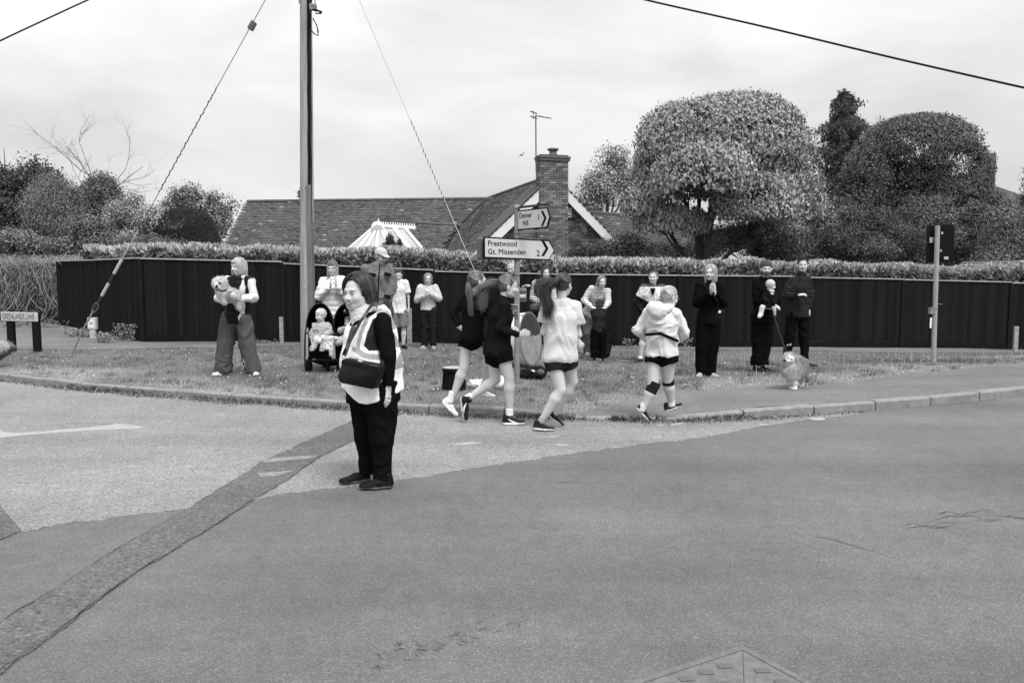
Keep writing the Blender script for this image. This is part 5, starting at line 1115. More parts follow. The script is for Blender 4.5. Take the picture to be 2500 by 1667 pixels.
pr += [seg(W['shB'] + p['up'] * .0 + lat * .09 - p['up'] * .05, W['shB'] + lat * .09 - p['up'] * .25, (.115, .115), (.085, .085), neg=True, k=.015), plane(W['shC'] + p['up'] * .045 + fwd * .02, p['up'] + fwd * .6), plane(p['px'](935, 972, -.15), (.34, 0, -.94)), plane(p['px'](852, 962, -.15), (-.55, 0, -.83)), plane(p['px'](885, 981, -.15), (.06, 0, -1))]
VEST = garment(p, 'vest', pr, mat('hi_vis_fabric', 1.0, attr=True, rough=.6, bump=.003, bs=9), .0064, .006, 5, .02, 3, vcol)
V, Fa = sdf([seg(p['nb'] + fwd * .035 + p['up'] * .0, p['nk'] + fwd * .01 - p['up'] * .015, (.112, .118), (.080, .084), flat=(0, 1)), seg(p['nb'] + fwd * .09 - p['up'] * .03, p['nb'] + fwd * .12 - p['up'] * .12, (.05, .04), (.03, .03))], .009, .02)
put('roll_neck', foldv(V, Fa, .004, 14, 3, (1, 1, 3)), Fa, cloth(.50), p['rt'], col=np.ones(len(V)))
hairstyle('bob', p['hc'], p['M'], p['hs'], .048, p['rt'], length=.082, n=1500, openf=62, vol=1.13, var=.55, thick=.0019, capo=.046, wind=(0, -.25, 0))
for h_, t_, n_ in (((904, 1168, .12), (855, 1165, .02), 'shoe'), ((961, 1182, -.10), (884, 1187, -.16), 'shoe')):
    a = p['px'](*h_); b = p['px'](*t_); a[2] = b[2] = 0.004; d = nrm(b - a); shoe(a, a + d * .265, (0, 0, 1), w=1.15, v=.014, sole=.09, parent=p['rt'])
def surf(o, px, py, r=3):
    me = o.data; V = np.zeros(len(me.vertices) * 3, np.float32); me.vertices.foreach_get('co', V); V = V.reshape(-1, 3) + off(o.parent); x, y = proj(V); k = (np.abs(x - px) < r) & (np.abs(y - py) < r)
    return V[k][np.argmin(V[k][:, 1])] if k.any() else None
c = surf(VEST, 863, 848)
if c is not None:
    e1, e2 = nrm([.9, -.45, 0]), UP; c = c + np.array([-.004, -.009, 0])
    mb = MB(); mb.tube([c + e1 * .014 * math.cos(t) + e2 * .017 * math.sin(t) for t in np.linspace(0, 6.283, 15)], .0016, 4)
    for t in (.5, 2.6, 4.7): mb.tube([c, c + e1 * .012 * math.cos(t) + e2 * .014 * math.sin(t)], .0015, 4)
    mb.build('printed_emblem', cloth(.04), p['rt'])
# shoulder bag (held, so a thing of its own)
Yb = p['Y'] - .34
bag = root('shoulder_bag', 'black leather shoulder bag hanging at the hip of the white-vested steward', 'bag', P(875, 915, Yb))
q = [P(836, 874, Yb), P(927, 893, Yb - .02), P(909, 951, Yb - .02), P(828, 935, Yb), P(821, 921, Yb)]
back = nrm(np.array([.55, .9, 0])) * .085; Ml = mat('black_leather', .006, rough=.34, spec=.22, ns=6, na=.2, bump=.002, bs=22)
mb = MB(); mb.prism(q, back); o = mb.build('bag_body', Ml, bag, bevel=.012, smooth=True)
mb = MB(); cq = sum(q) / 5; MB().prism([cq + (x - cq) * .97 + np.array([0, 0, -.004]) for x in (q[0], q[1], q[1] * .75 + q[2] * .25, q[0] * .75 + q[4] * .25)], -back * .06).build('flap_panel', Ml, bag, bevel=.004)
for f in (.33, .66): a = q[0] * (1 - f) + q[1] * f; b = q[4] * (1 - f) + q[2] * f; MB().tube([a * .8 + b * .2 - back * .03, b - back * .03 + UP * .01], .0022, 5).build('seam', mat('seam_thread', .012), bag)
MB().box(P(881, 881, Yb - .02) - back * .08, (.034, .004, .014), (1, 0, -.2)).build('metal_badge', mat('nickel', .75, metal=.6, rough=.25), bag, bevel=.002)
MB().tube([P(836, 872, Yb + .04), P(844, 852, Yb), P(862, 820, Yb + .06), P(880, 785, Yb + .1), P(902, 752, Yb + .16), P(912, 740, Yb + .24), P(922, 752, Yb + .4)], [(.004, .012)] * 7, 6, side=(0, -1, 0)).build('strap', Ml, bag, smooth=True)
MB().tube([P(930, 892, Yb + .06), P(935, 880, Yb + .1), P(938, 850, Yb + .2)], [(.004, .017)] * 3, 6, side=(0, -1, 0)).build('strap', Ml, bag)
MB().lathe(P(838, 871, Yb), [(.006, 0), (.013, .002), (.013, .006), (.006, .008)], 10, (0, -1, 0)).build('buckle', MATS['nickel'], bag)
MB().tube([P(846 , 866, Yb-.01), P(880, 872, Yb-.015), P(926, 886, Yb-.02)], .003, 5).build('zip', MATS['nickel'], bag)
# ---- runners
def sock(p, a, b, r=.04, v=.75, name='sock'):
    V, Fa = sdf([seg(a, b, r, r * 1.05, flat=(1, 1))], .006, .01); return put(name, V, Fa, cloth(v), p['rt'], col=np.ones(len(V)))
# left girl
Jn = J(shA=(1138, 727, .10), shB=(1180, 730, -.10), elA=(1107, 764, .08), elB=(1196, 772, -.04), wrA=(1122, 798, .02), wrB=(1212, 776, .0), hiA=(1142, 826, .05), hiB=(1160, 826, -.05), knA=(1132, 897, -.02), knB=(1190, 868, .05), anA=(1107, 965, -.03), anB=(1184, 940, .10))
p = person('leftmost running girl in black with long ponytail hanging down her back', (1112, 1020), Jn, dict(c=(1166, 688, 0), yaw=112, pitch=0, h=.225), build=.92, hands=[('A', (1136, 803, 0), (-.5, -1, 0), .9, -1)], vox=.012,
           torso=dict(chest=(.145, .10), waist=(.125, .09), hip=(.14, .115)), legr=(.078, .052, .050, .032)); PA = p
top(p, 'running_top', .015, g=.012, hem=.02, amp=.006, collar=.5, vox=.011)
bottom(p, 'shorts', .010, upto=.30, g=.016, rise=.04, amp=.003, hipg=.006, vox=.011)
k_ = p['px']; tp_ = [k_(1146, 688, -.03), k_(1142, 705, -.10), k_(1149, 740, -.13), k_(1150, 768, -.13)]
hairstyle('pony', p['hc'], p['M'], p['hs'], .13, p['rt'], n=420, tail=(tp_, .012, .012, 260), var=.4)
MB().lathe(k_(1146, 689, -.03), [(.006, -.012), (.017, -.008), (.017, .008), (.006, .012)], 10, (0, .2, 1)).build('hair_band', cloth(.03), p['rt'])
shoe(k_(1077, 980, -.03), k_(1114, 1019, -.02), (.7, 0, .7), v=.72, sole=.8, parent=p['rt']); shoe(k_(1163, 962, .12), k_(1209, 972, .12), (0, 0, 1), v=.72, sole=.8, parent=p['rt'])
sock(p, k_(1105, 955, -.03), k_(1098, 982, -.03), .038); sock(p, k_(1183, 930, .1), k_(1177, 955, .1), .038)
# front girl in black
Jn = J(shA=(1208, 742, .14), shB=(1236, 748, -.13), elA=(1207, 795, .18), elB=(1221, 803, -.16), wrA=(1236, 812, .14), wrB=(1266, 818, -.13), hiA=(1205, 862, .07), hiB=(1226, 862, -.07), knA=(1210, 926, .06), knB=(1243, 922, -.08), anA=(1145, 972, .05), anB=(1245, 1006, -.08))
p = person('running girl in black zip top with pale hair bobble, stepping on her front foot', (1255, 1034), Jn, dict(c=(1240, 700, 0), yaw=97, pitch=8, h=.232), build=.95, hands=[('B', (1281, 815, -.15), (0, -1, .4), .9, 1), ('A', (1252, 806, .12), (0, -1, .4), .6, -1)], vox=.012,
           torso=dict(chest=(.14, .115), waist=(.125, .105), hip=(.145, .135)), legr=(.084, .056, .052, .032)); PB = p; k_ = p['px']
top(p, 'running_top', .018, g=.014, hem=.03, amp=.007, collar=.75, vox=.011)
bottom(p, 'shorts', .010, upto=.36, g=.018, rise=.05, amp=.003, hipg=.006, vox=.011)
MB().prism([k_(1174, 836, .0), k_(1178, 850, -.02), k_(1190, 845, -.04), k_(1184, 832, -.02)], (.02, .03, 0)).build('shirt_tail', cloth(.6), p['rt'], smooth=True, bevel=.006)
tp_ = [k_(1217, 692, 0), k_(1190, 690, -.02), k_(1178, 706, -.02), k_(1184, 735, -.05), k_(1190, 752, -.06)]
hairstyle('pony', p['hc'], p['M'], p['hs'], .125, p['rt'], n=420, tail=([k_(1218, 692, 0), k_(1200, 688, -.02), k_(1183, 700, -.02), k_(1174, 726, -.05), k_(1178, 752, -.06)], .013, .022, 330), var=.45)
hairstyle('none', p['hc'], p['M'], p['hs'], .16, p['rt'], n=0, tail=([k_(1218, 692, 0), k_(1195, 692, -.05), k_(1172, 702, -.08), k_(1158, 718, -.1)], .008, .02, 90), var=.4, vol=.9, name='loose_hair')
MB().lathe(k_(1218, 692, -.005), [(.006, -.014), (.020, -.010), (.020, .010), (.006, .014)], 10, (1, 0, .1)).build('hair_band', cloth(.7), p['rt'])
a = k_(1226, 1034, -.08); b = k_(1284, 1033, -.08); a[2] = b[2] = .004; shoe(a, b, (0, 0, 1), v=.03, sole=.78, parent=p['rt'], swoosh=True, sw=.03)
shoe(k_(1124, 968, .03), k_(1133, 1027, .03), (1, -.35, .1), v=.03, sole=.5, parent=p['rt'], swoosh=True, sw=.026)
sock(p, k_(1244, 996, -.08), k_(1244, 1014, -.08), .04); sock(p, k_(1152, 965, .05), k_(1138, 974, .04), .04)
# girl in pale tee
Jn = J(shA=(1338, 748, -.02), shB=(1402, 750, .04), elA=(1326, 812, -.03), elB=(1414, 818, .06), wrA=(1338, 812, .15), wrB=(1408, 828, .20), hiA=(1350, 874, -.01), hiB=(1384, 874, .03), knA=(1369, 952, -.05), knB=(1398, 930, .10), anA=(1324, 1024, -.03), anB=(1356, 1008, .20))
p = person('running girl in loose pale T-shirt seen from behind, dark hair flying to the left', (1328, 1052), Jn, dict(c=(1376, 696, .02), yaw=146, pitch=4, h=.225), build=.97, vox=.012, hands=[('B', (1414, 836, .2), (.5, -1, .0), 1.0, -1)],
           torso=dict(chest=(.145, .10), waist=(.135, .10), hip=(.15, .12)), legr=(.088, .057, .054, .032)); PT = p; k_ = p['px']
top(p, 't_shirt', .55, g=.027, hem=.035, sleeve=.62, amp=.011, vox=.011, fr=5, gs=.022, bulk=.012, seed=7)
bottom(p, 'shorts', .035, upto=.36, g=.018, rise=.03, amp=.003, hipg=.006, vox=.011)
hairstyle('pony', p['hc'], p['M'], p['hs'], .045, p['rt'], n=420, tail=([k_(1360, 696, -.08), k_(1345, 690, -.12), k_(1328, 705, -.14), k_(1330, 728, -.16), k_(1342, 745, -.18), k_(1338, 772, -.16)], .016, .028, 560), var=.5)
hairstyle('none', p['hc'], p['M'], p['hs'], .06, p['rt'], n=0, tail=([k_(1360, 696, -.08), k_(1335, 688, -.12), k_(1312, 700, -.14), k_(1318, 722, -.16)], .012, .030, 260), var=.5, vol=.9, name='loose_hair')
MB().lathe(k_(1361, 694, -.09), [(.01, -.016), (.026, -.010), (.026, .010), (.01, .016)], 8, (-.6, -.6, .3)).build('scrunchie', cloth(.6), p['rt'])
a = k_(1301, 1047, -.03); b = k_(1354, 1054, -.03); a[2] = .025; b[2] = .004; shoe(a, b, (0, 0, 1), v=.035, sole=.68, parent=p['rt'], sw=.028); shoe(k_(1338, 1016, .2), k_(1374, 1042, .2), (.4, 0, .8), v=.025, sole=.5, parent=p['rt'])
sock(p, k_(1327, 1018, -.03), k_(1320, 1030, -.03), .037, .35)
# pale jacket runner
Jn = J(shA=(1583, 763, .04), shB=(1650, 768, -.05), elA=(1558, 806, .05), elB=(1672, 810, -.02), wrA=(1578, 828, .14), wrB=(1656, 828, .12), hiA=(1600, 864, .03), hiB=(1632, 864, -.03), knA=(1593, 946, -.04), knB=(1631, 930, .05), anA=(1571, 996, -.04), anB=(1639, 984, .12))
p = person('older woman runner in pale hooded jacket with black straps round both knees', (1583, 1031), Jn, dict(c=(1634, 726, .0), yaw=118, pitch=12, h=.222, neck=1), build=1.0, vox=.012, torso=dict(chest=(.155, .115), waist=(.15, .115), hip=(.16, .125)), legr=(.086, .058, .054, .034),
           hands=[('A', (1586, 834, .2), (0, -.5, 1), .8, 1)]); PJ = p; k_ = p['px']
top(p, 'jacket', .60, g=.022, hem=.015, amp=.012, vox=.011, gs=.018, bulk=.010, fr=6, seed=9)
V, Fa = sdf([ell(k_(1600, 752, -.10), (.10, .07, .075)), ell(k_(1608, 764, -.13), (.085, .05, .06)), seg(k_(1612, 758, -.12), k_(1636, 753, -.09), .035), seg(k_(1592, 745, .0), k_(1636, 750, -.02), .05)], .010, .03); put('hood', foldv(V, Fa, .008, 10, 2), Fa, cloth(.58), p['rt'], col=np.ones(len(V)))
bottom(p, 'shorts', .012, upto=.26, g=.024, rise=.05, amp=.004, vox=.011)
hb = W0 = p['W']; belt = [seg(k_(1577, 817, -.13), k_(1612, 814, -.17), .016, k=.01), seg(k_(1612, 814, -.17), k_(1654, 832, -.14), .016, k=.01)]
V, Fa = sdf(belt, .006, .01); put('running_belt', V, Fa, cloth(.012), p['rt'], col=np.ones(len(V)))
hairstyle('pony', p['hc'], p['M'], p['hs'], .42, p['rt'], n=420, tail=([k_(1615, 732, -.03), k_(1608, 733, -.05), k_(1612, 738, -.05)], .012, .014, 80), var=.22)
glasses(p); MB().lathe(k_(1613, 733, -.04), [(.008, -.012), (.024, -.008), (.024, .008), (.008, .012)], 8, (-1, 0, .2)).build('scrunchie', cloth(.02), p['rt'])
for q, a, b in (('A', (1600, 932, -.04), (1586, 962, -.04)), ('B', (1631, 919, .05), (1632, 940, .06))):
    V, Fa = sdf([seg(k_(*a), k_(*b), .066 if q == 'A' else .064, .064, flat=(1, 1))], .007, .01); put('knee_strap', V, Fa, cloth(.018 if q == 'B' else .035), p['rt'], col=np.ones(len(V)))
shoe(k_(1552, 996, -.04), k_(1585, 1031, -.03), (.7, 0, .7), v=.03, sole=.7, parent=p['rt']); shoe(k_(1624, 1005, .12), k_(1668, 990, .12), (0, 0, 1), v=.035, sole=.7, parent=p['rt'])
sock(p, k_(1574, 984, -.04), k_(1565, 1003, -.04), .04, .6); sock(p, k_(1638, 975, .12), k_(1640, 992, .12), .042, .6)
# ================================================================ spectators
# blonde with the small dog
Jn = J(shA=(556, 686), shB=(612, 688), elA=(534, 726, -.06), elB=(620, 727, -.06), wrA=(551, 736, -.26), wrB=(578, 731, -.26), hiA=(559, 778), hiB=(596, 778), knA=(551, 838), knB=(602, 838), anA=(545, 905), anB=(618, 905))
p = person('blonde woman in wide grey trousers, black gilet and pale hoodie, cradling a curly dog', (575, 915), Jn, dict(c=(582, 652, -.03), yaw=-33, pitch=4, h=.235, neck=.9), hands=[('A', (563, 738, -.28), (0, -.3, -1), .5, 1), ('B', (563, 733, -.3), (0, -1, .3), .6, -1)]); k_ = p['px']; PD = p
bottom(p, 'wide_trousers', .075, r=(.12, .125, .125, .135), amp=.012, fr=4, upto=1.03, hipg=.02, axis=None) if False else bottom(p, 'wide_trousers', .075, r=(.115, .125, .125, .13), amp=.012, fr=4, upto=1.03, hipg=.02)
top(p, 'hooded_top', .62, g=.016, hem=.03, amp=.008, gs=.02, bulk=.012)
gw = p['tor'](.034, .075, .03, .05) + [seg(k_(585, 668, -.24), k_(583, 800, -.26), (.060, .20), (.085, .22), neg=True, side=(1, 0, 0), k=.01)]
garment(p, 'gilet', gw, mat('black_quilted_nylon', .006, rough=.5, spec=.12, attr=True, bump=.015, bs=10, stretch=(1, 1, 5)), .013, .012, 3, .03, 8, quilt=.09)
hood(p, .62); hairstyle('long', p['hc'], p['M'], p['hs'], .50, p['rt'], length=.14, n=700, openf=34, vol=1.05, var=.3, fringe=.75)
footpair(p, -25, 35, v=.7, sole=.75)
# puffer woman behind the buggy
Jn = J(shA=(788, 686), shB=(836, 686), elA=(780, 724, -.05), elB=(845, 724, -.05), wrA=(806, 702, -.24), wrB=(822, 698, -.24), hiA=(798, 770), hiB=(830, 770), knA=(796, 830), knB=(832, 830), anA=(796, 885), anB=(832, 885))
p = person('woman in white puffer jacket and speckled knit beanie clapping behind the buggy', (814, 893), Jn, dict(c=(811, 657, -.02), yaw=-2, h=.225, smile=.7), hands=[('A', (808, 683, -.26), (-1, -.2, 0), .12, -1), ('B', (819, 680, -.26), (1, -.2, 0), .12, 1)], Yb=13.0); k_ = p['px']
top(p, 'puffer_jacket', .72, g=.03, hem=.05, amp=.012, gs=.024, bulk=.008, fr=3, collar=.5, quilt=.085); bottom(p, 'trousers', .02)
hairstyle('long', p['hc'], p['M'], p['hs'], .45, p['rt'], length=.17, n=420, openf=42, var=.25); beanie(p, .12, .9); glasses(p); footpair(p, 0, 0)
# tall man in cap
Jn = J(shA=(893, 655, .03), shB=(950, 656, -.03), elA=(884, 700, .05), elB=(955, 702, -.03), wrA=(905, 735, -.1), wrB=(945, 738, -.1), hiA=(900, 760), hiB=(944, 760), knA=(900, 835), knB=(940, 835), anA=(902, 900), anB=(938, 900))
p = person('tall man in pale baseball cap and crumpled waxed jacket with epaulettes', (920, 914), Jn, dict(c=(930, 627, -.04), yaw=48, pitch=16, h=.235, neck=1.1), build=1.08, Yb=11.9, skin=.62); k_ = p['px']
JK = top(p, 'waxed_jacket', .15, g=.03, hem=.14, amp=.017, gs=.028, bulk=.012, fr=5, collar=.55, m=cloth(.15, 'waxed', rough=.6, bump=.012, bs=12)); bottom(p, 'trousers', .06)
hairstyle('short', p['hc'], p['M'], p['hs'], .2, p['rt'], length=.02, n=160)
facepart(p, 'cap', [ell((0, -.014, .05), (.088, .108, .085)), plane((0, 0, .035), (0, .15, -1)), seg((0, .07, .048), (0, .155, .035), (.065, .008), (.045, .007), side=(1, 0, 0))], cloth(.42), .005)
for a_, b_ in (((889, 664), (917, 668)), ((938, 664), (953, 667))): MB().prism([k_(a_[0], a_[1], -.17), k_(b_[0], b_[1], -.18), k_(b_[0], b_[1] + 7, -.18), k_(a_[0], a_[1] + 7, -.17)], (0, .06, 0)).build('pocket_flap', cloth(.09), p['rt'], bevel=.004)
for a_, b_ in (((892, 716), (915, 722)), ((938, 718), (953, 722))): MB().prism([k_(a_[0], a_[1], -.19), k_(b_[0], b_[1], -.20), k_(b_[0], b_[1] + 8, -.20), k_(a_[0], a_[1] + 8, -.19)], (0, .06, 0)).build('pocket_flap', cloth(.09), p['rt'], bevel=.004)
MB().tube([k_(928, 648, -.15), k_(925, 672, -.20), k_(924, 700, -.20), k_(922, 740, -.20)], .010, 6).build('zip_placket', cloth(.05), p['rt'])
V, Fa = sdf([seg(p['nb'] + UP * .01, p['nb'] + (p['nk'] - p['nb']) * .75, (.085, .08), (.075, .07), flat=(0, 1))], .009, .02); put('collar', foldv(V, Fa, .006, 12, 3), Fa, cloth(.05), p['rt'], col=np.ones(len(V)))
for s_, q in ((1, 'A'), (-1, 'B')): a = p['W']['sh' + q]; MB().box(a + p['sd'] * .03 * s_ + UP * .085, (.13, .045, .012), p['sd'] + UP * .25 * s_).build('epaulette', cloth(.15), p['rt'])
# boy in tee
Jn = J(shA=(957, 691), shB=(990, 691), elA=(950, 724), elB=(997, 724), wrA=(952, 752), wrB=(998, 751, -.03), hiA=(965, 762), hiB=(984, 762), knA=(962, 805), knB=(986, 803), anA=(963, 841), anB=(985, 841))
p = person('teenage boy in white T-shirt and grey shorts looking down beside the wooden post', (976, 850), Jn, dict(c=(973, 672, -.02), yaw=8, pitch=16, h=.222), build=.9, hands=[('B', (998, 762, -.04), (1, 0, 0), .4, -1)]); k_ = p['px']
top(p, 't_shirt', .66, g=.018, hem=.02, sleeve=.75, amp=.009, gs=.02, bulk=.012); bottom(p, 'shorts', .17, upto=.85, r=(.10, .09, .08, .07), amp=.006)
hairstyle('short', p['hc'], p['M'], p['hs'], .09, p['rt'], length=.04, n=420, vol=1.04); footpair(p, -10, 25, v=.025, sole=.04)
# cardigan woman
Jn = J(shA=(1028, 704), shB=(1061, 703), elA=(1019, 731, -.04), elB=(1071, 729, -.04), wrA=(1037, 722, -.2), wrB=(1052, 718, -.2), hiA=(1035, 757), hiB=(1055, 757), knA=(1036, 798), knB=(1056, 798), anA=(1037, 843), anB=(1057, 843))
p = person('woman in short pale cardigan and dark jeans with hands together by the fence', (1045, 852), Jn, dict(c=(1045, 682, -.02), yaw=6, h=.225), hands=[('A', (1044, 712, -.22), (-1, -.4, 0), .35, -1), ('B', (1047, 712, -.22), (1, -.4, 0), .35, 1)]); k_ = p['px']
top(p, 'cardigan', .50, g=.02, hem=.0, amp=.009, gs=.026, bulk=.014); bottom(p, 'jeans', .032, r=(.105, .08, .075, .068), amp=.008, upto=1.02)
hairstyle('long', p['hc'], p['M'], p['hs'], .30, p['rt'], length=.13, n=380, openf=44, var=.25); glasses(p); footpair(p, -20, 15, v=.3, sole=.7)
# person behind the signpost
Jn = J(shA=(1228, 680), shB=(1268, 680), elA=(1220, 725), elB=(1274, 704, -.02), wrA=(1232, 760, -.05), wrB=(1277, 700, -.22), hiA=(1235, 765), hiB=(1262, 765), knA=(1236, 815), knB=(1262, 815), anA=(1236, 858), anB=(1262, 858))
p = person('balding person in black coat mostly hidden behind the grey signpost', (1249, 868), Jn, dict(c=(1249, 654, -.03), yaw=-15, pitch=20, h=.235), Yb=14.6, hands=[('B', (1284, 697, -.26), (0, 0, 1), .4, 1)])
top(p, 'coat', .014, g=.03, hem=.12, amp=.01, collar=.5); bottom(p, 'trousers', .012); hairstyle('short', p['hc'], p['M'], p['hs'], .3, p['rt'], length=.015, n=120, capn=(0, .5, .2), capo=-.01); footpair(p, 0, 0)
# hooded woman at the drum
Jn = J(shA=(1308, 692), shB=(1346, 694), elA=(1300, 728, -.03), elB=(1352, 732, -.03), wrA=(1322, 738, -.2), wrB=(1338, 740, -.2), hiA=(1310, 764), hiB=(1334, 764), knA=(1309, 815), knB=(1336, 815), anA=(1311, 862), anB=(1338, 862))
p = person('smiling hooded woman with striped sleeves standing behind the big drum', (1320, 870), Jn, dict(c=(1333, 667, -.03), yaw=4, h=.225, smile=.9), hands=[('A', (1331, 742, -.24), (0, -.3, 1), .7, 1)]); k_ = p['px']
top(p, 'striped_top', .62, g=.016, hem=.02, amp=.007, gs=.02, bulk=.010, m=cloth(.62, 'striped', stripe=(2, 24, .72, .08)))
garment(p, 'body_warmer', p['tor'](.034, .06, .03, .05), cloth(.022, 'fleece', bump=.012, bs=25), .013, .01, 8, .03, 8)
facepart(p, 'hood', [ell((0, -.03, .03), (.103, .105, .118)), ell((0, .085, .005), (.074, .10, .10), neg=True, k=.01), seg((0, -.02, -.09), (0, -.02, -.13), (.10, .085), (.13, .10), side=(1, 0, 0))], cloth(.05, 'fleece'), .007, .004)
hairstyle('short', p['hc'], p['M'], p['hs'], .07, p['rt'], length=.03, n=200, capn=(0, .9, -.1), capo=.078)
bottom(p, 'trousers', .010, r=(.11, .085, .08, .07)); footpair(p, -15, 10, v=.012, sole=.4)
# striped mother
Jn = J(shA=(1444, 706, -.22), shB=(1483, 712, -.28), elA=(1426, 733, -.20), elB=(1485, 738, -.34), wrA=(1444, 749, -.52), wrB=(1477, 751, -.60), hiA=(1433, 765, .10), hiB=(1453, 768, .05), knA=(1433, 815, -.02), knB=(1455, 815, -.06), anA=(1434, 860, .02), anB=(1456, 862, -.02))
p = person('laughing woman in striped top bending forward over a small boy', (1440, 868), Jn, dict(c=(1469, 689, -.38), yaw=8, pitch=4, h=.225, smile=1.0), hands=[('A', (1453, 754, -.62), (0, -.5, 1), .5, 1), ('B', (1470, 756, -.7), (0, -.5, 1), .5, -1)]); k_ = p['px']
top(p, 'striped_top', .70, g=.020, hem=.03, amp=.006, gs=.02, bulk=.010, m=cloth(.70, 'striped_fine', stripe=(2, 33, .64, .22)))
bottom(p, 'jeans', .085, r=(.105, .085, .08, .07), amp=.010); hairstyle('long', p['hc'], p['M'], p['hs'], .22, p['rt'], length=.10, n=420, openf=50, var=.45, wind=(.25, 0, 0)); footpair(p, -5, 10, v=.25, sole=.75)
# small boy, back to us
Jn = J(shA=(1449, 760, .0), shB=(1475, 760, .0), elA=(1447, 762, .16), elB=(1477, 762, .16), wrA=(1452, 756, .26), wrB=(1472, 756, .26), hiA=(1453, 808), hiB=(1470, 808), knA=(1451, 842), knB=(1471, 842), anA=(1450, 874), anB=(1471, 874))
p = person('small boy in dark sweatshirt seen from behind, held by the striped woman', (1461, 883), Jn, dict(c=(1463, 744, .0), yaw=176, pitch=5, h=.195, neck=.8), sc=.70, build=1.05); k_ = p['px']
top(p, 'sweatshirt', .040, g=.018, hem=.03, amp=.006, collar=.3); bottom(p, 'trousers', .010, r=(.09, .072, .07, .062), amp=.006); hairstyle('short', p['hc'], p['M'], p['hs'], .06, p['rt'], length=.03, n=420, vol=1.02, capn=(0, .9, .1), capo=.06); footpair(p, 172, -175, v=.03, sole=.6)
# tracksuit man
Jn = J(shA=(1572, 704), shB=(1616, 705), elA=(1556, 738, .04), elB=(1630, 740, .04), wrA=(1570, 766, -.04), wrB=(1618, 768, -.04), hiA=(1581, 778), hiB=(1605, 778), knA=(1570, 826, -.04), knB=(1606, 826), anA=(1563, 873, -.05), anB=(1604, 873))
p = person('grey-haired smiling man in black and white tracksuit top and shorts', (1584, 885), Jn, dict(c=(1595, 678, -.02), yaw=-22, h=.232, smile=.8, jaw=1.05), build=1.08); k_ = p['px']
def tcol(V):
    z = (V - p['W']['shC']); a = np.abs(z @ p['sd']); h = z @ p['up']; return np.where(h > -.30 + .0 * a + (.10 - 0) * 0 + .55 * (a - .0) - .0, 1, .006) * np.where((a < .006) & (h < .02), .1, 1) * np.where(h > .035, .1, 1)
top(p, 'tracksuit_top', .62, g=.026, hem=.06, amp=.009, gs=.03, bulk=.012, collar=.45, col=tcol, m=cloth(.62, 'nylon', rough=.6)); bottom(p, 'shorts', .015, upto=.75, r=(.11, .09, .08, .07))
MB().prism([k_(1587, 704, -.155), k_(1601, 704, -.155), k_(1594, 722, -.165)], (0, .04, 0)).build('undershirt', cloth(.02), p['rt'])
hairstyle('short', p['hc'], p['M'], p['hs'], .26, p['rt'], length=.015, n=220); footpair(p, -40, 10, v=.03, sole=.15); 
for q in 'AB': a = p['W']['an' + q]; sock(p, a + UP * .03, a - UP * .02, .045, .75)
# woman in black
Jn = J(shA=(1711, 696, .02), shB=(1751, 700, -.02), elA=(1702, 738, -.02), elB=(1763, 740, -.05), wrA=(1735, 716, -.24), wrB=(1746, 716, -.25), hiA=(1719, 782), hiB=(1741, 782), knA=(1713, 850), knB=(1739, 850), anA=(1712, 912), anB=(1733, 912))
p = person('blonde woman all in black clapping with a worried look, small bag at her hip', (1722, 920), Jn, dict(c=(1735, 667, -.02), yaw=-30, h=.232, smile=0), hands=[('A', (1737, 698, -.27), (-1, -.6, 0), .1, -1), ('B', (1745, 701, -.27), (1, -.6, 0), .1, 1)]); k_ = p['px']
top(p, 'sweatshirt', .010, g=.022, hem=.06, amp=.008, gs=.028, bulk=.014, collar=.45); bottom(p, 'trousers', .009, r=(.118, .10, .095, .088), amp=.006, upto=1.03)
hairstyle('long', p['hc'], p['M'], p['hs'], .46, p['rt'], length=.17, n=700, openf=40, var=.25, vol=1.02); footpair(p, -30, 25, v=.35, sole=.4)
# beanie man with baby
Jn = J(shA=(1847, 688, .02), shB=(1887, 690, -.02), elA=(1848, 735, -.03), elB=(1898, 735, -.08), wrA=(1885, 743, -.26), wrB=(1880, 752, -.24), hiA=(1850, 774), hiB=(1872, 774), knA=(1849, 834), knB=(1870, 834), anA=(1845, 893), anB=(1864, 889))
p = person('bearded man in dark knit hat pointing down, baby held on his chest', (1855, 908), Jn, dict(c=(1871, 658, -.03), yaw=-10, h=.235, beard=.85), build=1.0, hands=[('A', (1905, 752, -.30), (0, -.6, 1), .35, 1)], skin=.95); k_ = p['px']; PM = p
top(p, 'hoodie', .012, g=.026, hem=.10, amp=.010, gs=.026, bulk=.010); hood(p, .014); bottom(p, 'trousers', .011, r=(.115, .10, .095, .085), amp=.012); beanie(p, .06, .2); footpair(p, 35, 45, v=.02, sole=.25)
# baby
Jn = J(shA=(1872, 712, -.24), shB=(1890, 714, -.30), elA=(1866, 728, -.26), elB=(1893, 732, -.33), wrA=(1872, 738, -.34), wrB=(1888, 740, -.38), hiA=(1872, 748, -.24), hiB=(1884, 750, -.28), knA=(1861, 750, -.3), knB=(1890, 752, -.36), anA=(1857, 768, -.3), anB=(1891, 768, -.36))
p = person('baby in pale striped bonnet carried against the chest of the bearded man', (1855, 908), Jn, dict(c=(1882, 697, -.30), yaw=70, pitch=12, h=.155, kid=True), sc=.42, build=1.1, vox=.012)
facepart(p, 'bonnet', [ell((0, -.02, .035), (.098, .112, .105)), ell((0, .105, -.02), (.06, .06, .075), neg=True, k=.01), plane((0, 0, -.09), (0, .2, -1))], cloth(.62, 'bonnet', stripe=(2, 40, .7, .25)), .007, .003)
facepart(p, 'frilled_bib', [ell((.01, .05, -.125), (.07, .06, .035)), ell((.02, .075, -.185), (.05, .045, .04))], cloth(.6), .008, .012, None, 26)
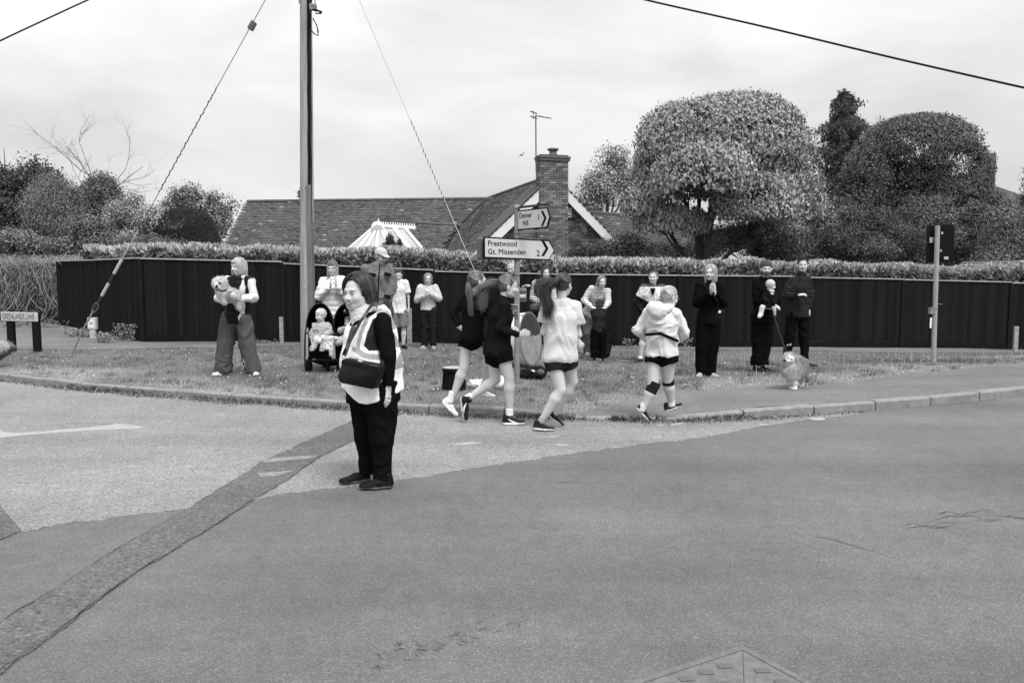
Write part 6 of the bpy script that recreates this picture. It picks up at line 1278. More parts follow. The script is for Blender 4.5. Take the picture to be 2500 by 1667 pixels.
top(p, 'babygrow', .02, g=.02, hem=.02, amp=.004); V, Fa = sdf([seg(p['W']['knA'], p['W']['anA'], .042, .036), seg(p['W']['anA'], p['W']['anA'] + np.array([-.03, -.03, -.03]), .036, .03)], .008, .02); put('legging', V, Fa, cloth(.62), p['rt'], col=np.ones(len(V)))
V, Fa = sdf([seg(p['W']['knB'], p['W']['anB'], .03, .024)], .008, .02); put('legging', V, Fa, cloth(.4), p['rt'], col=np.ones(len(V)))
# man in quilted jacket
Jn = J(shA=(1932, 685, .02), shB=(1971, 684, -.02), elA=(1918, 722, .0), elB=(1979, 724), wrA=(1950, 720, -.25), wrB=(1975, 756, -.03), hiA=(1936, 768), hiB=(1962, 768), knA=(1928, 824), knB=(1962, 824), anA=(1917, 882), anB=(1966, 880))
p = person('dark-haired man in dark quilted jacket holding a phone out at waist height, rightmost spectator', (1945, 895), Jn, dict(c=(1960, 648, -.02), yaw=-16, h=.24, jaw=1.05), build=1.1, hands=[('A', (1968, 718, -.28), (0, -.5, 1), .6, 1), ('B', (1976, 768, -.04), (1, 0, 0), .5, -1)]); k_ = p['px']
top(p, 'quilted_jacket', .022, g=.024, hem=.05, amp=.009, gs=.022, bulk=.010, collar=.8, quilt=.05, m=cloth(.042, 'quilted', bump=.012, bs=12, stretch=(1, 1, 4), rough=.6)); bottom(p, 'jeans', .013, r=(.11, .085, .08, .065), amp=.009)
hairstyle('short', p['hc'], p['M'], p['hs'], .05, p['rt'], length=.03, n=380, vol=1.03); footpair(p, -10, 60, v=.02, sole=.03)
ph = root('phone', 'small dark phone held out by the man in quilted jacket', 'phone', k_(1978, 712, -.4)); MB().box(k_(1981, 711, -.38), (.13, .07, .009), (1, -.1, .12)).build('casing', MATS['black_plastic'], ph, bevel=.003)
# ================================================================ children in the buggy, and the buggy
Yg = 12.4; bg_ = P(815, 900, Yg); bgz = zgs(bg_[0], Yg); MBk = mat('black_buggy_tube', .010, rough=.35, spec=.3); MFb = mat('black_buggy_fabric', .006, rough=.9, spec=.08, ns=12, na=.3, bump=.004, bs=20)
bug = root('buggy', 'black double buggy with two arched hoods standing on the grass behind the steward', 'buggy', (bg_[0], Yg, bgz)); bx_ = bg_[0]
Zp = lambda px, py, dy=0.: P(px, py, Yg + dy)
MB().tube([Zp(745, 813), Zp(765, 812, -.03), Zp(790, 813, -.05), Zp(838, 816, -.04), Zp(885, 815, 0)], .014, 8).build('bumper_bar', MBk, bug, smooth=True)
MB().tube([Zp(743, 874, -.02), Zp(748, 880, -.03), Zp(790, 879, -.04), Zp(835, 879, -.04), Zp(884, 877, -.02)], .012, 8).build('foot_bar', MBk, bug, smooth=True)
for px in (745, 886):
    MB().tube([Zp(px, 812), Zp(px - 1, 845, .02), Zp(px - 1, 876, -.02), Zp(px, 896, -.02)], .012, 8).tube([Zp(px + (8 if px < 800 else -8), 770, .5), Zp(px, 812, .05), Zp(px, 870, .45)], .012, 8).build('side_frame', MBk, bug, smooth=True)
for px, dy in ((750, -.0), (757, .0), (800, -.02), (832, .0), (878, 0), (755, .55), (876, .55)):
    c = Zp(px, 890, dy); c[2] = zgs(c[0], c[1]) + .085; w_ = MB().lathe(c - np.array([.018, 0, 0]), [(.03, -.002), (.075, 0), (.088, .008), (.088, .028), (.075, .036), (.03, .038)], 18, (1, 0, 0)).build('wheel', mat('rubber', .012, rough=.9, spec=.05), bug, smooth=True)
    MB().tube([c + UP * .0, c + UP * .14 + np.array([.02, .04, 0])], .014, 6).build('wheel_fork', MBk, bug)
def bhood(cx, w=33, top_=740, bot=800):
    V = []; n, m = 16, 9
    for j in range(m):
        f = j / (m - 1); yy = -.02 + .42 * f; k = math.sqrt(max(0, 1 - (f * .92) ** 2)) if f > .3 else .96 + .04 * f / .3
        for i in range(n + 1):
            a = math.pi * i / n; V.append(Zp(cx - math.cos(a) * w * k, bot - math.sin(a) * (bot - top_) * (.75 + .25 * k), yy))
    Fq = [(j * (n + 1) + i, j * (n + 1) + i + 1, (j + 1) * (n + 1) + i + 1, (j + 1) * (n + 1) + i) for j in range(m - 1) for i in range(n)]
    mb = MB(); mb.add(V, Fq); mb.add([v + UP * .012 for v in V], [tuple(reversed(f)) for f in Fq]); mb.build('hood', MFb, bug, smooth=True)
    MB().tube([Zp(cx - math.cos(math.pi * i / n) * w, bot - math.sin(math.pi * i / n) * (bot - top_), -.03) for i in range(n + 1)], .012, 6).build('hood_rim', MBk, bug, smooth=True)
bhood(781); bhood(847, 33, 741)
for cx in (781, 847):
    MB().prism([Zp(cx - 29, 845, .1), Zp(cx + 29, 845, .1), Zp(cx + 28, 765, .42), Zp(cx - 28, 765, .42)], (0, .04, 0)).build('backrest', MFb, bug, bevel=.01)
    MB().prism([Zp(cx - 29, 838, -.08), Zp(cx + 29, 838, -.08), Zp(cx + 29, 844, .25), Zp(cx - 29, 844, .25)], (0, 0, -.05)).build('seat', MFb, bug, bevel=.012)
    MB().prism([Zp(cx - 29, 840, -.07), Zp(cx + 29, 840, -.07), Zp(cx + 28, 876, -.03), Zp(cx - 28, 876, -.03)], (0, .03, 0)).build('leg_rest', MFb, bug, bevel=.008)
MB().prism([Zp(757, 882, 0), Zp(877, 882, 0), Zp(868, 893, .05), Zp(790, 893, .05)], (0, .4, -.0)).build('basket', MFb, bug, bevel=.01)
MB().tube([Zp(760, 760, .62), Zp(775, 742, .68), Zp(800, 738, .68), Zp(850, 738, .68), Zp(872, 760, .62)], .013, 8).build('handlebar', MBk, bug, smooth=True)
Jn = J(shA=(770, 796), shB=(799, 794), elA=(762, 815, -.02), elB=(806, 812, -.03), wrA=(760, 830, -.06), wrB=(793, 817, -.10), hiA=(775, 826), hiB=(792, 826), knA=(773, 830, -.17), knB=(794, 830, -.17), anA=(764, 850, -.18), anB=(788, 851, -.18))
p = person('fair-haired toddler in pale quilted coat sitting in the left seat of the buggy', (785, 862), Jn, dict(c=(783, 770, -.03), yaw=-38, pitch=8, h=.185, kid=True), sc=.55, build=1.15, Yb=12.36, hands=[('B', (785, 822, -.2), (0, -.4, 1), .5, -1), ('A', (761, 838, -.1), (-1, 0, 0), .4, 1)], skin=1.1, vox=.012)
top(p, 'quilted_coat', .38, g=.028, hem=.05, amp=.010, gs=.022, bulk=.006, collar=.4, vox=.010, fr=9); bottom(p, 'leggings', .5, r=(.065, .055, .05, .045), amp=.004, vox=.010)
hairstyle('short', p['hc'], p['M'], p['hs'], .72, p['rt'], length=.07, n=700, var=.15, vol=1.04, thick=.0026, capn=(0, .9, -.2))
for a, b in (((760, 858, -.16), (764, 858, -.32)), ((784, 859, -.16), (789, 859, -.32))): shoe(p['px'](*a), p['px'](*b), (0, -.2, 1), v=.3, sole=.08, parent=p['rt'], w=1.15)
V, Fa = sdf([seg(Zp(792, 826, -.24), Zp(822, 826, -.2), (.07, .04), (.06, .03)), seg(Zp(795, 828, -.26), Zp(797, 848, -.27), .04, .045), seg(Zp(808, 828, -.26), Zp(808, 866, -.27), .045, .026), ell(Zp(778, 832, -.22), .05)], .010, .03)
bl = root('blanket', 'crumpled pale patterned blanket draped over the toddler lap in the buggy', 'blanket', Zp(800, 845, -.24)); put('blanket_cloth', foldv(V, Fa, .012, 16, 4, (2, 1, .6)), Fa, cloth(.62, 'blanket', na=.3), bl, col=np.ones(len(V)) * (1 - .35 * (vn(V * 34, 4) > .35)))
Jn = J(shA=(836, 805, .12), shB=(862, 806, .12), elA=(832, 806, -.02), elB=(866, 820, 0), wrA=(842, 800, -.1), wrB=(862, 826, -.1), hiA=(838, 828, .02), hiB=(856, 828, .02), knA=(826, 834, -.14), knB=(856, 836, -.16), anA=(818, 836, -.2), anB=(856, 855, -.16))
p = person('small child mostly hidden by the steward in the right seat of the buggy', (850, 862), Jn, dict(c=(851, 786, .16), yaw=-10, pitch=0, h=.175, kid=True), sc=.5, build=1.1, Yb=12.38, hands=[('A', (848, 797, -.16), (0, -.4, 1), .5, 1)], vox=.012)
top(p, 'coat', .40, g=.02, hem=.05, amp=.008, vox=.010); bottom(p, 'leggings', .40, r=(.065, .058, .055, .05), amp=.006, vox=.010); hairstyle('short', p['hc'], p['M'], p['hs'], .3, p['rt'], n=120)
# ================================================================ dogs
def fur(V, Fa, n, L, v, droop=.6, var=.3, out=.6, thick=.003, colf=None, curl=0, mask=None):
    N = normals(V, Fa); i = rng.integers(0, len(V), n)
    if mask is not None: i = i[mask(V[i])]; n = len(i)
    N = N; p = V[i]; dn_ = np.array([0, .35, -1.]); d = dn_ - N[i] * (N[i] @ dn_)[:, None]; d = d / (np.linalg.norm(d, axis=1)[:, None] + .15) * droop + N[i] * out * .45 + rng.normal(0, .13, (n, 3)); d /= np.linalg.norm(d, axis=1)[:, None]
    t = np.linspace(0, 1, 5)[None, :, None]; Ln = (L * rng.uniform(.5, 1.2, n))[:, None, None]; Pt = p[:, None] + N[i][:, None] * np.minimum(t * 2, 1) * Ln * .25 + d[:, None] * t * Ln
    Pt[..., 2] -= (t[..., 0] ** 2 * Ln[..., 0]) * .15
    if curl: Pt = Pt + rng.normal(0, curl, Pt.shape) * t
    c = v * np.clip(rng.normal(1, var, n), .3, 1.7); c = c * (colf(p) if colf is not None else 1)
    return strands(Pt, thick * np.interp(t[..., 0], [0, 1], [1, .3]), c)
def dog(label, at, prims, furs, dark, vox=.012, fold=.006, cat='dog', v=.45, mask=None):
    rt = root('dog', label, cat, at); V, Fa = sdf(prims, vox, .03, 1); V = foldv(V, Fa, fold, 22, 3); ms = [(V, Fa, v * .8 * (dark(V) if dark else 1) * np.ones(len(V)))]
    for n, L, dr, cu in furs: ms.append(fur(V, Fa, n, L, v, dr, colf=dark, curl=cu, mask=mask, thick=.0013))
    ms[0] = (V, Fa, ms[0][2]); Vv, Ff, Cc = join(ms); put('body', Vv, Ff, M_hair, rt, col=np.clip(Cc, .01, 1)); return rt
# sheltie on the footway edge
b = GV(1941, 951); Yd = b[1]; q = lambda px, py, dy=0.: P(px, py, Yd + dy)
hd = q(1929, 876, -.05)
leg1 = [seg(q(1936, 918, -.03), q(1941, 935, -.05), .050, .034), seg(q(1941, 935, -.05), q(1941, 947, -.04), .034, .026), ell(q(1940, 949, -.07), (.028, .04, .018)), seg(q(1922, 915, .02), q(1928, 934, .0), .045, .028), seg(q(1928, 934, 0), q(1931, 945, .02), .026, .02), ell(q(1930, 947, 0), (.024, .035, .016)),
        seg(q(1956, 912, .30), q(1958, 928, .34), .06, .032), seg(q(1958, 928, .34), q(1959, 942, .30), .026, .02), ell(q(1958, 944, .27), (.024, .035, .016)), seg(q(1946, 915, .32), q(1948, 940, .3), .05, .02)]
pr = [seg(q(1936, 898, .02), q(1951, 893, .34), (.115, .125), (.10, .115), side=(1, 0, 0)), seg(q(1932, 888, .02), hd, .085, .070), ell(q(1934, 903, -.04), (.095, .085, .125)), ell(hd, (.066, .075, .062)), ell(hd + [-.0, .02, -.04], (.085, .07, .06)), seg(hd + [-.02, -.05, -.012], q(1919, 881, -.14), .036, .021), ell(q(1918.5, 880, -.145), .012), seg(q(1956, 905, .38), q(1968, 925, .45), .07, .05)] + leg1
pr += [seg(q(1924, 868, -.03), q(1923, 861, -.02), .020, .008, k=.01), seg(q(1936, 869, -.02), q(1938, 862, 0), .022, .008, k=.01)]
nose = q(1918, 880, -.15); ey = [q(1923.5, 875.5, -.125), q(1931, 876, -.12)]
def dk(V): 
    c = np.ones(len(V)); c = np.where(np.linalg.norm(V - nose, axis=1) < .020, .03, c)
    for e in ey: c = np.where(np.linalg.norm(V - e, axis=1) < .018, .06, c)
    c = c * np.clip(.62 + .5 * vn(V * [9, 9, 3], 4) + .9 * np.clip((-(V[:, 1] - b[1]) - .02) / .1, 0, .5), .3, 1.2); return np.where(np.linalg.norm(V - q(1937, 869, 0), axis=1) < .035, .4, c) * np.where((V[:, 2] < b[2] + .1), 1.2, 1)
rt = dog('fluffy pale long-haired dog with pointed ears on a lead at the footway edge', b, pr, [(30000, .045, .95, .002)], dk, v=.60, vox=.009, mask=lambda p_: (np.linalg.norm(p_ - hd + [.03, .06, 0.01], axis=1) > .078) & (p_[:, 2] > b[2] + .19))
mb = MB(); [mb.lathe(e, [(.0005, -.006), (.009, 0), (.0005, .006)], 8, (0, -1, 0)) for e in ey]; mb.lathe(nose + [0, -.01, 0], [(.001, -.01), (.014, 0), (.001, .008)], 8, (0, -1, 0)); mb.build('nose_and_eyes', mat('wet_black', .006, rough=.2), rt, smooth=True)
hnd = PM['px'](1884, 752, -.26); ld = root('dog_lead', 'dark dog lead running from the bearded man down to the fluffy dog', 'lead', hnd)
MB().tube([hnd, (hnd + q(1923, 866, .0)) / 2 + UP * -.03, q(1924, 872, -.02)], [(.004, .013)] * 3, 6, side=(1, 0, 0)).build('strap', mat('lead_webbing', .03, rough=.7), ld); MB().tube([hnd + [.01, 0, .01], PM['px'](1896, 772, -.3), hnd + [.05, 0, -.03], hnd], [(.004, .010)] * 4, 6).build('handle_loop', MATS['lead_webbing'], ld)
# curly dog in the blonde woman's arms
k_ = PD['px']; a = -.36; q = lambda px, py, dy=0.: k_(px, py, a + dy); hd = q(536, 690, -.04)
pr = [ell(hd, (.085, .075, .078)), seg(hd + [-.03, -.05, -.02], q(529, 698, -.12), .038, .026), seg(hd + [.02, .02, -.03], q(545, 716, .0), .075, .085), seg(q(545, 712), q(572, 722, .06), .08, .085), seg(q(545, 725, -.02), q(548, 738, -.04), .045, .03), seg(q(570, 722, -.05), q(578, 726, -.05), .04, .02), seg(q(574, 730, .05), q(584, 752, .06), .03, .022), ell(q(546, 686, .03), (.035, .035, .06)), ell(q(525, 690, .0), (.025, .03, .045))]
nose = q(529.5, 699, -.14); ey = [q(536.5, 691.5, -.115), q(528, 692, -.09)]
def dk(V):
    c = np.ones(len(V)) * (1 + .2 * vn(V * 25, 4)); c = np.where(np.linalg.norm(V - nose, axis=1) < .024, .04, c)
    for e in ey: c = np.where(np.linalg.norm(V - e, axis=1) < .020, .06, c)
    c = np.where(near_line(*proj(V), [(533, 706), (541, 711), (551, 708)]) < 2.4, .04, c); return np.where(np.linalg.norm(V - q(563, 716, -.03), axis=1) < .04, .5, c)
rt = dog('small curly pale dog held in the arms of the blonde woman in grey trousers', q(555, 720), pr, [(9000, .020, .1, .006)], dk, v=.80, vox=.009, fold=.010, mask=lambda p_: (np.linalg.norm(p_ - (ey[0] + ey[1] + nose) / 3, axis=1) > .05))
mb = MB(); [mb.lathe(e + [0, -.004, 0], [(.0005, -.006), (.010, 0), (.0005, .006)], 8, (0, -1, 0)) for e in ey]; mb.lathe(nose + [0, -.012, 0], [(.001, -.01), (.014, 0), (.001, .008)], 8, (0, -1, 0)); mb.build('nose_and_eyes', MATS['wet_black'], rt, smooth=True)
l0_ = k_(584, 735, -.22); ll = root('dog_lead', 'thin lead dangling from the blonde woman hand beside her grey trousers', 'lead', l0_)
MB().tube([l0_, k_(587, 760, -.24), k_(589, 800, -.22), k_(593, 850, -.18), k_(594.5, 878, -.17)], [(.002, .008)] * 5, 6, side=(1, 0, 0)).build('strap', MATS['lead_webbing'], ll); MB().tube([k_(595 + 3.4 * math.sin(t), 888 - 7 * math.cos(t), -.17) for t in np.linspace(0, 2 * math.pi, 14)], .003, 5).lathe(k_(594.5, 879, -.17), [(.006, 0), (.006, .018)], 8).build('clip', MATS['nickel'], ll)
# dog head at the left edge
b = GV(-40, 898); Yd = b[1]; q = lambda px, py, dy=0.: P(px, py, Yd + dy)
pr = [ell(q(8, 848), (.10, .09, .085)), seg(q(12, 850), q(27, 850, -.02), .055, .038), seg(q(5, 852), q(-30, 865, .05), .09, .13), seg(q(-35, 868, .05), q(-90, 868, .12), (.15, .17), (.14, .16), side=(0, 1, 0)), ell(q(-3, 853, -.08), (.05, .03, .07))]
for x_ in (-38, -48, -84, -96): pr += [seg(q(x_, 878, .05), q(x_, 894, .05), .05, .03), ell(q(x_ + 4, 896, .04), (.045, .03, .02))]
def dk(V): c = np.where(np.linalg.norm(V - q(28, 848, -.03), axis=1) < .03, .06, 1.0); c = np.where(np.linalg.norm(V - q(11, 842, -.085), axis=1) < .022, .08, c); return np.where(proj(V)[1] > 860 - .35 * (proj(V)[0]), .15, c)
dog('shaggy pale dog entering at the left edge in front of the street sign', b, pr, [(8000, .05, .2, .012)], dk, v=.50, vox=.011)
# ================================================================ utility pole, stays, cables
pb_ = P(751, 868, 14.3); pb_[2] = zgs(pb_[0], 14.3); M_pole = mat('weathered_pole_timber', .30, ns=5, na=.25, ns2=40, na2=.2, stretch=(5, 5, .35), bump=.006, bs=18)
pole = root('utility_pole', 'tall weathered timber utility pole rising out of frame left of centre', 'utility pole', pb_); xt = P(747, 0, 14.3); pt = pb_ + (xt - pb_) * 1.35
MB().tube([pb_ - UP * .3, pb_ + (pt - pb_) * .25, pb_ + (pt - pb_) * .5, pt], [.132, .122, .112, .094], 20).build('shaft', M_pole, pole, smooth=True)
ax_ = lambda f, dx, dy=-.06: pb_ + (pt - pb_) * f + np.array([dx, dy, 0])
hF = lambda py: (P(752, py, 14.3)[2] - pb_[2]) / (pt[2] - pb_[2])
MB().box((ax_(hF(870), .085, -.125) + ax_(hF(456), .085, -.12)) / 2, (.085, .035, 3.05), (1, 0, 0)).build('cable_cover', mat('galvanised_channel', .16, rough=.5, metal=.3, ns=4, na=.2, stretch=(3, 3, .5)), pole, bevel=.006)
MB().box((ax_(hF(545), .125, -.09) + ax_(hF(760), .125, -.09)) / 2, (.05, .03, 1.6), (1, 0, 0)).build('cable_cover', MATS['galvanised_channel'], pole)
for dx, dy, r, v0, v1 in ((.066, -.118, .014, -300, 458), (.088, -.10, .012, -300, 458), (.107, -.075, .009, -300, 545), (-.115, -.06, .008, -300, 12)):
    ps = [ax_(hF(y_), dx * (1 - .12 * hF(y_)) + .004 * math.sin(y_ * .05), dy) for y_ in np.linspace(v1, v0, 14)]; MB().tube(ps, r, 6).build('cable', mat('black_cable', .008, rough=.5, spec=.1), pole, smooth=True)
MB().box(P(765, 18, 14.1), (.11, .10, .09), (1, 0, .1)).box(P(766, 13, 14.04), (.10, .02, .02), (1, 0, -.3)).build('bracket', mat('grey_metal', .28, rough=.5, metal=.3), pole)
MB().box(P(774, 27, 14.1), (.17, .05, .03), (1, 0, -.3)).tube([P(770, 32, 14.05), P(784, 33, 14.05)], .02, 8).build('cable_clamp', MATS['black_cable'], pole); MB().tube([P(770, 31, 14.0), P(779, 32, 14.0)], .013, 8).build('porcelain', mat('porcelain', .7, rough=.2), pole)
MB().tube([P(764, 46, 14.1), P(773, 62, 14.05), P(777, 78, 14.05), P(776, 88, 14.05), P(768, 84, 14.05), P(758, 73, 14.1)], .010, 6).tube([P(765, 46, 14.1), P(774, 66, 14.02), P(777, 88, 14.02)], .008, 6).build('cable_loop', MATS['black_cable'], pole, smooth=True)
MB().tube([P(761, 5, 14.1), P(760, -60, 14.1)], .012, 5).tube([P(769, 8, 14.1), P(770, -60, 14.1)], .008, 5).build('cable', MATS['black_cable'], pole)
for a, b in ((640, 735), (700, 742)): MB().box(ax_(hF(a), .0, -.128), (.03, .004, .06)).build('number_tag', mat('aluminium_tag', .45, rough=.5), pole)
# left stay wire
sb_ = GV(170, 864); st_ = P(648, 0, 14.2); d = st_ - sb_; stp = sb_ + d * 1.22; sw = root('stay_wire', 'left guy wire with sleeves, eye and anchor rod slanting down to the grass', 'guy wire', sb_); dn = nrm(d)
fy = lambda py: (P(0, py, np.interp(py, [0, 864], [14.2, sb_[1]]))[2] - sb_[2]) / d[2]
SP = lambda py: sb_ + d * fy(py)
M_wire = mat('galvanised_wire', .10, metal=.2, rough=.5)
MB().tube([SP(760), stp], .007, 6).build('wire', M_wire, sw)
a, b = SP(470), SP(215); t_ = np.linspace(0, 1, 150); u_ = nrm(np.cross(dn, [0, 1, 0])); w_ = np.cross(dn, u_)
MB().tube([a + (b - a) * t + (u_ * math.cos(t * 95) + w_ * math.sin(t * 95)) * (.006 + .006 * abs(math.sin(t * 23))) for t in t_], .008, 5).build('wrapped_grip', M_wire, sw)
for p0, p1 in ((635, 668), (692, 722)): MB().tube([SP(p1), SP(p0)], .028, 10).build('guard_sleeve', mat('pale_plastic', .45, rough=.5), sw, smooth=True)
MB().tube([SP(692), SP(668)], .018, 8).tube([SP(743), SP(722)], .020, 8).build('dark_sleeve', mat('dark_plastic', .04, rough=.5), sw, smooth=True)
MB().tube([SP(632), SP(560)], .010, 6).build('wire_guard', mat('aluminium_tag', .45, rough=.5), sw)
e_ = SP(751); MB().tube([e_ + dn * .10 * math.cos(t) + u_ * .045 * math.sin(t) for t in np.linspace(0, 2 * math.pi, 20)], .010, 6).build('eye', MATS['galvanised_channel'], sw, smooth=True)
MB().tube([SP(760), SP(810), sb_ - UP * .1], .017, 8).build('anchor_rod', mat('aluminium_dull', .25, rough=.5, metal=.2), sw)
MB().prism([SP(52) + u_ * .05, SP(52) - u_ * .05, SP(72) - u_ * .05, SP(72) + u_ * .05], (0, .08, 0)).build('insulator', mat('insulator_grey', .12, rough=.3), sw, bevel=.012)
# right stay wire
a, b = P(877, 0, 14.6), P(1240, 832, 17.2); b[2] = zgs(b[0], b[1]); rs = root('stay_wire', 'thin guy wire crossing in front of the tiled roof, right of the pole', 'guy wire', b); d = a - b
MB().tube([b, b + d * 1.3], .0075, 6).build('wire', mat('bright_wire', .75, rough=.5), rs)
fr2 = lambda py: (832 - py) / 832; t_ = np.linspace(fr2(452), fr2(250), 110); u_ = nrm(np.cross(nrm(d), [0, 1, 0])); w_ = np.cross(nrm(d), u_)
MB().tube([b + d * t + (u_ * math.cos(t * 420) + w_ * math.sin(t * 420)) * (.006 + .007 * abs(math.sin(t * 90))) for t in t_], .007, 5).build('wrapped_grip', M_wire, rs)
# overhead cables
def sag(pts, n=24):
    pts = np.array(pts); T = np.linspace(0, len(pts) - 1, n); C = np.stack([np.interp(T, range(len(pts)), pts[:, i]) for i in range(3)], 1)
    for _ in range(6): C[1:-1] = .25 * C[:-2] + .5 * C[1:-1] + .25 * C[2:]
    return list(C)
oc = root('overhead_cable', 'thick overhead cable sweeping across the top right of the sky', 'cable', P(2000, 80, 11)); MB().tube(sag([pt - UP * .3, P(1200, -95, 13.2), P(1567, -1, 12.3), P(1850, 62, 11.6), P(2180, 142, 10.8), P(2500, 215, 10.2), P(3100, 345, 9)], 60), .014, 6).build('cable', MATS['black_cable'], oc, smooth=True)
oc = root('overhead_cable', 'overhead cable crossing the top left corner of the sky', 'cable', P(100, 50, 11)); MB().tube(sag([pt - UP * .3, P(460, -105, 13), P(215, 0, 12), P(0, 100, 11.2), P(-400, 296, 10)], 50), .011, 6).build('cable', MATS['black_cable'], oc, smooth=True)
bd_ = root('bird', 'small dark bird flying above the chimney', 'bird', P(1272, 379, 40)); b = P(1272, 379, 40); MB().prism([b, b + [.16, .05, .16], b + [.20, .05, .19], b + [.08, 0, .01]], (0, .08, .01)).prism([b + [.02, 0, 0], b + [-.18, .05, -.10], b + [-.24, .02, -.13], b + [-.04, 0, -.05]], (0, .08, .01)).tube([b + [-.07, 0, .03], b, b + [.10, 0, -.05]], [.01, .03, .008], 6).build('body', mat('bird_dark', .02), bd_)
# ================================================================ signs
def text(name, s, m, parent, o, X, Z, size, h_out=.002, bold=0.0, wide=1.0, align='LEFT'):
    cu = bpy.data.curves.new(name, 'FONT'); cu.body = s; cu.size = 1;  cu.align_x = align; cu.resolution_u = 3; cu.extrude = .004; ob = bpy.data.objects.new(name, cu); me = bpy.data.meshes.new_from_object(ob)
    X = nrm(X); Z = nrm(np.array(Z) - X * np.dot(Z, X)); N = np.cross(X, Z); V = np.array([v.co for v in me.vertices]); V = np.array(o) - off(parent) + V[:, :1] * X * size * wide + V[:, 1:2] * Z * size + (V[:, 2:] * size * .1 + h_out) * N
    for i, v in enumerate(me.vertices): v.co = V3(V[i])
    if bold:
        bm = bmesh.new(); bm.from_mesh(me); g0 = bm.verts[:] + bm.edges[:] + bm.faces[:]
        for k, (dx, dz) in enumerate(((1, 0), (-1, 0), (0, 1), (0, -1))):
            nv = [e for e in bmesh.ops.duplicate(bm, geom=g0)['geom'] if isinstance(e, bmesh.types.BMVert)]; bmesh.ops.translate(bm, verts=nv, vec=V3(X * dx * bold * size * wide + Z * dz * bold * size + N * .0002 * (k + 1)))
        bm.to_mesh(me); bm.free()
    me.materials.append(m); t = bpy.data.objects.new(name, me); COL.objects.link(t); t.parent = parent; return t
M_sgn = mat('white_sign_face', .52, rough=.45, ns=5, na=.05); M_blk = mat('black_sign_print', .008, rough=.5, spec=.1); M_gal = mat('galvanised_post', .21, rough=.55, ns=14, na=.15, ns2=3, na2=.15)
b = GV(1262, 931); Ys = b[1]; sp = root('signpost', 'grey signpost carrying two arrow direction signs and a small cycle route plate', 'signpost', b)
tpz = P(1257.5, 503, Ys); MB().tube([b - UP * .1, np.array([b[0], b[1], tpz[2]])], .0405, 16).build('post', M_gal, sp, smooth=True)
PXs = b[0]; postc = np.array([b[0], b[1], 0]); MB().lathe((b[0], b[1], tpz[2] - .03), [(.042, 0), (.046, .003), (.046, .035), (.03, .04)], 16).build('post_cap', MATS['pale_felt'], sp, smooth=True)
def arrow_sign(tag_, tl, tr, tip, br, bl, YL, YR, rows, chev, thick=.02):
    TL, TR = P(*tl, YL), P(*tr, YR); Xd = nrm((TR - TL) * [1, 1, 0]); Z = UP; N = np.cross(Xd, Z); O_ = np.array([0, 0, CAMH])
    def on(px, py): d = ray(px, py); return O_ + d * (np.dot(TL - O_, N) / np.dot(d, N))
    TR, BR, BL, TP = on(*tr), on(*br), on(*bl), on(*tip); N = nrm(N); N = N if N[1] < 0 else -N; c = (TL + TR + BR + BL + TP) / 5
    mb = MB(); mb.prism([TL, TR, TP, BR, BL], -N * thick); brd = mb.build('border', M_blk, sp, bevel=.003)
    hgt = np.linalg.norm(TL - BL); ins = .020 * hgt / .28; iX, iZ = Xd * ins, -Z * ins
    mb = MB(); mb.prism([TL + iX + iZ, TR - iX * .3 + iZ, TP - iX * 1.15, BR - iX * .3 - iZ, BL + iX - iZ], N * .003); mb.build('sign_face', M_sgn, sp)
    wX = np.linalg.norm(TR - TL)
    for s, fx, fz, sz, wd in rows: text('lettering', s, M_blk, sp, TL + Xd * wX * fx - Z * hgt * fz + (TR - TL - Xd * wX) * fx + N * .0045, Xd, Z, sz, 0.0005, .010, wd)
    w = hgt * .17; cx0 = TL + Xd * (wX * chev); q0 = [cx0 - Z * hgt * .13, cx0 + Xd * w - Z * hgt * .13, cx0 + Xd * (w + hgt * .25) - Z * hgt * .5, cx0 + Xd * w - Z * hgt * .87, cx0 - Z * hgt * .87, cx0 + Xd * hgt * .25 - Z * hgt * .5]
    q0 = [a + N * .0045 for a in q0]; MB().prism([q0[0], q0[1], q0[2], q0[5]], N * .001).prism([q0[5], q0[2], q0[3], q0[4]], N * .001).build('chevron', M_blk, sp)
    return TL, TR, BR, BL, Xd, Z, N
r = arrow_sign('a', (1263, 514), (1334.6, 505.5), (1343.5, 530), (1334.6, 557), (1263, 563), Ys - .03, Ys - .55, [('Denner', .07, .40, .105, .90), ('Hill', .20, .78, .105, .90), ('1', .70, .58, .115, .9)], .82)
MB().prism([r[0] + UP * .055, r[1] + UP * .055, r[1] + UP * .025, r[0] + UP * .025], -r[6] * .03).build('top_rail', mat('dark_rail', .03, rough=.4), sp); MB().prism([r[3] - UP * .015, r[2] - UP * .015, r[2] - UP * .04, r[3] - UP * .04], -r[6] * .03).build('bottom_rail', M_gal, sp)
for z_ in (r[0][2] + .04, r[3][2] - .028): MB().lathe((b[0], b[1], z_ - .014), [(.042, 0), (.050, .001), (.050, .027), (.042, .028)], 16).build('clip', M_gal, sp)
r = arrow_sign('b', (1181, 577.5), (1340, 586), (1355, 612), (1340, 636.5), (1181, 630.5), Ys - .34, Ys + .20, [('Prestwood', .055, .42, .108, 1.0), ('Gt. Missenden', .055, .80, .108, 1.0), ('2', .80, .80, .118, 1.0)], .875)
MB().prism([r[0] + r[4] * -.06 - UP * .01 - r[6] * .06, r[0] + r[4] * 1.0 - UP * .01 - r[6] * .06, r[3] + r[4] * 1.0 - UP * .015 - r[6] * .06, r[3] + r[4] * -.06 - UP * .015 - r[6] * .06], -r[6] * .06).build('rear_sign', mat('sign_back_grey', .10, rough=.5, ns=8, na=.2), sp, bevel=.02)
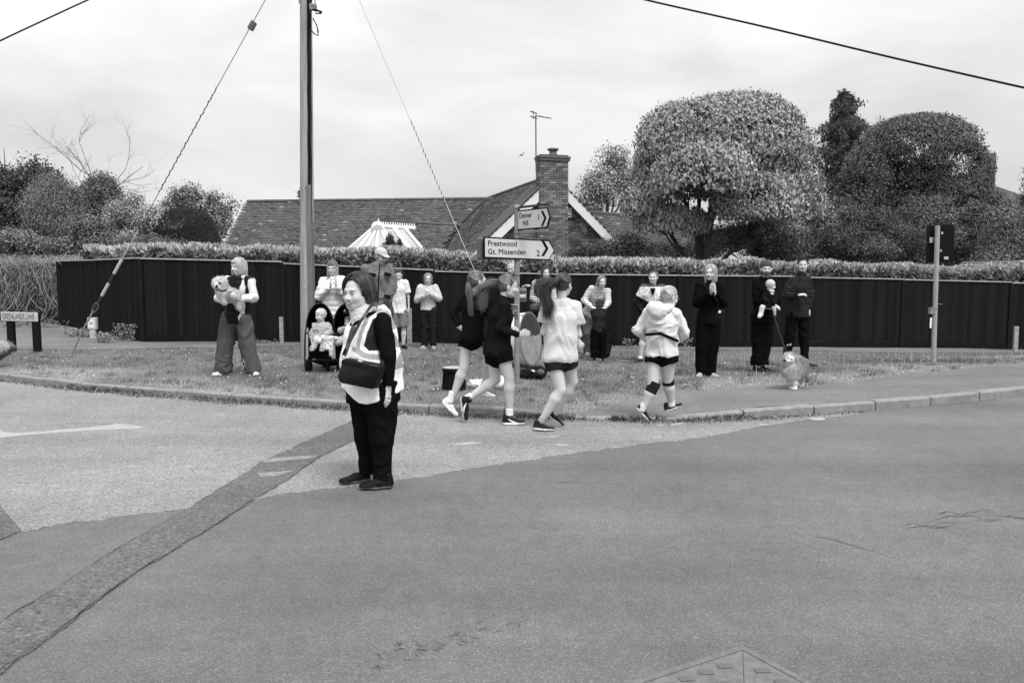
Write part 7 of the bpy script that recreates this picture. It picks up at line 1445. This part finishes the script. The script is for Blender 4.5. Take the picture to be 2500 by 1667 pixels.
for py in (674, 696): MB().lathe((b[0], b[1], P(1258, py, Ys)[2]), [(.041, 0), (.0425, .001), (.0425, .012), (.041, .013)], 14).build('strap_band', MATS['dark_rail'], sp)
c0 = P(1236, 741, Ys - .10); c1 = P(1266, 744.5, Ys - .05); h_ = P(1266, 744, Ys)[2] - P(1266, 775, Ys)[2]; Xd = nrm(c1 - c0)
cyc = root('cycle_route_sign', 'small dark cycle route sign numbered 57 strapped to the signpost', 'sign', c0); mb = MB(); mb.prism([c0, c1, c1 - UP * h_, c0 - UP * h_], (0, .012, 0)); mb.build('border', mat('sign_border_pale', .45), cyc, bevel=.003)
i_ = .008; MB().prism([c0 + Xd * i_ - UP * i_, c1 - Xd * i_ - UP * i_, c1 - Xd * i_ - UP * (h_ - i_), c0 + Xd * i_ - UP * (h_ - i_)], (0, -.003, 0)).build('sign_face', mat('sign_dark_blue_grey', .055, rough=.4), cyc)
nb_ = c1 - Xd * .075 - UP * h_ * .22; Nn = np.array([0, -1., 0])
for a, e in (((0, 0), (.062, 0)), ((0, -.095), (.062, -.095)), ((0, 0), (0, -.095)), ((.062, 0), (.062, -.095))): MB().box(nb_ + Xd * (a[0] + e[0]) / 2 + UP * (a[1] + e[1]) / 2 + Nn * .004, (max(abs(e[0] - a[0]), .003), .002, max(abs(e[1] - a[1]), .003)), Xd).build('number_frame', MATS['sign_border_pale'], cyc)
text('lettering', '57', M_sgn, cyc, nb_ + Xd * .008 - UP * .066 + Nn * .005, Xd, UP, .052, .001, .01, .8)
mb = MB()
for cx_ in (.035, .085): mb.tube([c0 + Xd * (cx_ + .017 * math.cos(t)) - UP * (h_ * .62 + .017 * math.sin(t)) + Nn * .005 for t in np.linspace(0, 6.283, 13)], .0022, 4)
for a, e in (((.035, .62), (.05, .42)), ((.05, .42), (.075, .42)), ((.075, .42), (.085, .62)), ((.035, .62), (.06, .62)), ((.06, .62), (.075, .44)), ((.05, .45), (.06, .62)), ((.075, .42), (.078, .34))): mb.tube([c0 + Xd * a[0] - UP * h_ * a[1] + Nn * .005, c0 + Xd * e[0] - UP * h_ * e[1] + Nn * .005], .0022, 4)
mb.build('bicycle_symbol', M_sgn, cyc)
bx0 = P(1273, 720, Ys + .12); db = root('dispenser_box', 'grey metal dispenser box strapped to the back of the signpost', 'box', bx0); MB().box(bx0, (.15, .10, .20)).build('casing', M_gal, db, bevel=.012); MB().box(bx0 + [0, -.055, .045], (.15, .012, .012)).build('rib', MATS['dark_rail'], db); MB().box(bx0 + [0, -.055, -.06], (.15, .012, .012)).build('rib', MATS['dark_rail'], db); MB().box(bx0 + [.015, -.053, -.012], (.08, .006, .035)).build('notice', M_white, db)
# street name sign at the left
L0, R0 = GV(28, 856), GV(90, 861); Yn = (L0[1] + R0[1]) / 2; sn = root('street_name_sign', 'flaking street name board on two black posts at the left edge', 'sign', (L0 + R0) / 2)
for px, q0 in ((27, L0), (89, R0)): mb = MB(); zt = P(px, 762, Yn)[2]; mb.box((P(px, 800, Yn)[0], Yn, (zt + q0[2]) / 2), (.125, .10, zt - q0[2])); mb.build('post', mat('black_plastic_post', .008, rough=.6, spec=.1), sn, bevel=.008)
a, e = P(1.5, 761, Yn - .07), P(91, 763, Yn - .07); hh = P(50, 761, Yn)[2] - P(50, 783, Yn)[2]; MB().prism([a, e, e - UP * hh, a - UP * hh], (0, .02, 0)).build('border', MATS['sign_border_pale'], sn, bevel=.003)
mfl = mat('flaking_white_paint', .45, ns=28, na=.5, rough=.8); Xd = nrm(e - a); MB().prism([a + Xd * .015 - UP * .014, e - Xd * .015 - UP * .014, e - Xd * .015 - UP * (hh - .014), a + Xd * .015 - UP * (hh - .014)], (0, -.003, 0)).build('name_plate', mfl, sn)
text('lettering', 'GREENLANDS LANE', mat('flaking_black_print', .06, ns=35, na=.6), sn, a + Xd * .025 - UP * (hh * .80) + np.array([0, -.004, 0]), Xd, UP, .165, .001, .006, .415)
# pole with black board at right
b = GV(2279, 886); Yr = b[1]; tz = P(2289, 551, Yr); rp = root('sign_pole', 'leaning grey pole with the black back of a sign board at right', 'sign pole', b)
tt_ = tz; MB().tube([b - UP * .1, tt_], .042, 14).build('post', mat('pale_pole_paint', .30, ns=10, na=.12, rough=.6), rp, smooth=True)
q0 = [P(2265, 550, Yr + .08), P(2331, 547, Yr + .06), P(2329, 641, Yr + .1), P(2262, 640, Yr + .1)]; MB().prism(q0, (0, .03, 0)).build('board', mat('black_board', .008, rough=.6, spec=.1), rp, bevel=.006)
for px, py, w, h in ((2274, 586, .065, .10), (2310, 630, .08, .05), (2300, 569, .035, .04), (2297, 612, .03, .04)): MB().box(P(px, py, Yr + .06), (w, .006, h)).build('sticker', MATS['pale_felt'], rp)
MB().box(P(2278, 752, Yr - .0), (.12, .10, .02), (1, 0, 0)).box(P(2275, 760, Yr), (.10, .09, .10)).tube([P(2283, 741, Yr), P(2301, 743, Yr)], .006, 5).build('clamp', M_gal, rp, bevel=.003); MB().box(P(2272.5, 788, Yr - .045), (.035, .006, .19)).build('label', M_white, rp)
# marker posts along the fence
def stake(lab, px, y0, y1, w, v='weathered_fence_capping', cat='post'):
    b = GV(px, y1); r_ = root('marker_post', lab, cat, b); h = P(px, y0, b[1])[2] - b[2]; MB().box((b[0], b[1], b[2] + h / 2), (w, .07, h)).build('stake', MATS[v], r_, bevel=.006)
    for f in (.35, .6, .85): MB().lathe((b[0] + .01, b[1] - .035, b[2] + h * f), [(.001, 0), (.01, .001), (.01, .004), (.001, .006)], 8, (0, -1, 0)).build('bolt', MATS['dark_rail'], r_)
stake('short grey drilled post in front of the fence left of the utility pole', 688, 774, 838, .075)
stake('short grey drilled post beside the teenage boy', 1000, 753, 839, .105)
stake('short round-topped post by the fence near the right edge', 2478, 797, 858, .10)
b = GV(228, 826); hp = root('marker_plate_post', 'small pale concrete marker post with plate by the ribbed fence', 'marker post', b); MB().box(b + UP * .10, (.13, .07, .24)).build('stem', MATS['pale_felt'], hp, bevel=.008); MB().box(b + UP * .33, (.20, .09, .26)).build('head', MATS['pale_felt'], hp, bevel=.01); MB().box(b + UP * .33 + np.array([-.01, -.047, 0]), (.13, .006, .19)).build('plate', M_white, hp)
text('lettering', 'H', M_blk, hp, b + UP * .30 + np.array([-.045, -.051, 0]), (1, 0, 0), UP, .1, .001, .01, 1)
# ================================================================ drum, bags, stool
b = GV(1288, 897); Yd = b[1]; cc = P(1296, 827, Yd); n_ = nrm(np.array([.90, -.42, .10])); D = .455
dr = root('drum', 'big round drum with white shell and worn skin standing upright on the grass', 'drum', b); M_sh = mat('white_drum_shell', .66, rough=.4)
MB().lathe(cc - n_ * .38, [(D - .002, 0), (D, .002), (D, .378), (D - .012, .38)], 48, n_).build('shell', M_sh, dr, smooth=True)
mskin = mat('worn_calfskin', .25, ns=9, na=.25, ns2=40, na2=.2, attr=True); prof = [(.001, 0), (.15, .001), (.30, .001), (.42, 0), (D - .014, -.004)]
o = MB(); sg = 64; u = nrm(np.cross(n_, UP)); w = np.cross(u, n_); Vd, Cd = [], []
for r_ in (.0, .08, .16, .24, .30, .36, .40, D - .012):
    for k in range(sg):
        a = 2 * math.pi * k / sg; pt_ = cc + n_ * .003 + u * r_ * math.cos(a) + w * r_ * math.sin(a); Vd.append(pt_); Cd.append(.14 if math.sin(a) * r_ > .08 + .04 * math.cos(a) else 1.0)
Vd = np.array(Vd); i = (np.arange(7)[:, None] * sg + np.arange(sg)[None]).ravel(); j = (np.arange(7)[:, None] * sg + (np.arange(sg)[None] + 1) % sg).ravel(); put('drum_skin', Vd, np.stack([i, j, j + sg, i + sg], 1), mskin, dr, col=np.array(Cd))
MB().tube([cc + u * (D - .004) * math.cos(t) + w * (D - .004) * math.sin(t) for t in np.linspace(0, 2 * math.pi, 60)], [(.007, .018)] * 60, 6, side=n_).build('hoop', mat('drum_hoop', .14, rough=.4), dr, smooth=True)
for t in (.3, 1.1, 1.9, 2.7, 3.5, 4.3, 5.1, 5.9): a = cc + u * (D + .012) * math.cos(t) + w * (D + .012) * math.sin(t); MB().tube([a, a - n_ * .28], .005, 6).lathe(a - n_ * .02, [(.004, -.02), (.011, -.018), (.011, .018), (.004, .02)], 8, n_).build('tension_rod', MATS['galvanised_post'], dr)
pz = root('shoulder_pouch', 'dark patterned pouch hanging at the waist of the hooded woman', 'pouch', P(1318, 748, 14.1)); V, Fa = sdf([seg(P(1302, 750, 14.05), P(1322, 748, 14.05), .065, .07)], .010, .02); put('pouch_body', foldv(V, Fa, .008, 20, 3), Fa, cloth(.07, 'pouch', na=.5), pz, col=np.ones(len(V)) * (1 + .6 * vn(V * 60, 3)))
b = GV(1108, 952); so = root('step_stool', 'black plastic round-topped stool standing near the kerb behind the runners', 'stool', b); hS = .30; MB().lathe(b, [(.155, 0), (.15, .06), (.135, .16), (.125, hS - .05)], 14).build('base', mat('black_plastic_stool', .006, rough=.6, spec=.1), so); MB().lathe(b + UP * (hS - .05), [(.12, 0), (.15, .002), (.155, .012), (.155, .04), (.14, .05)], 20).build('rim', MATS['black_plastic_stool'], so); MB().lathe(b + UP * hS, [(.02, .0), (.145, .001), (.145, .006), (.02, .007)], 20).build('seat', mat('pale_stool_top', .35, ns=10, na=.2), so)
for k in range(7): a = math.pi * (.95 + k * .18); MB().tube([b + [.16 * math.cos(a), .16 * math.sin(a), 0], b + [.135 * math.cos(a), .135 * math.sin(a), hS - .05]], .010, 5).build('leg_rib', MATS['black_plastic_stool'], so)
b = GV(1192, 950); wb = root('white_bag', 'crumpled white cloth bag lying on the grass behind the front girl', 'bag', b); q = lambda px, py, dy=0.: P(px, py, b[1] + dy)
V, Fa = sdf([seg(q(1158, 938), q(1215, 938, .05), (.06, .08), (.08, .10), side=(0, 0, 1)), ell(q(1222, 932, .03), (.07, .07, .08)), ell(q(1152, 936), (.06, .05, .045)), plane(b + UP * .0, -UP)], .010, .03); put('bag_cloth', foldv(V, Fa, .014, 14, 5), Fa, cloth(.72, 'bag'), wb, col=np.ones(len(V)))
b = GV(1300, 926); kb = root('black_bag', 'slumped black holdall with pale emblem on the grass by the signpost', 'bag', b); q = lambda px, py, dy=0.: P(px, py, b[1] + dy)
V, Fa = sdf([seg(q(1272, 912), q(1318, 914), (.07, .11), (.075, .10), side=(0, 0, 1)), ell(q(1322, 908), (.08, .09, .075)), seg(q(1290, 900), q(1322, 898), .03), plane(b, -UP)], .010, .03); put('bag_body', foldv(V, Fa, .012, 9, 5), Fa, cloth(.03, 'nylon_bag', rough=.6), kb, col=np.ones(len(V)))
V, Fa = sdf([ell(q(1320, 908, -.085), (.06, .02, .045), M=rot(10).T)], .008, .01); put('end_panel', V, Fa, cloth(.12), kb, col=np.ones(len(V))); MB().prism([q(1298, 902, -.10), q(1306, 904, -.11), q(1305, 909, -.115), q(1297, 907, -.11)], (0, .01, 0)).build('emblem', M_white, kb); MB().tube([q(1275, 905, -.08), q(1290, 903, -.13), q(1312, 914, -.14), q(1330, 920, -.08)], .012, 6).tube([q(1330, 918, -.05), q(1345, 919, -.05)], .006, 5).build('strap', MATS['black_board'], kb, smooth=True)
b = GV(1480, 876); rk = root('rucksack', 'large dark rounded rucksack on the grass behind the small boy', 'rucksack', b); q = lambda px, py, dy=0.: P(px, py, b[1] + dy); V, Fa = sdf([seg(q(1468, 858, .1), q(1478, 828, .1), (.19, .14), (.15, .12), side=(1, 0, 0)), plane(b, -UP)], .012, .03); put('bag_body', foldv(V, Fa, .010, 7, 5), Fa, cloth(.03), rk, col=np.ones(len(V))); MB().tube([q(1480, 808, 0), q(1492, 815, -.02), q(1500, 835, -.02), q(1499, 848, 0)], [(.01, .028)] * 4, 8).build('strap', cloth(.045), rk, smooth=True)
# small crossbody bag of the woman in black
hb = root('handbag', 'tiny black handbag with white buckle at the hip of the woman in black', 'bag', P(1757, 770, 11.3)); MB().box(P(1758, 768, 11.35), (.09, .05, .13), (1, 0, -.4)).build('bag_body', MATS['black_board'], hb, bevel=.01); MB().box(P(1757, 761, 11.3), (.03, .01, .035), (1, 0, -.6)).build('buckle', M_white, hb); MB().tube([P(1754, 760, 11.35), P(1752, 735, 11.3), P(1725, 700, 11.35), P(1712, 688, 11.45)], .006, 5).build('strap', MATS['black_board'], hb)
wt = root('wristwatch', 'dark watch on the wrist of the blonde dog owner', 'watch', PD['px'](573, 732, -.3)); a = PD['W']['wrB']; d = nrm(PD['W']['wrB'] - PD['W']['elB']); MB().lathe(a - d * .02, [(.034, -.012), (.040, -.010), (.040, .010), (.034, .012)], 14, d).build('strap', MATS['black_board'], wt); MB().lathe(a - d * .02 + [0, -.04, .0], [(.001, 0), (.018, .001), (.018, .008), (.001, .01)], 12, (0, -1, 0)).build('dial', M_white, wt)
# ================================================================ manhole cover
apx = G(1812, 1577); eL = G(1560, 1659); eR = G(2030, 1669); dl = nrm(eL - apx); dr_ = nrm(eR - apx); dr_ = nrm(dr_ - dl * dl.dot(dr_) * 1.0) if abs(dl.dot(dr_)) < .5 else dr_; S_ = 1.05
mc = root('manhole_cover', 'square iron chamber cover with raised pads at the bottom right', 'manhole cover', apx + (dl + dr_) * S_ / 2); M_iron = mat('worn_cast_iron', .145, ns=20, na=.2, ns2=90, na2=.15, rough=.8, spec=.1, bump=.002, bs=120); mc.location.z = 0
def frame_strip(a, b_, inn, w=.032): MB().prism([a, b_, b_ + inn * w, a + inn * w], UP * .007).build('frame', M_iron, mc, bevel=.003)
z0 = UP * .001; A_ = apx + z0; B_ = apx + dl * S_ + z0; C_ = apx + dr_ * S_ + z0; D_ = apx + (dl + dr_) * S_ + z0
frame_strip(A_, B_, dr_); frame_strip(A_ + dl * .032 + dr_ * .033, C_ + dl * .032 - dr_ * .033, -dl); frame_strip(C_, D_, -dr_); frame_strip(B_ + dr_ * .033, D_ - dr_ * .033, -dl)
dg = nrm(dl + dr_); half = lambda a, b_, c: MB().prism([a, b_, c], UP * .006).build('plate', M_iron, mc)
i_ = .040; a = A_ + (dl + dr_) * i_; d4 = A_ + (dl + dr_) * (S_ - i_); bq = A_ + dl * (S_ - i_) + dr_ * i_; cq = A_ + dr_ * (S_ - i_) + dl * i_; pdg = nrm(dl - dr_) * .0012; half(a + pdg, bq, d4 + pdg); half(a - pdg, d4 - pdg, cq)
MB().prism([A_ + z0, B_ + z0, D_ + z0, C_ + z0], UP * .0015).build('seat_gap', MATS['tar_filled_crack'], mc)
n = 9; stp_ = (S_ - .1) / n
for i in range(n):
    for j in range(n):
        if abs(i - j) < 1: continue
        c = A_ + dl * (.05 + stp_ * (i + .5)) + dr_ * (.05 + stp_ * (j + .5)) + UP * .0085
        if c[1] < 2.75: continue
        piece('pad', unit_box(M_iron, .12), c, (.062, .036, .0045), (1, .08, 0), UP, mc)
MB().box(apx + dr_ * .42 + dl * .09 + UP * .006, (.03, .03, .006)).build('keyhole', MATS['tar_filled_crack'], mc)
# ================================================================ repeats share a group
GROUPS = {'person': 'people on the verge and road', 'marker_post': 'short marker posts along the fence', 'stay_wire': 'guy wires of the utility pole', 'overhead_cable': 'overhead cables', 'timber_fence': 'black fences round the garden',
          'shrub': 'garden shrubs behind the hedge', 'weed': 'weeds at the fence foot', 'dog': 'dogs on the verge', 'dog_lead': 'dog leads', 'dome_tree': 'round-headed garden trees', 'television_aerial': 'television aerials'}
for o in list(scene.objects):
    if o.parent is None and 'category' in o.keys():
        k = o.name.split('.')[0]
        if k in GROUPS: o['group'] = GROUPS[k]
